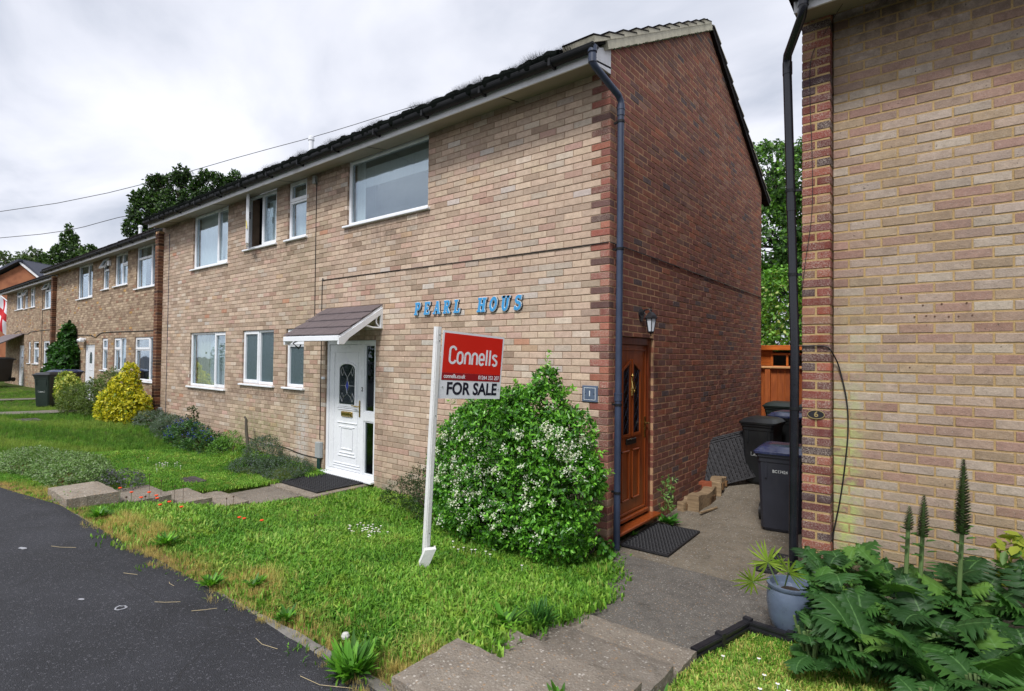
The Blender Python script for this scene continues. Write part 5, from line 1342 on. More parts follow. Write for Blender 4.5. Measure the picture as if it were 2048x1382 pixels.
for i, (a, b) in enumerate(st_):
    mb = MB(); mb.obox(((a[0]+b[0])/2, (a[1]+b[1])/2, gz(.4, 2)+.02), ((b[0]-a[0])/2, (b[1]-a[1])/2, .0), (.012, -.004, 0), (0, 0, .008))
    tag(mb.build('wood_strip', M['timber']), ['pale wood strip on the ground along the timber block', 'thin wood strip lying in front of the leaning trays'][i], 'timber', 'loose wood strips')
mb = MB(); mb.obox((.17, 2.45, .12), (.06, .02, .02), (-.02, .05, 0), (0, 0, .03)); mb.obox((.12, 2.5, .13), (.05, .01, .0), (0, .06, 0), (0, 0, .02))
M['terracotta'] = plain('terracotta', C(140, 72, 44), .8)
tag(mb.build('broken_brick', M['terracotta']), 'orange broken brick lump behind the timber blocks', 'brick')
# garden edging
M['edging'] = plain('black_recycled_edging', (.016, .016, .02), .4, .3, 12)
ed = wthing('lawn_edging', (1.5, -1.0, -.1), 'black plastic edging with raised rails between path and right-hand grass', 'edging')
E_ = [(1.425, -1.50), (1.50, -1.22), (1.585, -.885), (1.86, -.90)]
for i in range(3):
    a, b = Vector((*E_[i], 0)), Vector((*E_[i+1], 0)); c_ = (a+b)/2; d_ = (b-a)/2; nn = Vector((-d_.y, d_.x, 0)).normalized()
    mb = MB(); mb.obox((c_.x, c_.y, -.075), d_, nn*.018, (0, 0, .065))
    for z in (-.02, -.055): mb.obox((c_.x, c_.y, z), d_*.999, nn*.026, (0, 0, .007))
    mb.obox((b.x, b.y, -.07), d_.normalized()*.02, nn*.028, (0, 0, .075)); mb.build('edging_board', M['edging'], ed)

# manhole covers
for (x, y, w_, h_, lb) in ((-5.62, -1.75, .42, .30, 'rusty square inspection cover sunk in the lawn by the steps'), (-13.6, -2.1, .6, .45, 'dark inspection cover in the far lawn before the lone bin')):
    z = gz(x, y)+wob(x, y)-.012; t = wthing('manhole_cover', (x, y, z), lb, 'manhole cover', 'inspection covers')
    M['iron'] = M.get('iron') or plain('worn_iron', C(74, 66, 66), .7, .3, 20, .003, 80)
    mb = MB(); mb.box(x-w_/2, x+w_/2, y-h_/2, y+h_/2, z-.05, z+.004, .006)
    for i in range(6):
        for j in range(4): mb.box(x-w_/2+.05+i*(w_-.1)/6, x-w_/2+.05+(i+.6)*(w_-.1)/6, y-h_/2+.04+j*(h_-.08)/4, y-h_/2+.04+(j+.6)*(h_-.08)/4, z+.003, z+.008)
    mb.build('cover', M['iron'], t)
# leaning stick by the wall
mb = MB(); mb.tube([(-7.05, -.22, .05), (-7.20, -.20, .40), (-7.26, -.18, .62)], [.03, .028, .024], 7); mb.tube([(-7.32, -.18, .66), (-7.24, -.18, .60)], .02, 6)
tag(mb.build('garden_stick', plain('old_wood', (.07, .06, .045), .9)), 'short weathered post leaning by the wall above the lavender', 'post')

# ------------------------------------------------------------------ back fence and shed
M['fence'] = wood_mat('orange_fence_stain', C(142, 70, 28), C(184, 100, 44), .6, (1, 1, .15), 22)
fe = wthing('timber_fence', (.8, 6.3, .3), 'orange-brown board fence closing the back of the alley', 'fence')
mb = MB()
for z in (.55, 1.45): mb.box(-.4, 1.9, 6.325, 6.37, z, z+.07)
mb.build('rail', M['fence'], fe)
x = -.4
while x < 1.85:
    mb = MB(); mb.box(x, x+.118, 6.30+random.uniform(-.003, .003), 6.323, .22, 1.645, .004); mb.build('board', M['fence'], fe); x += .123
mb = MB(); mb.box(.0, .09, 6.24, 6.298, .22, 1.64, .004); mb.build('post', M['fence'], fe)
mb = MB(); mb.box(-.45, 1.9, 6.22, 6.40, 1.647, 1.685, .006); mb.build('capping', plain('pale_capping', C(206, 160, 110), .6), fe)
sh = wthing('garden_shed', (.3, 8.2, .3), 'orange timber shed with small dark window behind the alley fence', 'shed')
M['shed'] = wood_mat('bright_shed_stain', C(176, 84, 26), C(222, 120, 44), .5, (.15, 1, 1), 22)
z = .3
while z < 2.02:
    for (a, b) in (((-1.6, -.26), (.34, 1.8)) if 1.62 < z < 1.93 else ((-1.6, 1.8),)):
        mb = MB(); mb.box(a, b, 8.0+random.uniform(-.002, .002), 8.03, z, z+.112, .006); mb.build('cladding_board', M['shed'], sh)
    z += .115
mb = MB(); rect_frame(mb, -.30, .38, 1.60, 1.96, 7.975, 8.02, .05); mb.box(.015, .055, 7.98, 8.015, 1.65, 1.91); wn = mb.build('window', M['shed'], sh)
mb = MB(); mb.box(-.25, .33, 8.01, 8.016, 1.64, 1.92); mb.build('pane', M['glass_dark'], wn)
mb = MB(); mb.box(-.25, .33, 8.3, 8.31, 1.55, 2.0); mb.build('inside', M['room_dark'], wn)
mb = MB(); mb.box(-1.7, 1.9, 7.9, 9.9, 2.04, 2.12, .01); mb.box(-1.72, 1.92, 7.86, 7.898, 2.02, 2.125, .004); mb.build('roof', M['shed'], sh)
mb = MB(); mb.box(-1.6, -1.57, 8.03, 9.8, .3, 2.03); mb.box(1.77, 1.8, 8.03, 9.8, .3, 2.03); mb.box(-1.6, 1.8, 9.77, 9.8, .3, 2.03); mb.build('side_panel', M['shed'], sh)

# ------------------------------------------------------------------ far red house, flag, wires
g = G('far_red_brick'); br = g.n('ShaderNodeTexBrick'); br.inputs['Scale'].default_value = 1; br.inputs['Brick Width'].default_value = .45; br.inputs['Row Height'].default_value = .15
br.inputs['Color1'].default_value = (*C(150, 62, 36), 1); br.inputs['Color2'].default_value = (*C(112, 46, 32), 1); br.inputs['Mortar'].default_value = (*C(150, 96, 66), 1); br.inputs['Mortar Size'].default_value = .012
g.l(g.obj(), br.inputs['Vector']); nn_ = g.noise(1.2, 4); M['far_brick'] = g.done(g.mix(g.ramp(nn_, .4, .7, 0, .5), br.outputs['Color'], C(90, 40, 28)), .9)
fh = empty('brick_house', (-66.7, 6.0, .3), 'red brick gabled house with slate roof far off at the left edge', 'house', None, .6698)
# local: x right, y away from the camera, z up;   about 0.0507 m for one photo pixel at this distance
def lp(px, py, d=0.): return ((px-40)*.0507*1.0, d, 1.5+(690-py)*.0507)
mb = MB(); poly = [(-80, 800), (85, 800), (85, 552), (55, 527), (-80, 596)]
mb.add([lp(*p) for p in poly] + [lp(*p, 9) for p in poly], [tuple(range(5)), tuple(range(9, 4, -1))] + [(i, i+5, (i+1) % 5+5, (i+1) % 5) for i in range(5)])
m_ = mb.mesh('wall', M['far_brick']); o = bpy.data.objects.new('wall', m_); link(o, fh)
mb = MB(); mb.obox(lp(72, 539, -.15), (Vector(lp(92, 556))-Vector(lp(55, 527)))/2*1.0, (0, .12, 0), Vector((.18, 0, -.28))*.55); o = mb.build('bargeboard', M['paint_white'], fh)
mb = MB(); a_, b_ = Vector(lp(-82, 594)), Vector(lp(56, 522)); mb.obox((a_+b_)/2+Vector((0, 4.2, .1)), (b_-a_)/2, (0, 4.7, 0), (0, 0, .12))
a_, b_ = Vector(lp(56, 523)), Vector(lp(94, 556)); mb.obox((a_+b_)/2+Vector((0, 4.6, .12)), (b_-a_)/2, (0, 4.7, 0), (0, 0, .10)); mb.build('roof', M['slate'], fh)
mb = MB(); q4 = [lp(-90, 590, 6), lp(150, 575, 6), lp(120, 527, 10.5), lp(-90, 513, 10.5)]; mb.add(q4+[(x, y+.3, z-.2) for x, y, z in q4], [(0,1,2,3),(4,7,6,5),(0,4,5,1),(1,5,6,2),(2,6,7,3),(3,7,4,0)]); mb.build('main_roof', M['slate'], fh)
mb = MB(); mb.tube([lp(-90, 511, 10.5), lp(122, 526, 10.5)], .16, 6); mb.build('ridge_tiles', M['terracotta'], fh)
mb = MB(); mb.box(*(lp(-20, 0)[0], lp(-8, 0)[0]), 5.2, 6.4, lp(0, 562)[2], lp(0, 556)[2]); mb.build('rooflight', M['upvc'], fh)

fl = wthing('flag', (-38, 1.0, 4.0), 'white flag with red cross hanging at the far end of the terrace', 'flag')
g = G('flag_cloth'); sep = g.n('ShaderNodeSeparateXYZ'); tcu = g.n('ShaderNodeUVMap'); g.l(tcu.outputs[0], sep.inputs[0])
cr = g.math('MAXIMUM', g.math('LESS_THAN', g.math('ABSOLUTE', g.math('SUBTRACT', sep.outputs[0], .5)), .075), g.math('LESS_THAN', g.math('ABSOLUTE', g.math('SUBTRACT', sep.outputs[1], .5)), .11))
M['flag'] = g.done(g.mix(cr, (.72, .72, .78), C(190, 36, 44)), .8)
def fpt(u, v):   # hanging cloth: hoist along a sloping pole, drooping
    p = Vector((-38.1, .84, 4.95)) + Vector((.30, .30, -.35))*u*1.15 + Vector((-.1, -.1, -1.0))*v*(1.5+.75*u) + Vector((.55, .45, 0))*(u*.75*(v**.5))
    w = .07*math.sin(v*5+u*8)*(.3+u); return (p.x+w, p.y-w, p.z)
mb = MB(); mb.grid(fpt, 12, 16); me = mb.mesh('cloth', M['flag'], True); uv = me.uv_layers.new(name='UVMap')
idx = [l.vertex_index for l in me.loops]; uv.data.foreach_set('uv', np.array([((i % 13)/12, (i//13)/16) for i in idx], dtype=np.float32).ravel()); link(bpy.data.objects.new('cloth', me), fl)
mb = MB(); mb.tube([(-38.4, .6, 5.25), (-37.55, 1.35, 4.35)], .03, 6); mb.build('pole', M['paint_white'], fl)

for (pts, lb) in (([(-60, -14, 8.6), (-38.14, .83, 9.5), (-26.42, 10.02, 13.15), (-20.38, 14.74, 15.5), (-19, 15.8, 15.9)], 'upper overhead wire crossing the sky above the near roof'),
                  ([(-60, -14, 7.1), (-38.14, .86, 8.04), (-31.94, 5.74, 9.54), (-22, 14, 12.2)], 'lower overhead wire running behind the dark tree')):
    tag(cable(None, pts, .017, 'overhead_wire', 'cable', 5), lb, 'wire', 'overhead wires')
# ------------------------------------------------------------------ vegetation
def leafy(name, trans=.3, rough=.5, attr=True, col=None, vein=False, spec=.35):
    g = G(name)
    c = g.attr('Col') if attr else col
    if vein:
        uvn = g.n('ShaderNodeUVMap'); sep = g.n('ShaderNodeSeparateXYZ'); g.l(uvn.outputs[0], sep.inputs[0])
        av = g.math('ABSOLUTE', g.math('SUBTRACT', sep.outputs[1], .5)); oi = g.n('ShaderNodeObjectInfo')
        mid = g.ramp(av, .012, .03, 1, 0)
        wv = g.math('ABSOLUTE', g.math('SINE', g.math('MULTIPLY', g.math('SUBTRACT', sep.outputs[0], g.math('MULTIPLY', av, .55)), 25.)))
        sv = g.ramp(wv, .03, .12, 1, 0)
        base = g.colors(oi.outputs['Random'], [(0, (.022, .064, .018)), (.5, (.036, .105, .024)), (.85, (.060, .16, .030)), (1, (.13, .25, .045))])
        base = g.mix(g.ramp(g.noise(5, 4), .3, .7, 0, .5), base, g.mix(1., base, (.6, .75, .6), 'MULTIPLY'))
        c = g.mix(g.math('MULTIPLY', g.math('MAXIMUM', mid, g.math('MULTIPLY', sv, .35)), .5), base, (.15, .30, .10))
    g.put(g.b.inputs['Base Color'], c if not isinstance(c, tuple) else (*c, 1)); g.b.inputs['Roughness'].default_value = rough; g.b.inputs['Specular IOR Level'].default_value = spec
    t = g.n('ShaderNodeBsdfTranslucent'); tc_ = g.mix(1., c, (1.1, 1.25, .55), 'MULTIPLY'); g.l(tc_, t.inputs[0])
    mx = g.n('ShaderNodeMixShader'); mx.inputs[0].default_value = trans; g.l(g.b.outputs[0], mx.inputs[1]); g.l(t.outputs[0], mx.inputs[2]); g.l(mx.outputs[0], g.out.inputs[0])
    return g.m
M['leaf'] = leafy('leaf'); M['leaf_gloss'] = leafy('glossy_leaf', .22, .32, spec=.5)
M['petal'] = leafy('petal', .3, .7)
M['bark'] = plain('bark', (.07, .055, .04), .9, .3, 12, .01, 40)
M['stem'] = plain('green_stem', (.10, .16, .05), .6, .2)
M['acanthus'] = leafy('lobed_leaf', .25, .5, vein=True, spec=.3)
T4 = (np.array([(0, 0, 0), (.45, .5, .10), (1, 0, -.06), (.45, -.5, .10)]), [(0, 1, 2), (0, 2, 3)])
T6 = (np.array([(0, 0, 0), (.30, .46, .10), (.72, .38, .07), (1, 0, -.08), (.72, -.38, .07), (.30, -.46, .10)]), [(0, 1, 2, 3), (0, 3, 4, 5)])
T5 = (np.array([(0, .0, 0), (.35, .5, .03), (.75, .35, -.02), (1, 0, -.16), (.75, -.35, -.02), (.35, -.5, .03)]), [(0, 1, 2, 3), (0, 3, 4, 5)])
def unit(a): return a/np.maximum(np.linalg.norm(a, axis=-1, keepdims=True), 1e-9)
def leaves(name, P, D, N_, L, Wd, cols, mat, parent=None, tmpl=T4, kind='stuff', weights=None, jit=.18):
    n = len(P); V, F = tmpl; D = unit(D); S = unit(np.cross(D, N_)); N2 = np.cross(S, D)
    v = P[:, None, :] + D[:, None, :]*(V[None, :, 0, None]*L[:, None, None]) + S[:, None, :]*(V[None, :, 1, None]*Wd[:, None, None]) + N2[:, None, :]*(V[None, :, 2, None]*Wd[:, None, None])
    k = len(V); loops = np.concatenate([np.array(F_)[None, :]+(np.arange(n)*k)[:, None] for F_ in F], axis=1)
    me = bpy.data.meshes.new(name); me.vertices.add(n*k); me.vertices.foreach_set('co', v.astype(np.float32).ravel())
    lt = sum(len(f) for f in F); me.loops.add(n*lt); me.loops.foreach_set('vertex_index', loops.astype(np.int32).ravel())
    starts = []; o_ = 0
    for f in F: starts.append(o_); o_ += len(f)
    me.polygons.add(n*len(F)); me.polygons.foreach_set('loop_start', (np.arange(n)[:, None]*lt+np.array(starts)[None, :]).astype(np.int32).ravel())
    me.polygons.foreach_set('loop_total', np.tile(np.array([len(f) for f in F]), n).astype(np.int32))
    cols = np.array(cols); ci = RNG.choice(len(cols), n, p=weights); c = cols[ci]*RNG.normal(1, jit, (n, 1)).clip(.45, 1.7)
    c4 = np.concatenate([c.clip(0, 1), np.ones((n, 1))], 1); a = me.color_attributes.new('Col', 'FLOAT_COLOR', 'POINT')
    a.data.foreach_set('color', np.repeat(c4, k, axis=0).astype(np.float32).ravel())
    me.materials.append(mat); me.update(calc_edges=True); me.validate()
    o = bpy.data.objects.new(name, me); link(o, parent)
    if kind: o['kind'] = kind
    return o
def rdir(n): return unit(RNG.normal(0, 1, (n, 3)))
def lump_points(lumps, n, shell=.75):
    """points near the surface of a union of ellipsoids; returns positions and outward normals"""
    w = np.array([l[1][0]*l[1][1]+l[1][1]*l[1][2]+l[1][0]*l[1][2] for l in lumps]); w = w/w.sum()
    P = []; N_ = []
    idx = RNG.choice(len(lumps), n*2, p=w); d = rdir(n*2)
    for i in range(len(lumps)):
        m = idx == i; c, r = np.array(lumps[i][0]), np.array(lumps[i][1]); dd = d[m]; k = len(dd)
        rad = np.where(RNG.random(k) < shell, RNG.uniform(.82, 1.06, k), RNG.uniform(.3, .9, k))[:, None]
        P.append(c+dd*r*rad); N_.append(unit(dd/r))
    P = np.concatenate(P); N_ = np.concatenate(N_)
    keep = np.ones(len(P), bool)      # drop the points buried inside other lumps
    for c, r in lumps:
        q = ((P-np.array(c))/np.array(r)); keep &= ~((q**2).sum(1) < .42)
    P, N_ = P[keep], N_[keep]; s = RNG.permutation(len(P))[:n]; return P[s], N_[s]
def sprigs(name, P, N_, per, spread, L, Wd, cols, mat, parent, tmpl=T4, up=.35, jit=.18, weights=None):
    """a few leaves fanning from each twig tip"""
    n = len(P); PP = np.repeat(P, per, axis=0); NN = np.repeat(N_, per, axis=0)
    ax = np.repeat(unit(N_+RNG.normal(0, .55, (n, 3))+np.array([0, 0, up])), per, axis=0)
    t = np.tile(np.arange(per)/per, n)[:, None]
    side = unit(np.cross(ax, rdir(n*per))); D = unit(ax*RNG.uniform(.15, .9, (n*per, 1))+side)
    Q = PP + ax*spread*(t-.5) + D*.004
    Ls = RNG.normal(L, L*.22, n*per).clip(L*.4, L*1.6); Ws = Ls*Wd/L*RNG.uniform(.8, 1.2, n*per)
    return leaves(name, Q, D, unit(ax+RNG.normal(0, .4, (n*per, 3))), Ls, Ws, cols, mat, parent, tmpl, jit=jit, weights=weights)
def stems(parent, base, tips, r, mat='bark', name='stems'):
    mb = MB()
    for t in tips:
        a, b = Vector(base), Vector(t); m = (a+b)/2 + Vector((random.uniform(-.1, .1), random.uniform(-.1, .1), random.uniform(0, .1)))*(b-a).length
        mb.tube([a, m, b], [r, r*.7, r*.35], 5)
    return tag(mb.build(name, M[mat], parent, smooth=True), kind='stuff')
def shrub(name, label, cat, lumps, n, per, L, Wd, cols, base, group=None, mat='leaf', up=.35, spread=.06, tmpl=T4, shell=.75, nst=14, weights=None, jit=.18):
    t = wthing(name, base, label, cat, group)
    P, N_ = lump_points(lumps, n, shell); k = P[:, 2] > base[2]-.06; P, N_ = P[k], N_[k]
    sprigs('foliage', P, N_, per, spread, L, Wd, cols, M[mat], t, tmpl, up, jit, weights)
    if nst: stems(t, base, [tuple(P[i]) for i in RNG.integers(0, len(P), nst)], .012 if L < .1 else .05)
    return t, P, N_

# ---- the big white flowering shrub
FG = [C(66, 118, 36), C(88, 148, 42), C(118, 178, 58), C(42, 84, 28)]
FL = [((-.95, -.52, .42), (.86, .46, .62)), ((-1.35, -.52, .68), (.50, .40, .50)), ((-.60, -.52, .86), (.56, .40, .48)), ((-.42, -.50, 1.24), (.26, .24, .36)), ((-1.08, -.50, 1.05), (.46, .36, .36)),
      ((-.12, -.55, .55), (.30, .34, .55)), ((-.24, -.52, .95), (.26, .28, .26)), ((-1.62, -.50, .35), (.28, .32, .42)), ((-.25, -.6, .15), (.36, .34, .28)), ((-1.0, -.62, .20), (.72, .42, .36)), ((-.40, -.48, 1.50), (.10, .12, .22)), ((.0, -.5, .75), (.16, .2, .12)), ((-.72, -.5, 1.32), (.14, .14, .16)), ((-1.42, -.5, .92), (.34, .30, .30)), ((-1.1, -.5, 1.16), (.38, .32, .26)), ((-.75, -.5, 1.26), (.32, .3, .24)), ((-.14, -.5, 1.06), (.25, .26, .26)), ((-1.70, -.5, .55), (.28, .28, .34))]
_r = random.Random(21)
for _ in range(26):       # uneven bulges of new growth
    c_, q_ = _r.choice(FL[:12]); v_ = Vector((_r.gauss(0, 1), -abs(_r.gauss(0, .6)), _r.gauss(.25, .8))).normalized(); k_ = _r.uniform(.09, .16)
    FL.append(((c_[0]+v_.x*q_[0]*.98, c_[1]+v_.y*q_[1]*.98, max(c_[2]+v_.z*q_[2]*.98, 0)), (k_, k_, k_)))
t, P, N_ = shrub('flowering_shrub', 'large leafy shrub with small white blossoms below the blue name letters', 'shrub', FL, 8600, 6, .042, .020, FG, (-.9, -.45, -.1), mat='leaf_gloss', tmpl=T6, spread=.07, shell=.8, weights=[.3, .34, .22, .14])
vis = P[(N_[:, 1] < .1) & (P[:, 2] < 1.35)]
cl = np.array([(-1.1, -.95, .65), (-1.45, -.9, .95), (-.6, -.95, .7), (-.65, -1.0, .12), (.0, -.7, .9), (-1.35, -.95, .75), (-1.5, -.9, .55), (-.95, -.98, .62), (-.8, -1.02, .38), (-.45, -.95, .9), (-1.2, -.95, .25), (-.75, -.95, 1.1), (-.3, -.95, .5), (-1.0, -.9, .9), (-.5, -1., .2), (-1.6, -.85, .8), (-.95, -1.0, .45), (-.25, -.8, 1.05)])
d2 = np.min(np.linalg.norm(vis[:, None, :]-cl[None], axis=2), axis=1); sel = vis[RNG.random(len(vis)) < np.exp(-(d2/.17)**2)*.62]
sel = sel[RNG.permutation(len(sel))[:170]]; k = 24; r_b = np.repeat(RNG.uniform(.010, .030, len(sel)), k)[:, None]
Q = np.repeat(sel+np.array([.012, -.045, .02]), k, axis=0) + RNG.normal(0, 1, (len(sel)*k, 3))*r_b
leaves('blossom', Q, rdir(len(Q)), rdir(len(Q)), RNG.uniform(.013, .023, len(Q)), RNG.uniform(.012, .019, len(Q)), [(.80, .80, .70), (.70, .72, .56), (.88, .88, .82)], M['petal'], t, T6, jit=.08)
# long shoots breaking the outline
sh_P = []; sh_A = []
for (a, b) in (((-.42, -.5, 1.55), (-.40, -.5, 1.86)), ((-.30, -.5, 1.4), (-.08, -.52, 1.52)), ((-.62, -.5, 1.40), (-.80, -.5, 1.56)), ((.08, -.5, .72), (.32, -.55, .80)), ((.02, -.55, .45), (.25, -.62, .46)), ((.0, -.55, .2), (.20, -.62, .16)), ((-.05, -.5, 1.0), (.14, -.5, 1.12)), ((-1.75, -.5, .9), (-1.98, -.52, 1.0)), ((-1.5, -.5, 1.15), (-1.72, -.52, 1.32)), ((-1.05, -.5, 1.35), (-1.16, -.5, 1.52)), ((.10, -.5, .58), (.26, -.5, .62)), ((.08, -.5, .9), (.22, -.5, .95))):
    a, b = np.array(a), np.array(b)
    for q in np.linspace(0, 1, 9): sh_P.append(a+(b-a)*q+RNG.normal(0, .012, 3)); sh_A.append(unit(b-a))
sprigs('shoots', np.array(sh_P), np.array(sh_A), 6, .03, .040, .016, [FG[2], C(128, 176, 62)], M['leaf_gloss'], t, T6, up=.1)
shrub('low_shrub', 'dark fine-leaved bush between the white door and the flowering shrub', 'shrub', [((-2.25, -.35, .12), (.45, .28, .36)), ((-2.7, -.35, .02), (.3, .25, .22)), ((-1.95, -.5, .15), (.3, .3, .38))], 1500, 6, .030, .008, [C(44, 66, 30), C(60, 84, 36), C(34, 50, 24)], (-2.3, -.3, -.1), nst=8)
shrub('ivy_clump', 'small ivy clump at the foot of the brick corner by the grey pipe', 'ivy', [((-.02, -.28, -.05), (.22, .14, .12)), ((-.30, -.25, -.03), (.2, .12, .14))], 130, 5, .045, .038, [C(60, 112, 36), C(88, 142, 50)], (-.05, -.25, -.12), nst=4, mat='leaf_gloss', tmpl=T6)
# ---- border by the wall
shrub('lavender', 'grey-green lavender bush at the left end of the wall border', 'plant', [((-10.9, -.45, .28), (.7, .3, .24)), ((-9.7, -.5, .22), (.7, .32, .30))], 1500, 6, .07, .010, [C(86, 104, 84), C(70, 92, 66), C(104, 116, 108)], (-10.3, -.4, .15), up=1.2, nst=6)
t, P, N_ = shrub('border_plant', 'leafy border plant with blue flowers below the curtained ground-floor window', 'plant', [((-8.6, -.62, .16), (.62, .36, .34)), ((-7.9, -.6, .10), (.5, .34, .26))], 1000, 6, .06, .018, [C(58, 96, 44), C(76, 116, 52), C(48, 78, 44)], (-8.3, -.5, .05), up=.7, nst=8)
f = P[(P[:, 2] > .22) & (P[:, 1] < -.5)][:60]; Q = np.repeat(f, 6, 0)+RNG.normal(0, .02, (len(f)*6, 3))+np.array([0, -.03, .04])
leaves('blue_flower', Q, rdir(len(Q)), rdir(len(Q)), RNG.uniform(.02, .035, len(Q)), RNG.uniform(.012, .022, len(Q)), [C(52, 56, 150), C(76, 80, 170)], M['petal'], t)
shrub('tall_weed', 'tall seeding weed rising above the border beside the first ground-floor window', 'plant', [((-9.15, -.35, .50), (.12, .10, .26)), ((-9.3, -.35, .3), (.2, .1, .15))], 150, 5, .05, .025, [C(84, 96, 60), C(70, 76, 56)], (-9.15, -.3, .1), nst=9, up=1)
shrub('trailing_weed', 'feathery green weeds sprawling along the wall base left of the leaning post', 'plant', [((-7.2, -.55, .10), (.35, .3, .22)), ((-7.45, -.35, .14), (.30, .2, .26))], 500, 6, .045, .010, [C(88, 130, 50), C(104, 150, 56)], (-7.3, -.4, .0), up=.8, nst=5)
shrub('thyme_mound', 'rounded grey-green herb mound against the wall left of the white door', 'plant', [((-6.12, -.42, .16), (.36, .28, .30))], 1300, 6, .022, .010, [C(74, 100, 58), C(88, 112, 72), C(96, 104, 106)], (-6.1, -.4, .0), nst=0)
shrub('thyme_mat', 'low spreading grey-green herb mat filling the corner beside the doorstep', 'plant', [((-5.45, -.45, .0), (.52, .42, .19)), ((-5.95, -.75, .02), (.40, .30, .14)), ((-5.15, -.62, -.02), (.28, .28, .13))], 2600, 6, .022, .009, [C(72, 98, 66), C(86, 108, 80), C(98, 106, 110), C(62, 90, 46)], (-5.4, -.5, -.05), nst=0)
shrub('herb_bank', 'long low bank of pale green herbs at the road edge left of the steps', 'plant', [((-6.0, -3.0, .31), (.85, .38, .20)), ((-6.9, -3.2, .32), (.8, .40, .17)), ((-5.4, -3.05, .32), (.45, .32, .18))], 7000, 6, .026, .013, [C(128, 156, 96), C(108, 138, 78), C(134, 150, 116), C(90, 124, 60)], (-6.2, -3.0, .25), nst=0)
shrub('herb_tuft', 'purple-grey herb tuft at the right end of the herb bank', 'plant', [((-5.05, -2.75, .26), (.28, .26, .16))], 450, 6, .024, .010, [C(98, 92, 112), C(84, 100, 74)], (-5.0, -2.8, .25), nst=0)
# ---- before the second block
shrub('golden_shrub', 'bright yellow-leaved shrub against the pillar of the second block', 'shrub', [((-12.15, -.75, .58), (.50, .40, .44)), ((-11.95, -.7, .98), (.30, .30, .34)), ((-12.45, -.8, .45), (.34, .32, .30)), ((-11.75, -.6, .55), (.36, .34, .42)), ((-11.95, -.6, 1.35), (.14, .14, .2))], 2400, 5, .06, .034, [C(206, 196, 40), C(186, 178, 48), C(222, 214, 80), C(120, 140, 40)], (-12.2, -.6, .25), tmpl=T6, weights=[.35, .25, .2, .2])
shrub('feathery_shrub', 'olive-green arching shrub left of the golden shrub', 'shrub', [((-13.6, -.75, .62), (.62, .45, .52)), ((-14.5, -.95, .55), (.62, .42, .45)), ((-13.3, -.5, .95), (.45, .4, .45))], 2400, 6, .06, .014, [C(86, 106, 46), C(104, 124, 54), C(70, 88, 40)], (-13.9, -.7, .25), up=.9)
shrub('variegated_shrub', 'small cream-edged shrub beside the lone bin', 'shrub', [((-15.5, -.9, .70), (.45, .3, .45)), ((-15.9, -.9, 1.05), (.25, .2, .22))], 700, 5, .065, .035, [C(182, 184, 90), C(110, 136, 54), C(150, 160, 70)], (-15.5, -.8, .25), tmpl=T6)
shrub('wall_climber', 'dark green climber growing up the front of the second block', 'climber', [((-21.9, .25, 1.0), (.9, .3, .9)), ((-21.6, .32, 2.0), (.50, .22, .60)), ((-22.6, .25, 1.75), (.5, .2, .3)), ((-22.8, .2, .8), (.6, .3, .6)), ((-21.3, .3, 2.5), (.25, .15, .3)), ((-21.0, .3, 1.5), (.4, .2, .7))], 2300, 5, .11, .08, [C(44, 84, 30), C(58, 104, 34), C(34, 62, 26)], (-21.6, .4, .2), tmpl=T6)
# ---- hanging basket and flowers
hb = wthing('hanging_basket', (-31.95, -.75, 1.5), 'dark hanging basket under the end of the white awning arms', 'basket')
mb = MB(); mb.lathe([(0, -.28), (.12, -.24), (.22, -.12), (.27, 0), (.24, 0), (0, -.03)], (-31.95, -.75, 1.5), 14); mb.tube([(-31.95, -.75, 1.62), (-31.7, -.75, 1.5)], .012, 4); mb.tube([(-31.95, -.75, 1.62), (-32.2, -.75, 1.5)], .012, 4); mb.build('basket', M['cable'], hb)

# ---- acanthus
def lobed_leaf(seed, arch, lobes=8, nu=64):
    rnd = random.Random(seed); mb = MB(); vs = []; uv = []
    ph = rnd.random()
    cols_ = 9
    for i in range(nu+1):
        u = i/nu
        env = (math.sin(PI*min(u*1.02, 1)**.70)**.8)*(.30)
        s_ = (u*lobes+ph) % 1.0
        lob = .34+.66*(math.sin(PI*s_)**.65)*(1+.15*math.sin(i*.37+seed)); tooth = 1+.16*math.sin(2*PI*s_*4+1)
        w = max(env*lob*tooth, .008)*(1 if u < .97 else .5)
        mx = u*math.cos(arch*u*.6); mz = .34*u - arch*u*u*.42
        for j in range(cols_):
            v = (j/(cols_-1))*2-1; av = abs(v)
            x = mx + av*w*.50*(1-.3*u); y = v*w
            z = mz + .05*av - .16*av*av*w*3 + .014*math.sin(u*lobes*2*PI+v*2)*(av**1.2) + .018*math.sin(u*9+seed)*av
            vs.append((x, y, z)); uv.append((u, .5+v*.5))
    mb.add(vs, [(i*cols_+j, i*cols_+j+1, (i+1)*cols_+j+1, (i+1)*cols_+j) for i in range(nu) for j in range(cols_-1)])
    me = mb.mesh('leaf', M['acanthus'], True); l_ = me.uv_layers.new(name='UVMap')
    l_.data.foreach_set('uv', np.array([uv[l.vertex_index] for l in me.loops], dtype=np.float32).ravel()); return me
LV = [lobed_leaf(s, a, 6+s % 3) for s, a in enumerate((.55, .9, 1.2, .75, 1.05, 1.45, .4))]
ac = wthing('acanthus_plant', (2.6, -.8, 0), 'big clump of glossy deep-lobed leaves with three flower spikes before the pink wall', 'plant')
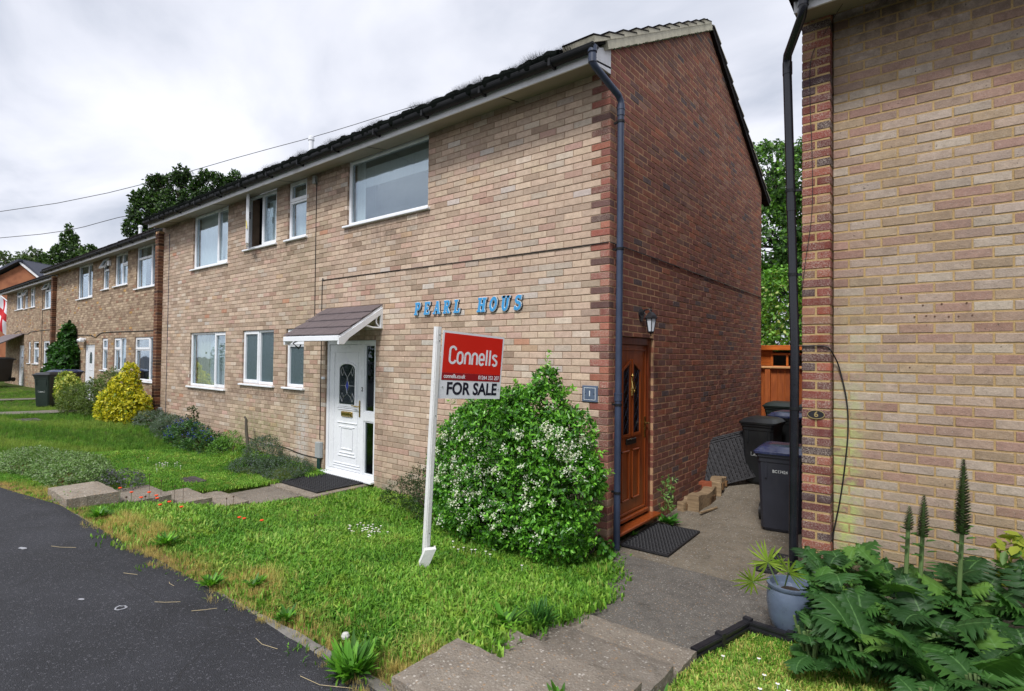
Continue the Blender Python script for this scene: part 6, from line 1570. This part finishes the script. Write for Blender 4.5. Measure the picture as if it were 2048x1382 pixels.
centres = [(2.02, -.42, 11), (2.42, -.42, 13), (2.85, -.40, 12), (3.30, -.45, 11), (2.15, -.85, 13), (2.62, -.88, 15), (3.05, -.90, 13), (3.55, -.85, 9), (2.32, -1.22, 13), (2.80, -1.30, 14), (3.25, -1.35, 12), (1.95, -1.0, 7), (2.62, -1.62, 9), (3.05, -1.72, 8), (3.75, -1.3, 6), (1.98, -.70, 9), (2.05, -1.25, 8), (2.5, -.65, 10), (2.95, -.65, 9), (2.45, -1.05, 9), (2.9, -1.1, 9), (1.90, -.30, 12), (2.12, -.30, 10), (2.1, -.62, 10), (2.25, -1.0, 10), (2.0, -1.15, 9), (2.7, -.38, 10), (3.1, -.5, 10), (2.6, -1.3, 10), (3.2, -1.1, 10)]
ac2 = wthing('acanthus_plant', (3.1, -.8, 0), 'right-hand clump of glossy deep-lobed leaves running out of the frame edge', 'plant', 'acanthus clumps')
ac['group'] = 'acanthus clumps'; ac['label'] = 'left-hand clump of deep-lobed leaves with three flower spikes beside the pot'
for ci, (cx, cy_, n_) in enumerate(centres):
    zb = gz(cx, cy_) - .02; host = ac2 if cx > 2.75 else ac; n_ = int(n_*1.45)
    for k in range(n_):
        az = 2*PI*(k+random.uniform(-.3, .3))/n_; el = random.choice((.2, .45, .75, 1.05))+random.uniform(-.1, .1)
        if cx < 2.1 and cy_ < -.5 and math.cos(az) < -.35: continue
        if cy_ > -.5 and math.sin(az) > .2: el = max(el, 1.05)
        L_ = random.uniform(.17, .31)*(.75 if cx < 2.1 else 1.); rise = .05+(.40 if cy_ > -1.0 else .28)*math.sin(el)*random.uniform(.4, 1)
        if cy_ < -1.5: L_ *= .8; rise *= .6
        o = bpy.data.objects.new('leaf', random.choice(LV)); st0 = Vector((cx+random.uniform(-.04, .04), cy_+random.uniform(-.04, .04), zb+rise))
        o.location = st0 + Vector((math.cos(az), math.sin(az), 0))*.06
        o.rotation_euler = (random.uniform(-.3, .3), -el*.75+.25, az); o.scale = (L_, L_*random.uniform(1.25, 1.65), L_*1.2); link(o, host)
    mb = MB()
    for k in range(6):
        az = random.random()*6.28; mb.tube([(cx, cy_, zb), (cx+.05*math.cos(az), cy_+.05*math.sin(az), zb+.22)], .008, 5)
    tag(mb.build('leaf_stalks', M['stem'], host), kind='stuff')
M['bract'] = leafy('bract', .1, .6)
for (x, y, zb, z0, z1, r_) in ((2.765, -.45, .25, .72, 1.20, .034), (2.565, -.45, .2, .66, .94, .028), (2.49, -.48, .2, .70, .86, .024)):
    lean = .03
    mb = MB(); mb.tube([(x-lean, y, zb), (x-.01, y, z0), (x, y, z1-.05)], [.014, .012, .006], 8); sp = mb.build('flower_spike', M['stem'], ac)
    n = int((z1-z0)*620); tt = np.arange(n)/n; a = np.arange(n)*2.4
    rad = r_*np.clip(1.05-tt**2.2, .12, 1)*np.clip(.6+tt*2.2, 0, 1)*.5
    P = np.stack([x-lean*(1-tt)*.3+rad*np.cos(a), y+rad*np.sin(a), z0+(z1-z0)*tt], 1); D = np.stack([np.cos(a), np.sin(a), np.full(n, .55)], 1)
    sc2 = (1.15-.7*tt**2)
    leaves('bract', P, D, np.stack([-np.cos(a)*.5, -np.sin(a)*.5, np.ones(n)], 1), r_*.9*sc2, r_*.75*sc2, [C(84, 116, 56), C(68, 92, 50), C(80, 76, 66)], M['bract'], sp, T6)
    P2 = P[::14][:10]-np.array([0, 0, .16]); D2 = D[::14][:10]*np.array([1, 1, .4]); leaves('stem_leaf', P2, D2, np.tile([0, 0, 1.], (len(P2), 1)), np.full(len(P2), .07), np.full(len(P2), .035), [C(70, 110, 50)], M['leaf'], sp, T6)
shrub('garden_weeds', 'pale broad-leaved plant at the right frame edge before the pink wall', 'plant', [((3.30, -.2, .55), (.35, .14, .25))], 130, 4, .08, .04, [C(92, 130, 50), C(150, 160, 60)], (3.3, -.1, 0), tmpl=T6, nst=5)
# ---- potted plant
M['pot'] = plain('blue_grey_glazed_pot', C(92, 104, 124), .3, .16, 9, .002, 30, dirt=((.20, .22, .24), .5))
pp = wthing('potted_plant', (1.83, -.76, -.06), 'spiky palm seedling in a blue-grey glazed pot beside the edging', 'plant pot')
mb = MB(); mb.lathe([(0, 0), (.085, 0), (.10, .01), (.135, .10), (.150, .20), (.148, .28), (.138, .31), (.150, .325), (.150, .34), (.128, .34), (.122, .30), (0, .29)], (1.83, -.76, -.07), 28); autosmooth(mb.build('pot', M['pot'], pp), 50)
mb = MB(); mb.lathe([(.0, .295), (.124, .295)], (1.83, -.76, -.07), 18); mb.build('soil', plain('soil', (.03, .02, .012), .95, .3, 40, .01), pp)
for (bx, by, bz, tx, ty, tz, n, L_) in ((1.76, -.80, .25, 1.70, -.82, .40, 20, .17), (1.74, -.84, .22, 1.62, -.90, .27, 15, .15), (1.80, -.78, .25, 1.84, -.86, .38, 14, .15)):
    mb = MB(); mb.tube([(bx, by, bz), (tx, ty, tz)], .005, 5); fr_ = mb.build('frond', M['stem'], pp)
    ax_ = unit(np.array([tx-bx, ty-by, tz-bz])); s1 = unit(np.cross(ax_, np.array([.3, 1, .2]))); a = np.linspace(-2.3, 2.3, n)
    D = np.cos(a)[:, None]*ax_+np.sin(a)[:, None]*s1 + RNG.normal(0, .06, (n, 3)); P = np.tile(np.array([tx, ty, tz]), (n, 1))
    leaves('leaflet', P, D, np.tile(unit(np.cross(ax_, s1)), (n, 1)), RNG.uniform(.8, 1.1, n)*L_, np.full(n, .016), [C(136, 168, 58), C(164, 190, 80)], M['leaf'], fr_, T6, kind=None)
# ---- weeds
def rosette(label, x, y, z, n, L_, w_, cols, up=.6, cat='weed', group=None, name='weed'):
    t = wthing(name, (x, y, z), label, cat, group); a = RNG.random(n)*6.283; e = RNG.uniform(.1, up, n)
    D = np.stack([np.cos(a)*np.cos(e), np.sin(a)*np.cos(e), np.sin(e)+.15], 1); P = np.tile(np.array([x, y, z]), (n, 1))+RNG.normal(0, L_*.16, (n, 3))*np.array([1, 1, .15])
    leaves('leaf', P, D, np.tile([0, 0, 1.], (n, 1)), RNG.uniform(.5, 1.1, n)*L_, RNG.uniform(.7, 1.2, n)*w_, cols, M['leaf'], t, T5); return t
LG = [C(84, 138, 40), C(112, 168, 52), C(64, 108, 36)]
t = rosette('large dandelion and grass clump growing over the kerb at the bottom edge', .33, -3.27, .22, 150, .17, .030, LG, 1.1)
mb = MB(); mb.tube([(.24, -3.24, .22), (.20, -3.22, .33)], .003, 5); mb.lathe([(0, -.02), (.018, -.012), (.022, .0), (.016, .014), (0, .02)], (.20, -3.22, .345), 8); mb.build('seed_head', plain('seed_head', (.5, .5, .47), .9), t)
for i, (x, y, n, L_, lb) in enumerate(((-.42, -3.2, 60, .09, 'small dark weed rosette at the kerb left of the dandelion clump'), (-1.25, -3.28, 80, .10, 'leafy weed at the road edge in the middle of the verge'), (-2.35, -3.18, 110, .12, 'dense green weed tuft on the road edge below the dry grass'), (-1.0, -3.1, 60, .10, 'broad-leaved weeds at the verge edge above the white road mark'), (-3.6, -3.3, 80, .12, 'dark tuft of weeds on the verge below the orange flowers'), (-4.45, -3.35, 70, .11, 'green weeds before the uppermost step of the far path'))):
    rosette(lb, x, y, gz(x, y)+.01, n, L_, .022, LG, .9, group='verge weeds')
rosette('dark feathery grass tuft on the left edge of the near steps', .62, -2.05, .10, 170, .16, .010, [C(50, 96, 40), C(66, 116, 48)], 1.3, cat='grass tuft')
rosette('broad dock leaves beside the second near step', .52, -2.30, .17, 26, .15, .04, LG, .9)
t = rosette('leafy green weed growing out of the mat corner by the side door', .17, 1.16, -.09, 46, .17, .045, [C(70, 124, 50), C(90, 148, 58)], .8)
P = np.array([(.13+RNG.normal(0, .03), 1.24+RNG.normal(0, .05), z) for z in np.linspace(0, .42, 50)]); sprigs('upper_leaves', P, rdir(50), 3, .03, .055, .018, [C(96, 138, 66), C(120, 152, 84)], M['leaf'], t, T6)
rosette('small weed in the path by the bottom step', 1.30, -2.86, .28, 16, .09, .02, LG, 1.2); rosette('weed rooted beside the near steps on the lawn side', 1.53, -2.2, .02, 22, .10, .02, LG, 1.2)
rosette('small weed under the side door sill', .03, .52, -.10, 12, .07, .02, LG, 1.0)
# orange flowers
of = wthing('orange_flowers', (-3.6, -2.9, .25), 'patch of orange hawkweed flowers in the grass by the far steps', 'flowers')
M['orange'] = plain('orange_petal', C(226, 74, 22), .7); M['bud'] = plain('brown_bud', (.06, .03, .015), .8)
OF = [(-4.25, -2.95), (-4.18, -2.98), (-4.1, -2.9), (-3.85, -2.75), (-3.75, -2.85), (-3.7, -2.9), (-3.62, -2.82), (-3.5, -2.75), (-3.45, -2.85), (-3.5, -3.0), (-3.75, -3.05), (-3.2, -2.75), (-2.75, -2.35), (-2.7, -2.42), (-2.5, -2.3), (-3.3, -3.1), (-3.25, -3.1)][::1][1:15]
for i, (x, y) in enumerate(OF):
    z = gz(x, y)+random.uniform(.10, .20); bud = i % 5 == 4
    mb = MB(); mb.tube([(x, y, gz(x, y)), (x+.01, y, z)], .0022, 4); mb.cur = 1
    mb.lathe([(0, -.008), (.010, -.004), (.019 if not bud else .010, .004), (.016 if not bud else .008, .010), (0, .012)], (x+.01, y, z), 9); mb.build('flower', [M['stem'], M['bud'] if bud else M['orange']], of)
for i, (x, y) in enumerate([(-4.5, -2.6), (-4.3, -2.55), (-4.05, -2.5), (-3.95, -2.45), (-3.3, -2.2), (-3.35, -2.25), (-2.2, -2.1), (-1.9, -2.1)]):
    z = gz(x, y)+random.uniform(.2, .3); mb = MB(); mb.tube([(x, y, gz(x, y)-.05), (x, y, z)], .002, 4); mb.lathe([(0, -.012), (.011, 0), (0, .012)], (x, y, z), 7); mb.build('seed_bud', M['bud'], of)
M['daisy'] = plain('daisy_white', (.72, .72, .70), .8, .05); M['daisy_eye'] = plain('daisy_eye', (.6, .42, .03), .8)
def daisies(label, pts):
    t = wthing('daisies', (pts[0][0], pts[0][1], gz(*pts[0])), label, 'flowers', 'daisy patches')
    for (x, y) in pts:
        z = gz(x, y)+(random.uniform(.055, .085) if x < 1.4 else random.uniform(.02, .035)); mb = MB(); mb.tube([(x, y, z-.06), (x, y, z)], .0015, 4)
        mb.lathe([(.012, 0), (.006, .003), (0, .003)], (x, y, z), 8); mb.cur = 1; mb.lathe([(.0045, .004), (0, .006)], (x, y, z), 6); mb.build('daisy', [M['daisy'], M['daisy_eye']], t)
rr = random.Random(3)
daisies('cluster of small white daisies in the near lawn left of the sign post', [(-2.03+rr.gauss(0, .13), -1.36+rr.gauss(0, .09)) for _ in range(34)])
daisies('few daisies in the lawn above the inspection cover', [(-6.5+rr.gauss(0, .18), -1.75+rr.gauss(0, .12)) for _ in range(12)])
daisies('scattered daisies in the right-hand grass by the edging', [(1.75+rr.uniform(-.2, .5), -1.6+rr.uniform(-.6, .3)) for _ in range(10)])
daisies('scattered daisies in front of the flowering shrub', [(-.7+rr.gauss(0, .35), -1.15+rr.gauss(0, .08)) for _ in range(10)])

# ---- trees
def tree(name, label, base, trunk_top, lumps, n, per, L, Wd, cols, r=.25, group='background trees', up=.3, spread=.25, shell=.7, weights=None):
    t = wthing(name, base, label, 'tree', group); mb = MB(); b, tt = Vector(base), Vector(trunk_top)
    mb.tube([b, b.lerp(tt, .5)+Vector((.1, 0, 0)), tt], [r, r*.75, r*.5], 9); mb.build('trunk', M['bark'], t, smooth=True)
    mb = MB()
    for c, rr_ in lumps:
        c = Vector(c); m = tt.lerp(c, .5)+Vector((0, 0, .2*rr_[0])); mb.tube([b.lerp(tt, random.uniform(.6, 1)), m, c], [r*.35, r*.2, r*.08], 6)
        for _ in range(3): e = c+Vector((random.uniform(-1, 1)*rr_[0], random.uniform(-1, 1)*rr_[1], random.uniform(-.2, 1)*rr_[2]))*.9; mb.tube([m, c.lerp(e, .5), e], [r*.12, r*.08, r*.02], 4)
    mb.build('limbs', M['bark'], t, smooth=True)
    P, N_ = lump_points(lumps, n, shell); cr_ = sprigs('crown', P, N_, per, spread, L, Wd, cols, M['leaf'], t, T4, up, .22, weights)
    return t
def rl(c, R, k, r0_, r1_, seed, flat=1.):
    rnd = random.Random(seed); out = []
    for _ in range(k):
        v = Vector((rnd.gauss(0, 1), rnd.gauss(0, 1), rnd.gauss(0, 1))).normalized()*rnd.uniform(.35, 1); r_ = rnd.uniform(r0_, r1_)
        out.append(((c[0]+v.x*R[0], c[1]+v.y*R[1], c[2]+v.z*R[2]), (r_, r_, r_*flat)))
    return out
DK = [C(40, 62, 30), C(54, 82, 36), C(34, 50, 28), C(74, 104, 44)]
tree('maple_tree', 'dark leafy tree rising behind the roof of the corner block', (-30.5, 7.2, 0), (-30.4, 7.2, 7.5),
     [((-31.9, 5.7, 9.4), (.6, .6, .7)), ((-31.5, 6.0, 10.8), (.38, .38, .7)), ((-30.8, 6.7, 10.0), (.7, .7, .8)), ((-29.8, 7.4, 10.3), (.6, .6, .55)), ((-28.9, 8.1, 10.5), (.6, .6, .45)), ((-32.1, 5.5, 8.6), (.6, .6, .6)), ((-28.2, 8.8, 11.0), (.6, .6, .5)), ((-30.6, 6.8, 9.2), (1.2, 1.0, .9)), ((-29.2, 8.0, 9.8), (1.2, 1.0, .9)), ((-31.2, 6.2, 9.9), (.5, .5, .5)), ((-30.2, 7.0, 11.7), (.35, .35, .4)), ((-31.6, 5.9, 7.8), (.7, .7, .7)), ((-32.2, 5.5, 10.3), (.3, .3, .3))] + [((-32.3+4.4*i/17+RNG.uniform(-.2, .2), 5.4+3.4*i/17, 8.8+2.5*math.sin(PI*min(i/17*1.5+.05, .62))+RNG.uniform(-.15, .55)), (.28, .28, .3)) for i in range(18)], 3800, 5, .16, .10, DK, .22, spread=.3)
tree('pear_tree', 'round green tree left of centre behind the second block', (-91.5, 15.7, 0), (-91.5, 15.7, 12), [((-91.6, 15.5, 15.2), (1.9, 1.9, 1.6)), ((-91.7, 15.5, 17.2), (.9, .9, 1.2)), ((-90.0, 16.8, 14.4), (1.6, 1.6, 1.2)), ((-93.0, 14.4, 13.6), (2.0, 2, 1.6)), ((-91.8, 15.4, 18.6), (.4, .4, .7)), ((-89.4, 17.2, 15.9), (.7, .7, .5)), ((-90.5, 16.4, 12), (3, 2.5, 2))], 2200, 5, .34, .25, [C(58, 84, 38), C(78, 106, 44), C(44, 66, 34)], .25, spread=.5)
tree('sparse_tree', 'thin-leaved tree with sky showing through above the red house', (-97, 11.5, 0), (-97, 11.5, 11), rl((-96.8, 11.8, 14.0), (3.4, 3.4, 1.6), 12, .5, 1.0, 5) + [((-94, 13.6, 13.0), (2., 1.8, 1.1))], 620, 5, .36, .24, [C(72, 92, 48), C(92, 112, 60), C(56, 74, 44)], .22, spread=.6, shell=.5)
shrub('hawthorn_bush', 'bright hawthorn bush with cream blossom behind the garden shed', 'tree', rl((-.6, 11.2, 2.9), (1.9, .9, 1.6), 14, .7, 1.1, 9) + [((-.4, 10.8, 2.4), (1.8, .9, 1.8)), ((-1.2, 11, 1.6), (1.5, .8, 1.5))], 5200, 5, .085, .055, [C(92, 140, 48), C(116, 168, 62), C(66, 106, 38), C(178, 196, 120)], (-.5, 11.5, .4), 'background trees', spread=.14, tmpl=T6, weights=[.35, .3, .25, .10])
tree('dark_tree', 'tall darker tree behind the hawthorn between the two houses', (-1.2, 15.5, .5), (-1.2, 15.5, 5), rl((-1.2, 14.6, 5.6), (2.4, 1.4, 2.9), 20, .8, 1.4, 12) + [((-2.0, 14.6, 8.2), (1.0, 1, .9)), ((-.4, 15.0, 7.9), (1.1, 1, .9)), ((-1.2, 14.6, 3.6), (2, 1.4, 2))], 9500, 5, .12, .08, [C(58, 90, 42), C(74, 112, 48), C(46, 72, 36), C(110, 154, 62)], .2, spread=.2, weights=[.3, .3, .15, .25])
shrub('hedge', 'long clipped hedge across the road behind the camera, added to darken the window reflections', 'hedge', [((x, -15.5, 1.2), (2.2, 1.0, 1.3)) for x in np.arange(-44, 14, 3.2)], 4200, 4, .22, .16, DK, (-15, -15.5, .2), nst=0, spread=.3)  # unseen hedge added for darker reflections in the lower windows

# ------------------------------------------------------------------ grass
def grass_mat(name):
    g = G(name)
    oi = g.n('ShaderNodeObjectInfo').outputs['Random']; ins = g.attr('tint', 'INSTANCER', 'Fac')
    n1 = g.noise(1.1, 4, .6); n2 = g.noise(5.5, 3, .6)
    c = g.colors(ins, [(0, C(70, 116, 38)), (.35, C(96, 146, 46)), (.7, C(126, 172, 58)), (1, C(168, 192, 96))])
    c = g.mix(g.ramp(n1, .42, .62, 0, .6), c, g.mix(1., c, (.74, .86, .8), 'MULTIPLY')); c = g.mix(g.ramp(n2, .55, .72, 0, .4), c, C(172, 186, 66))
    dry = g.attr('dry', 'INSTANCER', 'Fac'); c = g.mix(dry, c, C(214, 188, 116))
    tn = g.attr('tone', 'GEOMETRY', 'Fac'); cb = g.n('ShaderNodeCombineColor'); [g.l(tn, cb.inputs[i]) for i in range(3)]; c = g.mix(1., c, cb.outputs[0], 'MULTIPLY')
    g.put(g.b.inputs['Base Color'], c); g.b.inputs['Roughness'].default_value = .5; g.b.inputs['Specular IOR Level'].default_value = .3
    t = g.n('ShaderNodeBsdfTranslucent'); g.l(c, t.inputs[0]); mx = g.n('ShaderNodeMixShader'); mx.inputs[0].default_value = .35
    g.l(g.b.outputs[0], mx.inputs[1]); g.l(t.outputs[0], mx.inputs[2]); g.l(mx.outputs[0], g.out.inputs[0]); return g.m
M['grass'] = grass_mat('grass_blade')
def tuft(n, rad, h0_, h1_, w, lean, seed):
    rnd = random.Random(seed); v = []; f = []; cc = []
    for _ in range(n):
        cc += [rnd.choice((.62, .8, 1., 1., 1.15, 1.35))]*5
        a, r_ = rnd.random()*6.283, rad*math.sqrt(rnd.random()); x, y = r_*math.cos(a), r_*math.sin(a); h = rnd.uniform(h0_, h1_); b = rnd.random()*6.283; l_ = rnd.uniform(.15, 1)*lean*h
        dx, dy = math.cos(b), math.sin(b); px, py = -dy*w/2, dx*w/2; k = len(v)
        v += [(x-px, y-py, -.01), (x+px, y+py, -.01), (x+dx*l_*.35+px*.8, y+dy*l_*.35+py*.8, h*.6), (x+dx*l_*.35-px*.8, y+dy*l_*.35-py*.8, h*.6), (x+dx*l_, y+dy*l_, h*(1-.25*l_/h))]
        f += [(k, k+1, k+2, k+3), (k+3, k+2, k+4)]
    me = bpy.data.meshes.new('tuft'); me.from_pydata(v, [], f); at_ = me.attributes.new('tone', 'FLOAT', 'POINT'); at_.data.foreach_set('value', cc); me.materials.append(M['grass']); return bpy.data.objects.new('grass_tuft', me)
def scatter(name, P, scl, tint, dry, tufts, idx):
    n = len(P); me = bpy.data.meshes.new(name); me.vertices.add(n); me.vertices.foreach_set('co', P.astype(np.float32).ravel())
    for nm, val in (('scl', scl), ('tint', tint), ('dry', dry), ('rot', RNG.random(n)*6.283)):
        a = me.attributes.new(nm, 'FLOAT', 'POINT'); a.data.foreach_set('value', val.astype(np.float32))
    a = me.attributes.new('idx', 'INT', 'POINT'); a.data.foreach_set('value', idx.astype(np.int32))
    o = bpy.data.objects.new(name, me); link(o); o['kind'] = 'stuff'
    ng = bpy.data.node_groups.new(name+'_scatter', 'GeometryNodeTree')
    ng.interface.new_socket('Geometry', in_out='INPUT', socket_type='NodeSocketGeometry'); ng.interface.new_socket('Geometry', in_out='OUTPUT', socket_type='NodeSocketGeometry')
    N = ng.nodes.new; L_ = ng.links.new; gi = N('NodeGroupInput'); go = N('NodeGroupOutput'); ip = N('GeometryNodeInstanceOnPoints'); jn = N('GeometryNodeGeometryToInstance')
    for t in tufts:
        oi = N('GeometryNodeObjectInfo'); oi.inputs['Object'].default_value = t; L_(oi.outputs['Geometry'], jn.inputs[0])
    def na(nm, typ='FLOAT'):
        x = N('GeometryNodeInputNamedAttribute'); x.data_type = typ; x.inputs['Name'].default_value = nm; return x.outputs['Attribute']
    L_(gi.outputs[0], ip.inputs['Points']); L_(jn.outputs[0], ip.inputs['Instance']); ip.inputs['Pick Instance'].default_value = True; L_(na('idx', 'INT'), ip.inputs['Instance Index'])
    cx = N('ShaderNodeCombineXYZ'); L_(na('rot'), cx.inputs[2]); e2 = N('FunctionNodeEulerToRotation'); L_(cx.outputs[0], e2.inputs[0]); L_(e2.outputs[0], ip.inputs['Rotation']); L_(na('scl'), ip.inputs['Scale'])
    L_(ip.outputs[0], go.inputs[0]); md = o.modifiers.new('scatter', 'NODES'); md.node_group = ng; return o
TUF = [tuft(34, .045, .02, .085, .0024, .55, s) for s in range(5)] + [tuft(26, .045, .04, .125, .0026, .55, s+20) for s in range(3)] + [tuft(34, .055, .012, .045, .0026, 1.0, s+40) for s in range(2)] + [tuft(26, .13, .04, .08, .011, 1.0, s+60) for s in range(3)] + [tuft(24, .22, .04, .08, .020, 1.0, s+80) for s in range(3)]
def blocked(x, y):
    b = np.zeros(len(x), bool)
    def rect(a, c, d, e): return (x > a) & (x < c) & (y > d) & (y < e)
    b |= rect(.61, 1.47, -3.25, -1.5) | rect(-4.95, -4.2, -3.42, -1.6) | rect(-4.95, -4.10, -1.65, -.9) | rect(-4.93, -3.85, -.95, 0) | rect(-5.85, -5.38, -1.92, -1.58) | rect(-13.95, -13.25, -2.35, -1.85)
    xl = np.interp(y, [-1.6, -1.1, -.6, -.15, .02], [.60, .585, .34, .10, -.01])-.045; b |= (x > xl) & (y > -1.55) & (x < 1.52)
    b |= (y > -.86) & (x > 1.45) & (x < 2.1)
    b |= rect(-15.6, -14.7, -9, 1) | rect(-21.5, -20.7, -9, 1)
    return b
def region(n, xa, xb, depth=None, ymax=-.02):
    x = RNG.uniform(xa, xb, n); e = np.interp(x, EX, EY); y = e - .11 + (ymax-e+.11)*RNG.random(n); k = ~blocked(x, y) & (y > e - .035 - .08*np.clip(np.sin(x*5.3)+np.sin(x*13.1+1)*.6, 0, 1)); return x[k], y[k]
def hz(x, y): return np.array([gz(a, b) + wob(a, b) for a, b in zip(x, y)]) - .018
x1, y1 = region(34000, -8.2, .66); x2, y2 = region(7500, 1.44, 3.9, ymax=-.5)
m2 = ~((x2 > 1.95) & (y2 > -1.0)); x2, y2 = x2[m2], y2[m2]
x = np.concatenate([x1, x2]); y = np.concatenate([y1, y2]); e = np.interp(x, EX, EY); dd = y-e
nz = np.sin(x*3.1+np.sin(y*2.3)*2)*.5+np.sin(x*7.7+y*3)*.3
dry = np.clip((.34+.22*nz-dd)/.16, 0, 1)*(RNG.random(len(x)) < .8)*.85; dry = np.where((x > -6) | (dd < .1), dry, 0)
dry = np.where(RNG.random(len(x)) < .04, .7, dry)
thin = (dd < .12) & (RNG.random(len(x)) < .55); keep = ~thin
idx = np.where(RNG.random(len(x)) < .2, RNG.integers(5, 8, len(x)), RNG.integers(0, 5, len(x)))
idx = np.where(dry > .3, RNG.integers(8, 10, len(x)), idx)
scl = RNG.uniform(.45, .95, len(x))*(1+.25*nz)
longer = (y > -.75) & (x < .4); scl = np.where(longer, scl*1.5, scl); scl = np.where(dd < .25, scl*.72, scl)
scl = np.where(x > 1.4, scl*.62, scl); scl = np.where(x < -4.05, scl*.62, scl)
longer = longer & (x > -3.8)
tint = np.clip(.5+.25*nz+RNG.normal(0, .2, len(x)), 0, 1); tint = np.where(x > 1.4, np.clip(tint+.25, 0, 1), tint); dry = np.where((x > 1.4) & (RNG.random(len(x)) < .25), .6, dry)
for (c_, r_) in (((-6.1, -3.0), (.9, .4)), ((-6.9, -3.2), (.7, .36)), ((-5.4, -3.05), (.42, .28)), ((-6.12, -.42), (.34, .28)), ((-5.45, -.45), (.5, .42)), ((-5.95, -.75), (.36, .26)), ((-5.15, -.65), (.28, .26)), ((-1.0, -.45), (.8, .4)), ((-8.4, -.5), (.9, .4))):
    keep &= (((x-c_[0])/r_[0])**2+((y-c_[1])/r_[1])**2) > 1
P = np.stack([x, y, hz(x, y)], 1)[keep]
scatter('near_grass', P, scl[keep], tint[keep], dry[keep], TUF, idx[keep])
x3, y3 = region(9500, -17, -8.2, ymax=-.1); x4, y4 = region(6500, -40, -17, ymax=.3)
x = np.concatenate([x3, x4]); y = np.concatenate([y3, y4]); idx = np.concatenate([RNG.integers(10, 13, len(x3)), RNG.integers(13, 16, len(x4))])
nz = np.sin(x*1.3+np.sin(y*1.3)*2)*.5
scatter('far_grass', np.stack([x, y, hz(x, y)], 1), RNG.uniform(.7, 1.1, len(x)), np.clip(.35+.3*nz+RNG.normal(0, .15, len(x)), 0, 1), np.where(nz > .2, .12, .0)+RNG.random(len(x))*.06, TUF, idx)
# fallen bits: stalks, chips and paint spots on the road
M['straw'] = plain('straw', C(176, 160, 124), .8); M['road_paint'] = plain('worn_road_paint', (.30, .31, .34), .8, .3, 60)
mb = MB()
for (x, y, a, L_) in ((-1.25, -3.62, .45, .16), (-.95, -3.52, .7, .14), (-.35, -3.42, -.15, .2), (-.15, -3.95, .1, .12), (-1.9, -3.6, .2, .12), (-2.9, -3.8, .3, .22), (-4.4, -4.2, .2, .3), (.16, -3.45, .1, .30), (-1.5, -3.45, -.3, .10)):
    z = gz(x, y)+.008; mb.tube([(x, y, z), (x+L_*.5*math.cos(a), y+L_*.5*math.sin(a), z+.006), (x+L_*math.cos(a+.25), y+L_*math.sin(a+.25), z)], .0014, 4)
tag(mb.build('fallen_stalks', M['straw']), kind='stuff')
def blot(x, y, rx, ry, a, ring=False):
    z = gz(x, y)+.004; n = 14; mb = MB(); out = []
    for i in range(n):
        t_ = 2*PI*i/n; k_ = random.uniform(.75, 1.15); u, v = rx*k_*math.cos(t_), ry*k_*math.sin(t_); out.append((x+u*math.cos(a)-v*math.sin(a), y+u*math.sin(a)+v*math.cos(a)))
    if ring:
        inn = [(x+(p-x)*.68, y+(q-y)*.68) for p, q in out]; mb.add([(p, q, z) for p, q in out]+[(p, q, z) for p, q in inn], [(i, (i+1) % n, n+(i+1) % n, n+i) for i in range(n)])
    else: mb.add([(p, q, z) for p, q in out], [tuple(range(n))])
    return mb
for (x, y, rx, ry, a, rg) in ((-1.33, -3.78, .04, .033, .2, True), (-3.02, -3.95, .045, .02, .2, False), (-1.65, -3.90, .025, .012, .4, False), (-.32, -4.1, .018, .014, 0, False)):
    tag(blot(x, y, rx, ry, a, rg).build('paint_spot', M['road_paint']), kind='structure')
mb = MB(); rr = random.Random(5)
for _ in range(60):
    x, y = rr.uniform(.2, 1.6), rr.uniform(.2, 3.4); z = (gz(x, y) if y > 0 else -.11)+.01; s_ = rr.uniform(.004, .012); mb.obox((x, y, z), (s_, s_*.4, 0), (0, s_, s_*.3), (0, 0, s_*.5))
tag(mb.build('alley_gravel', M['step']), kind='stuff')
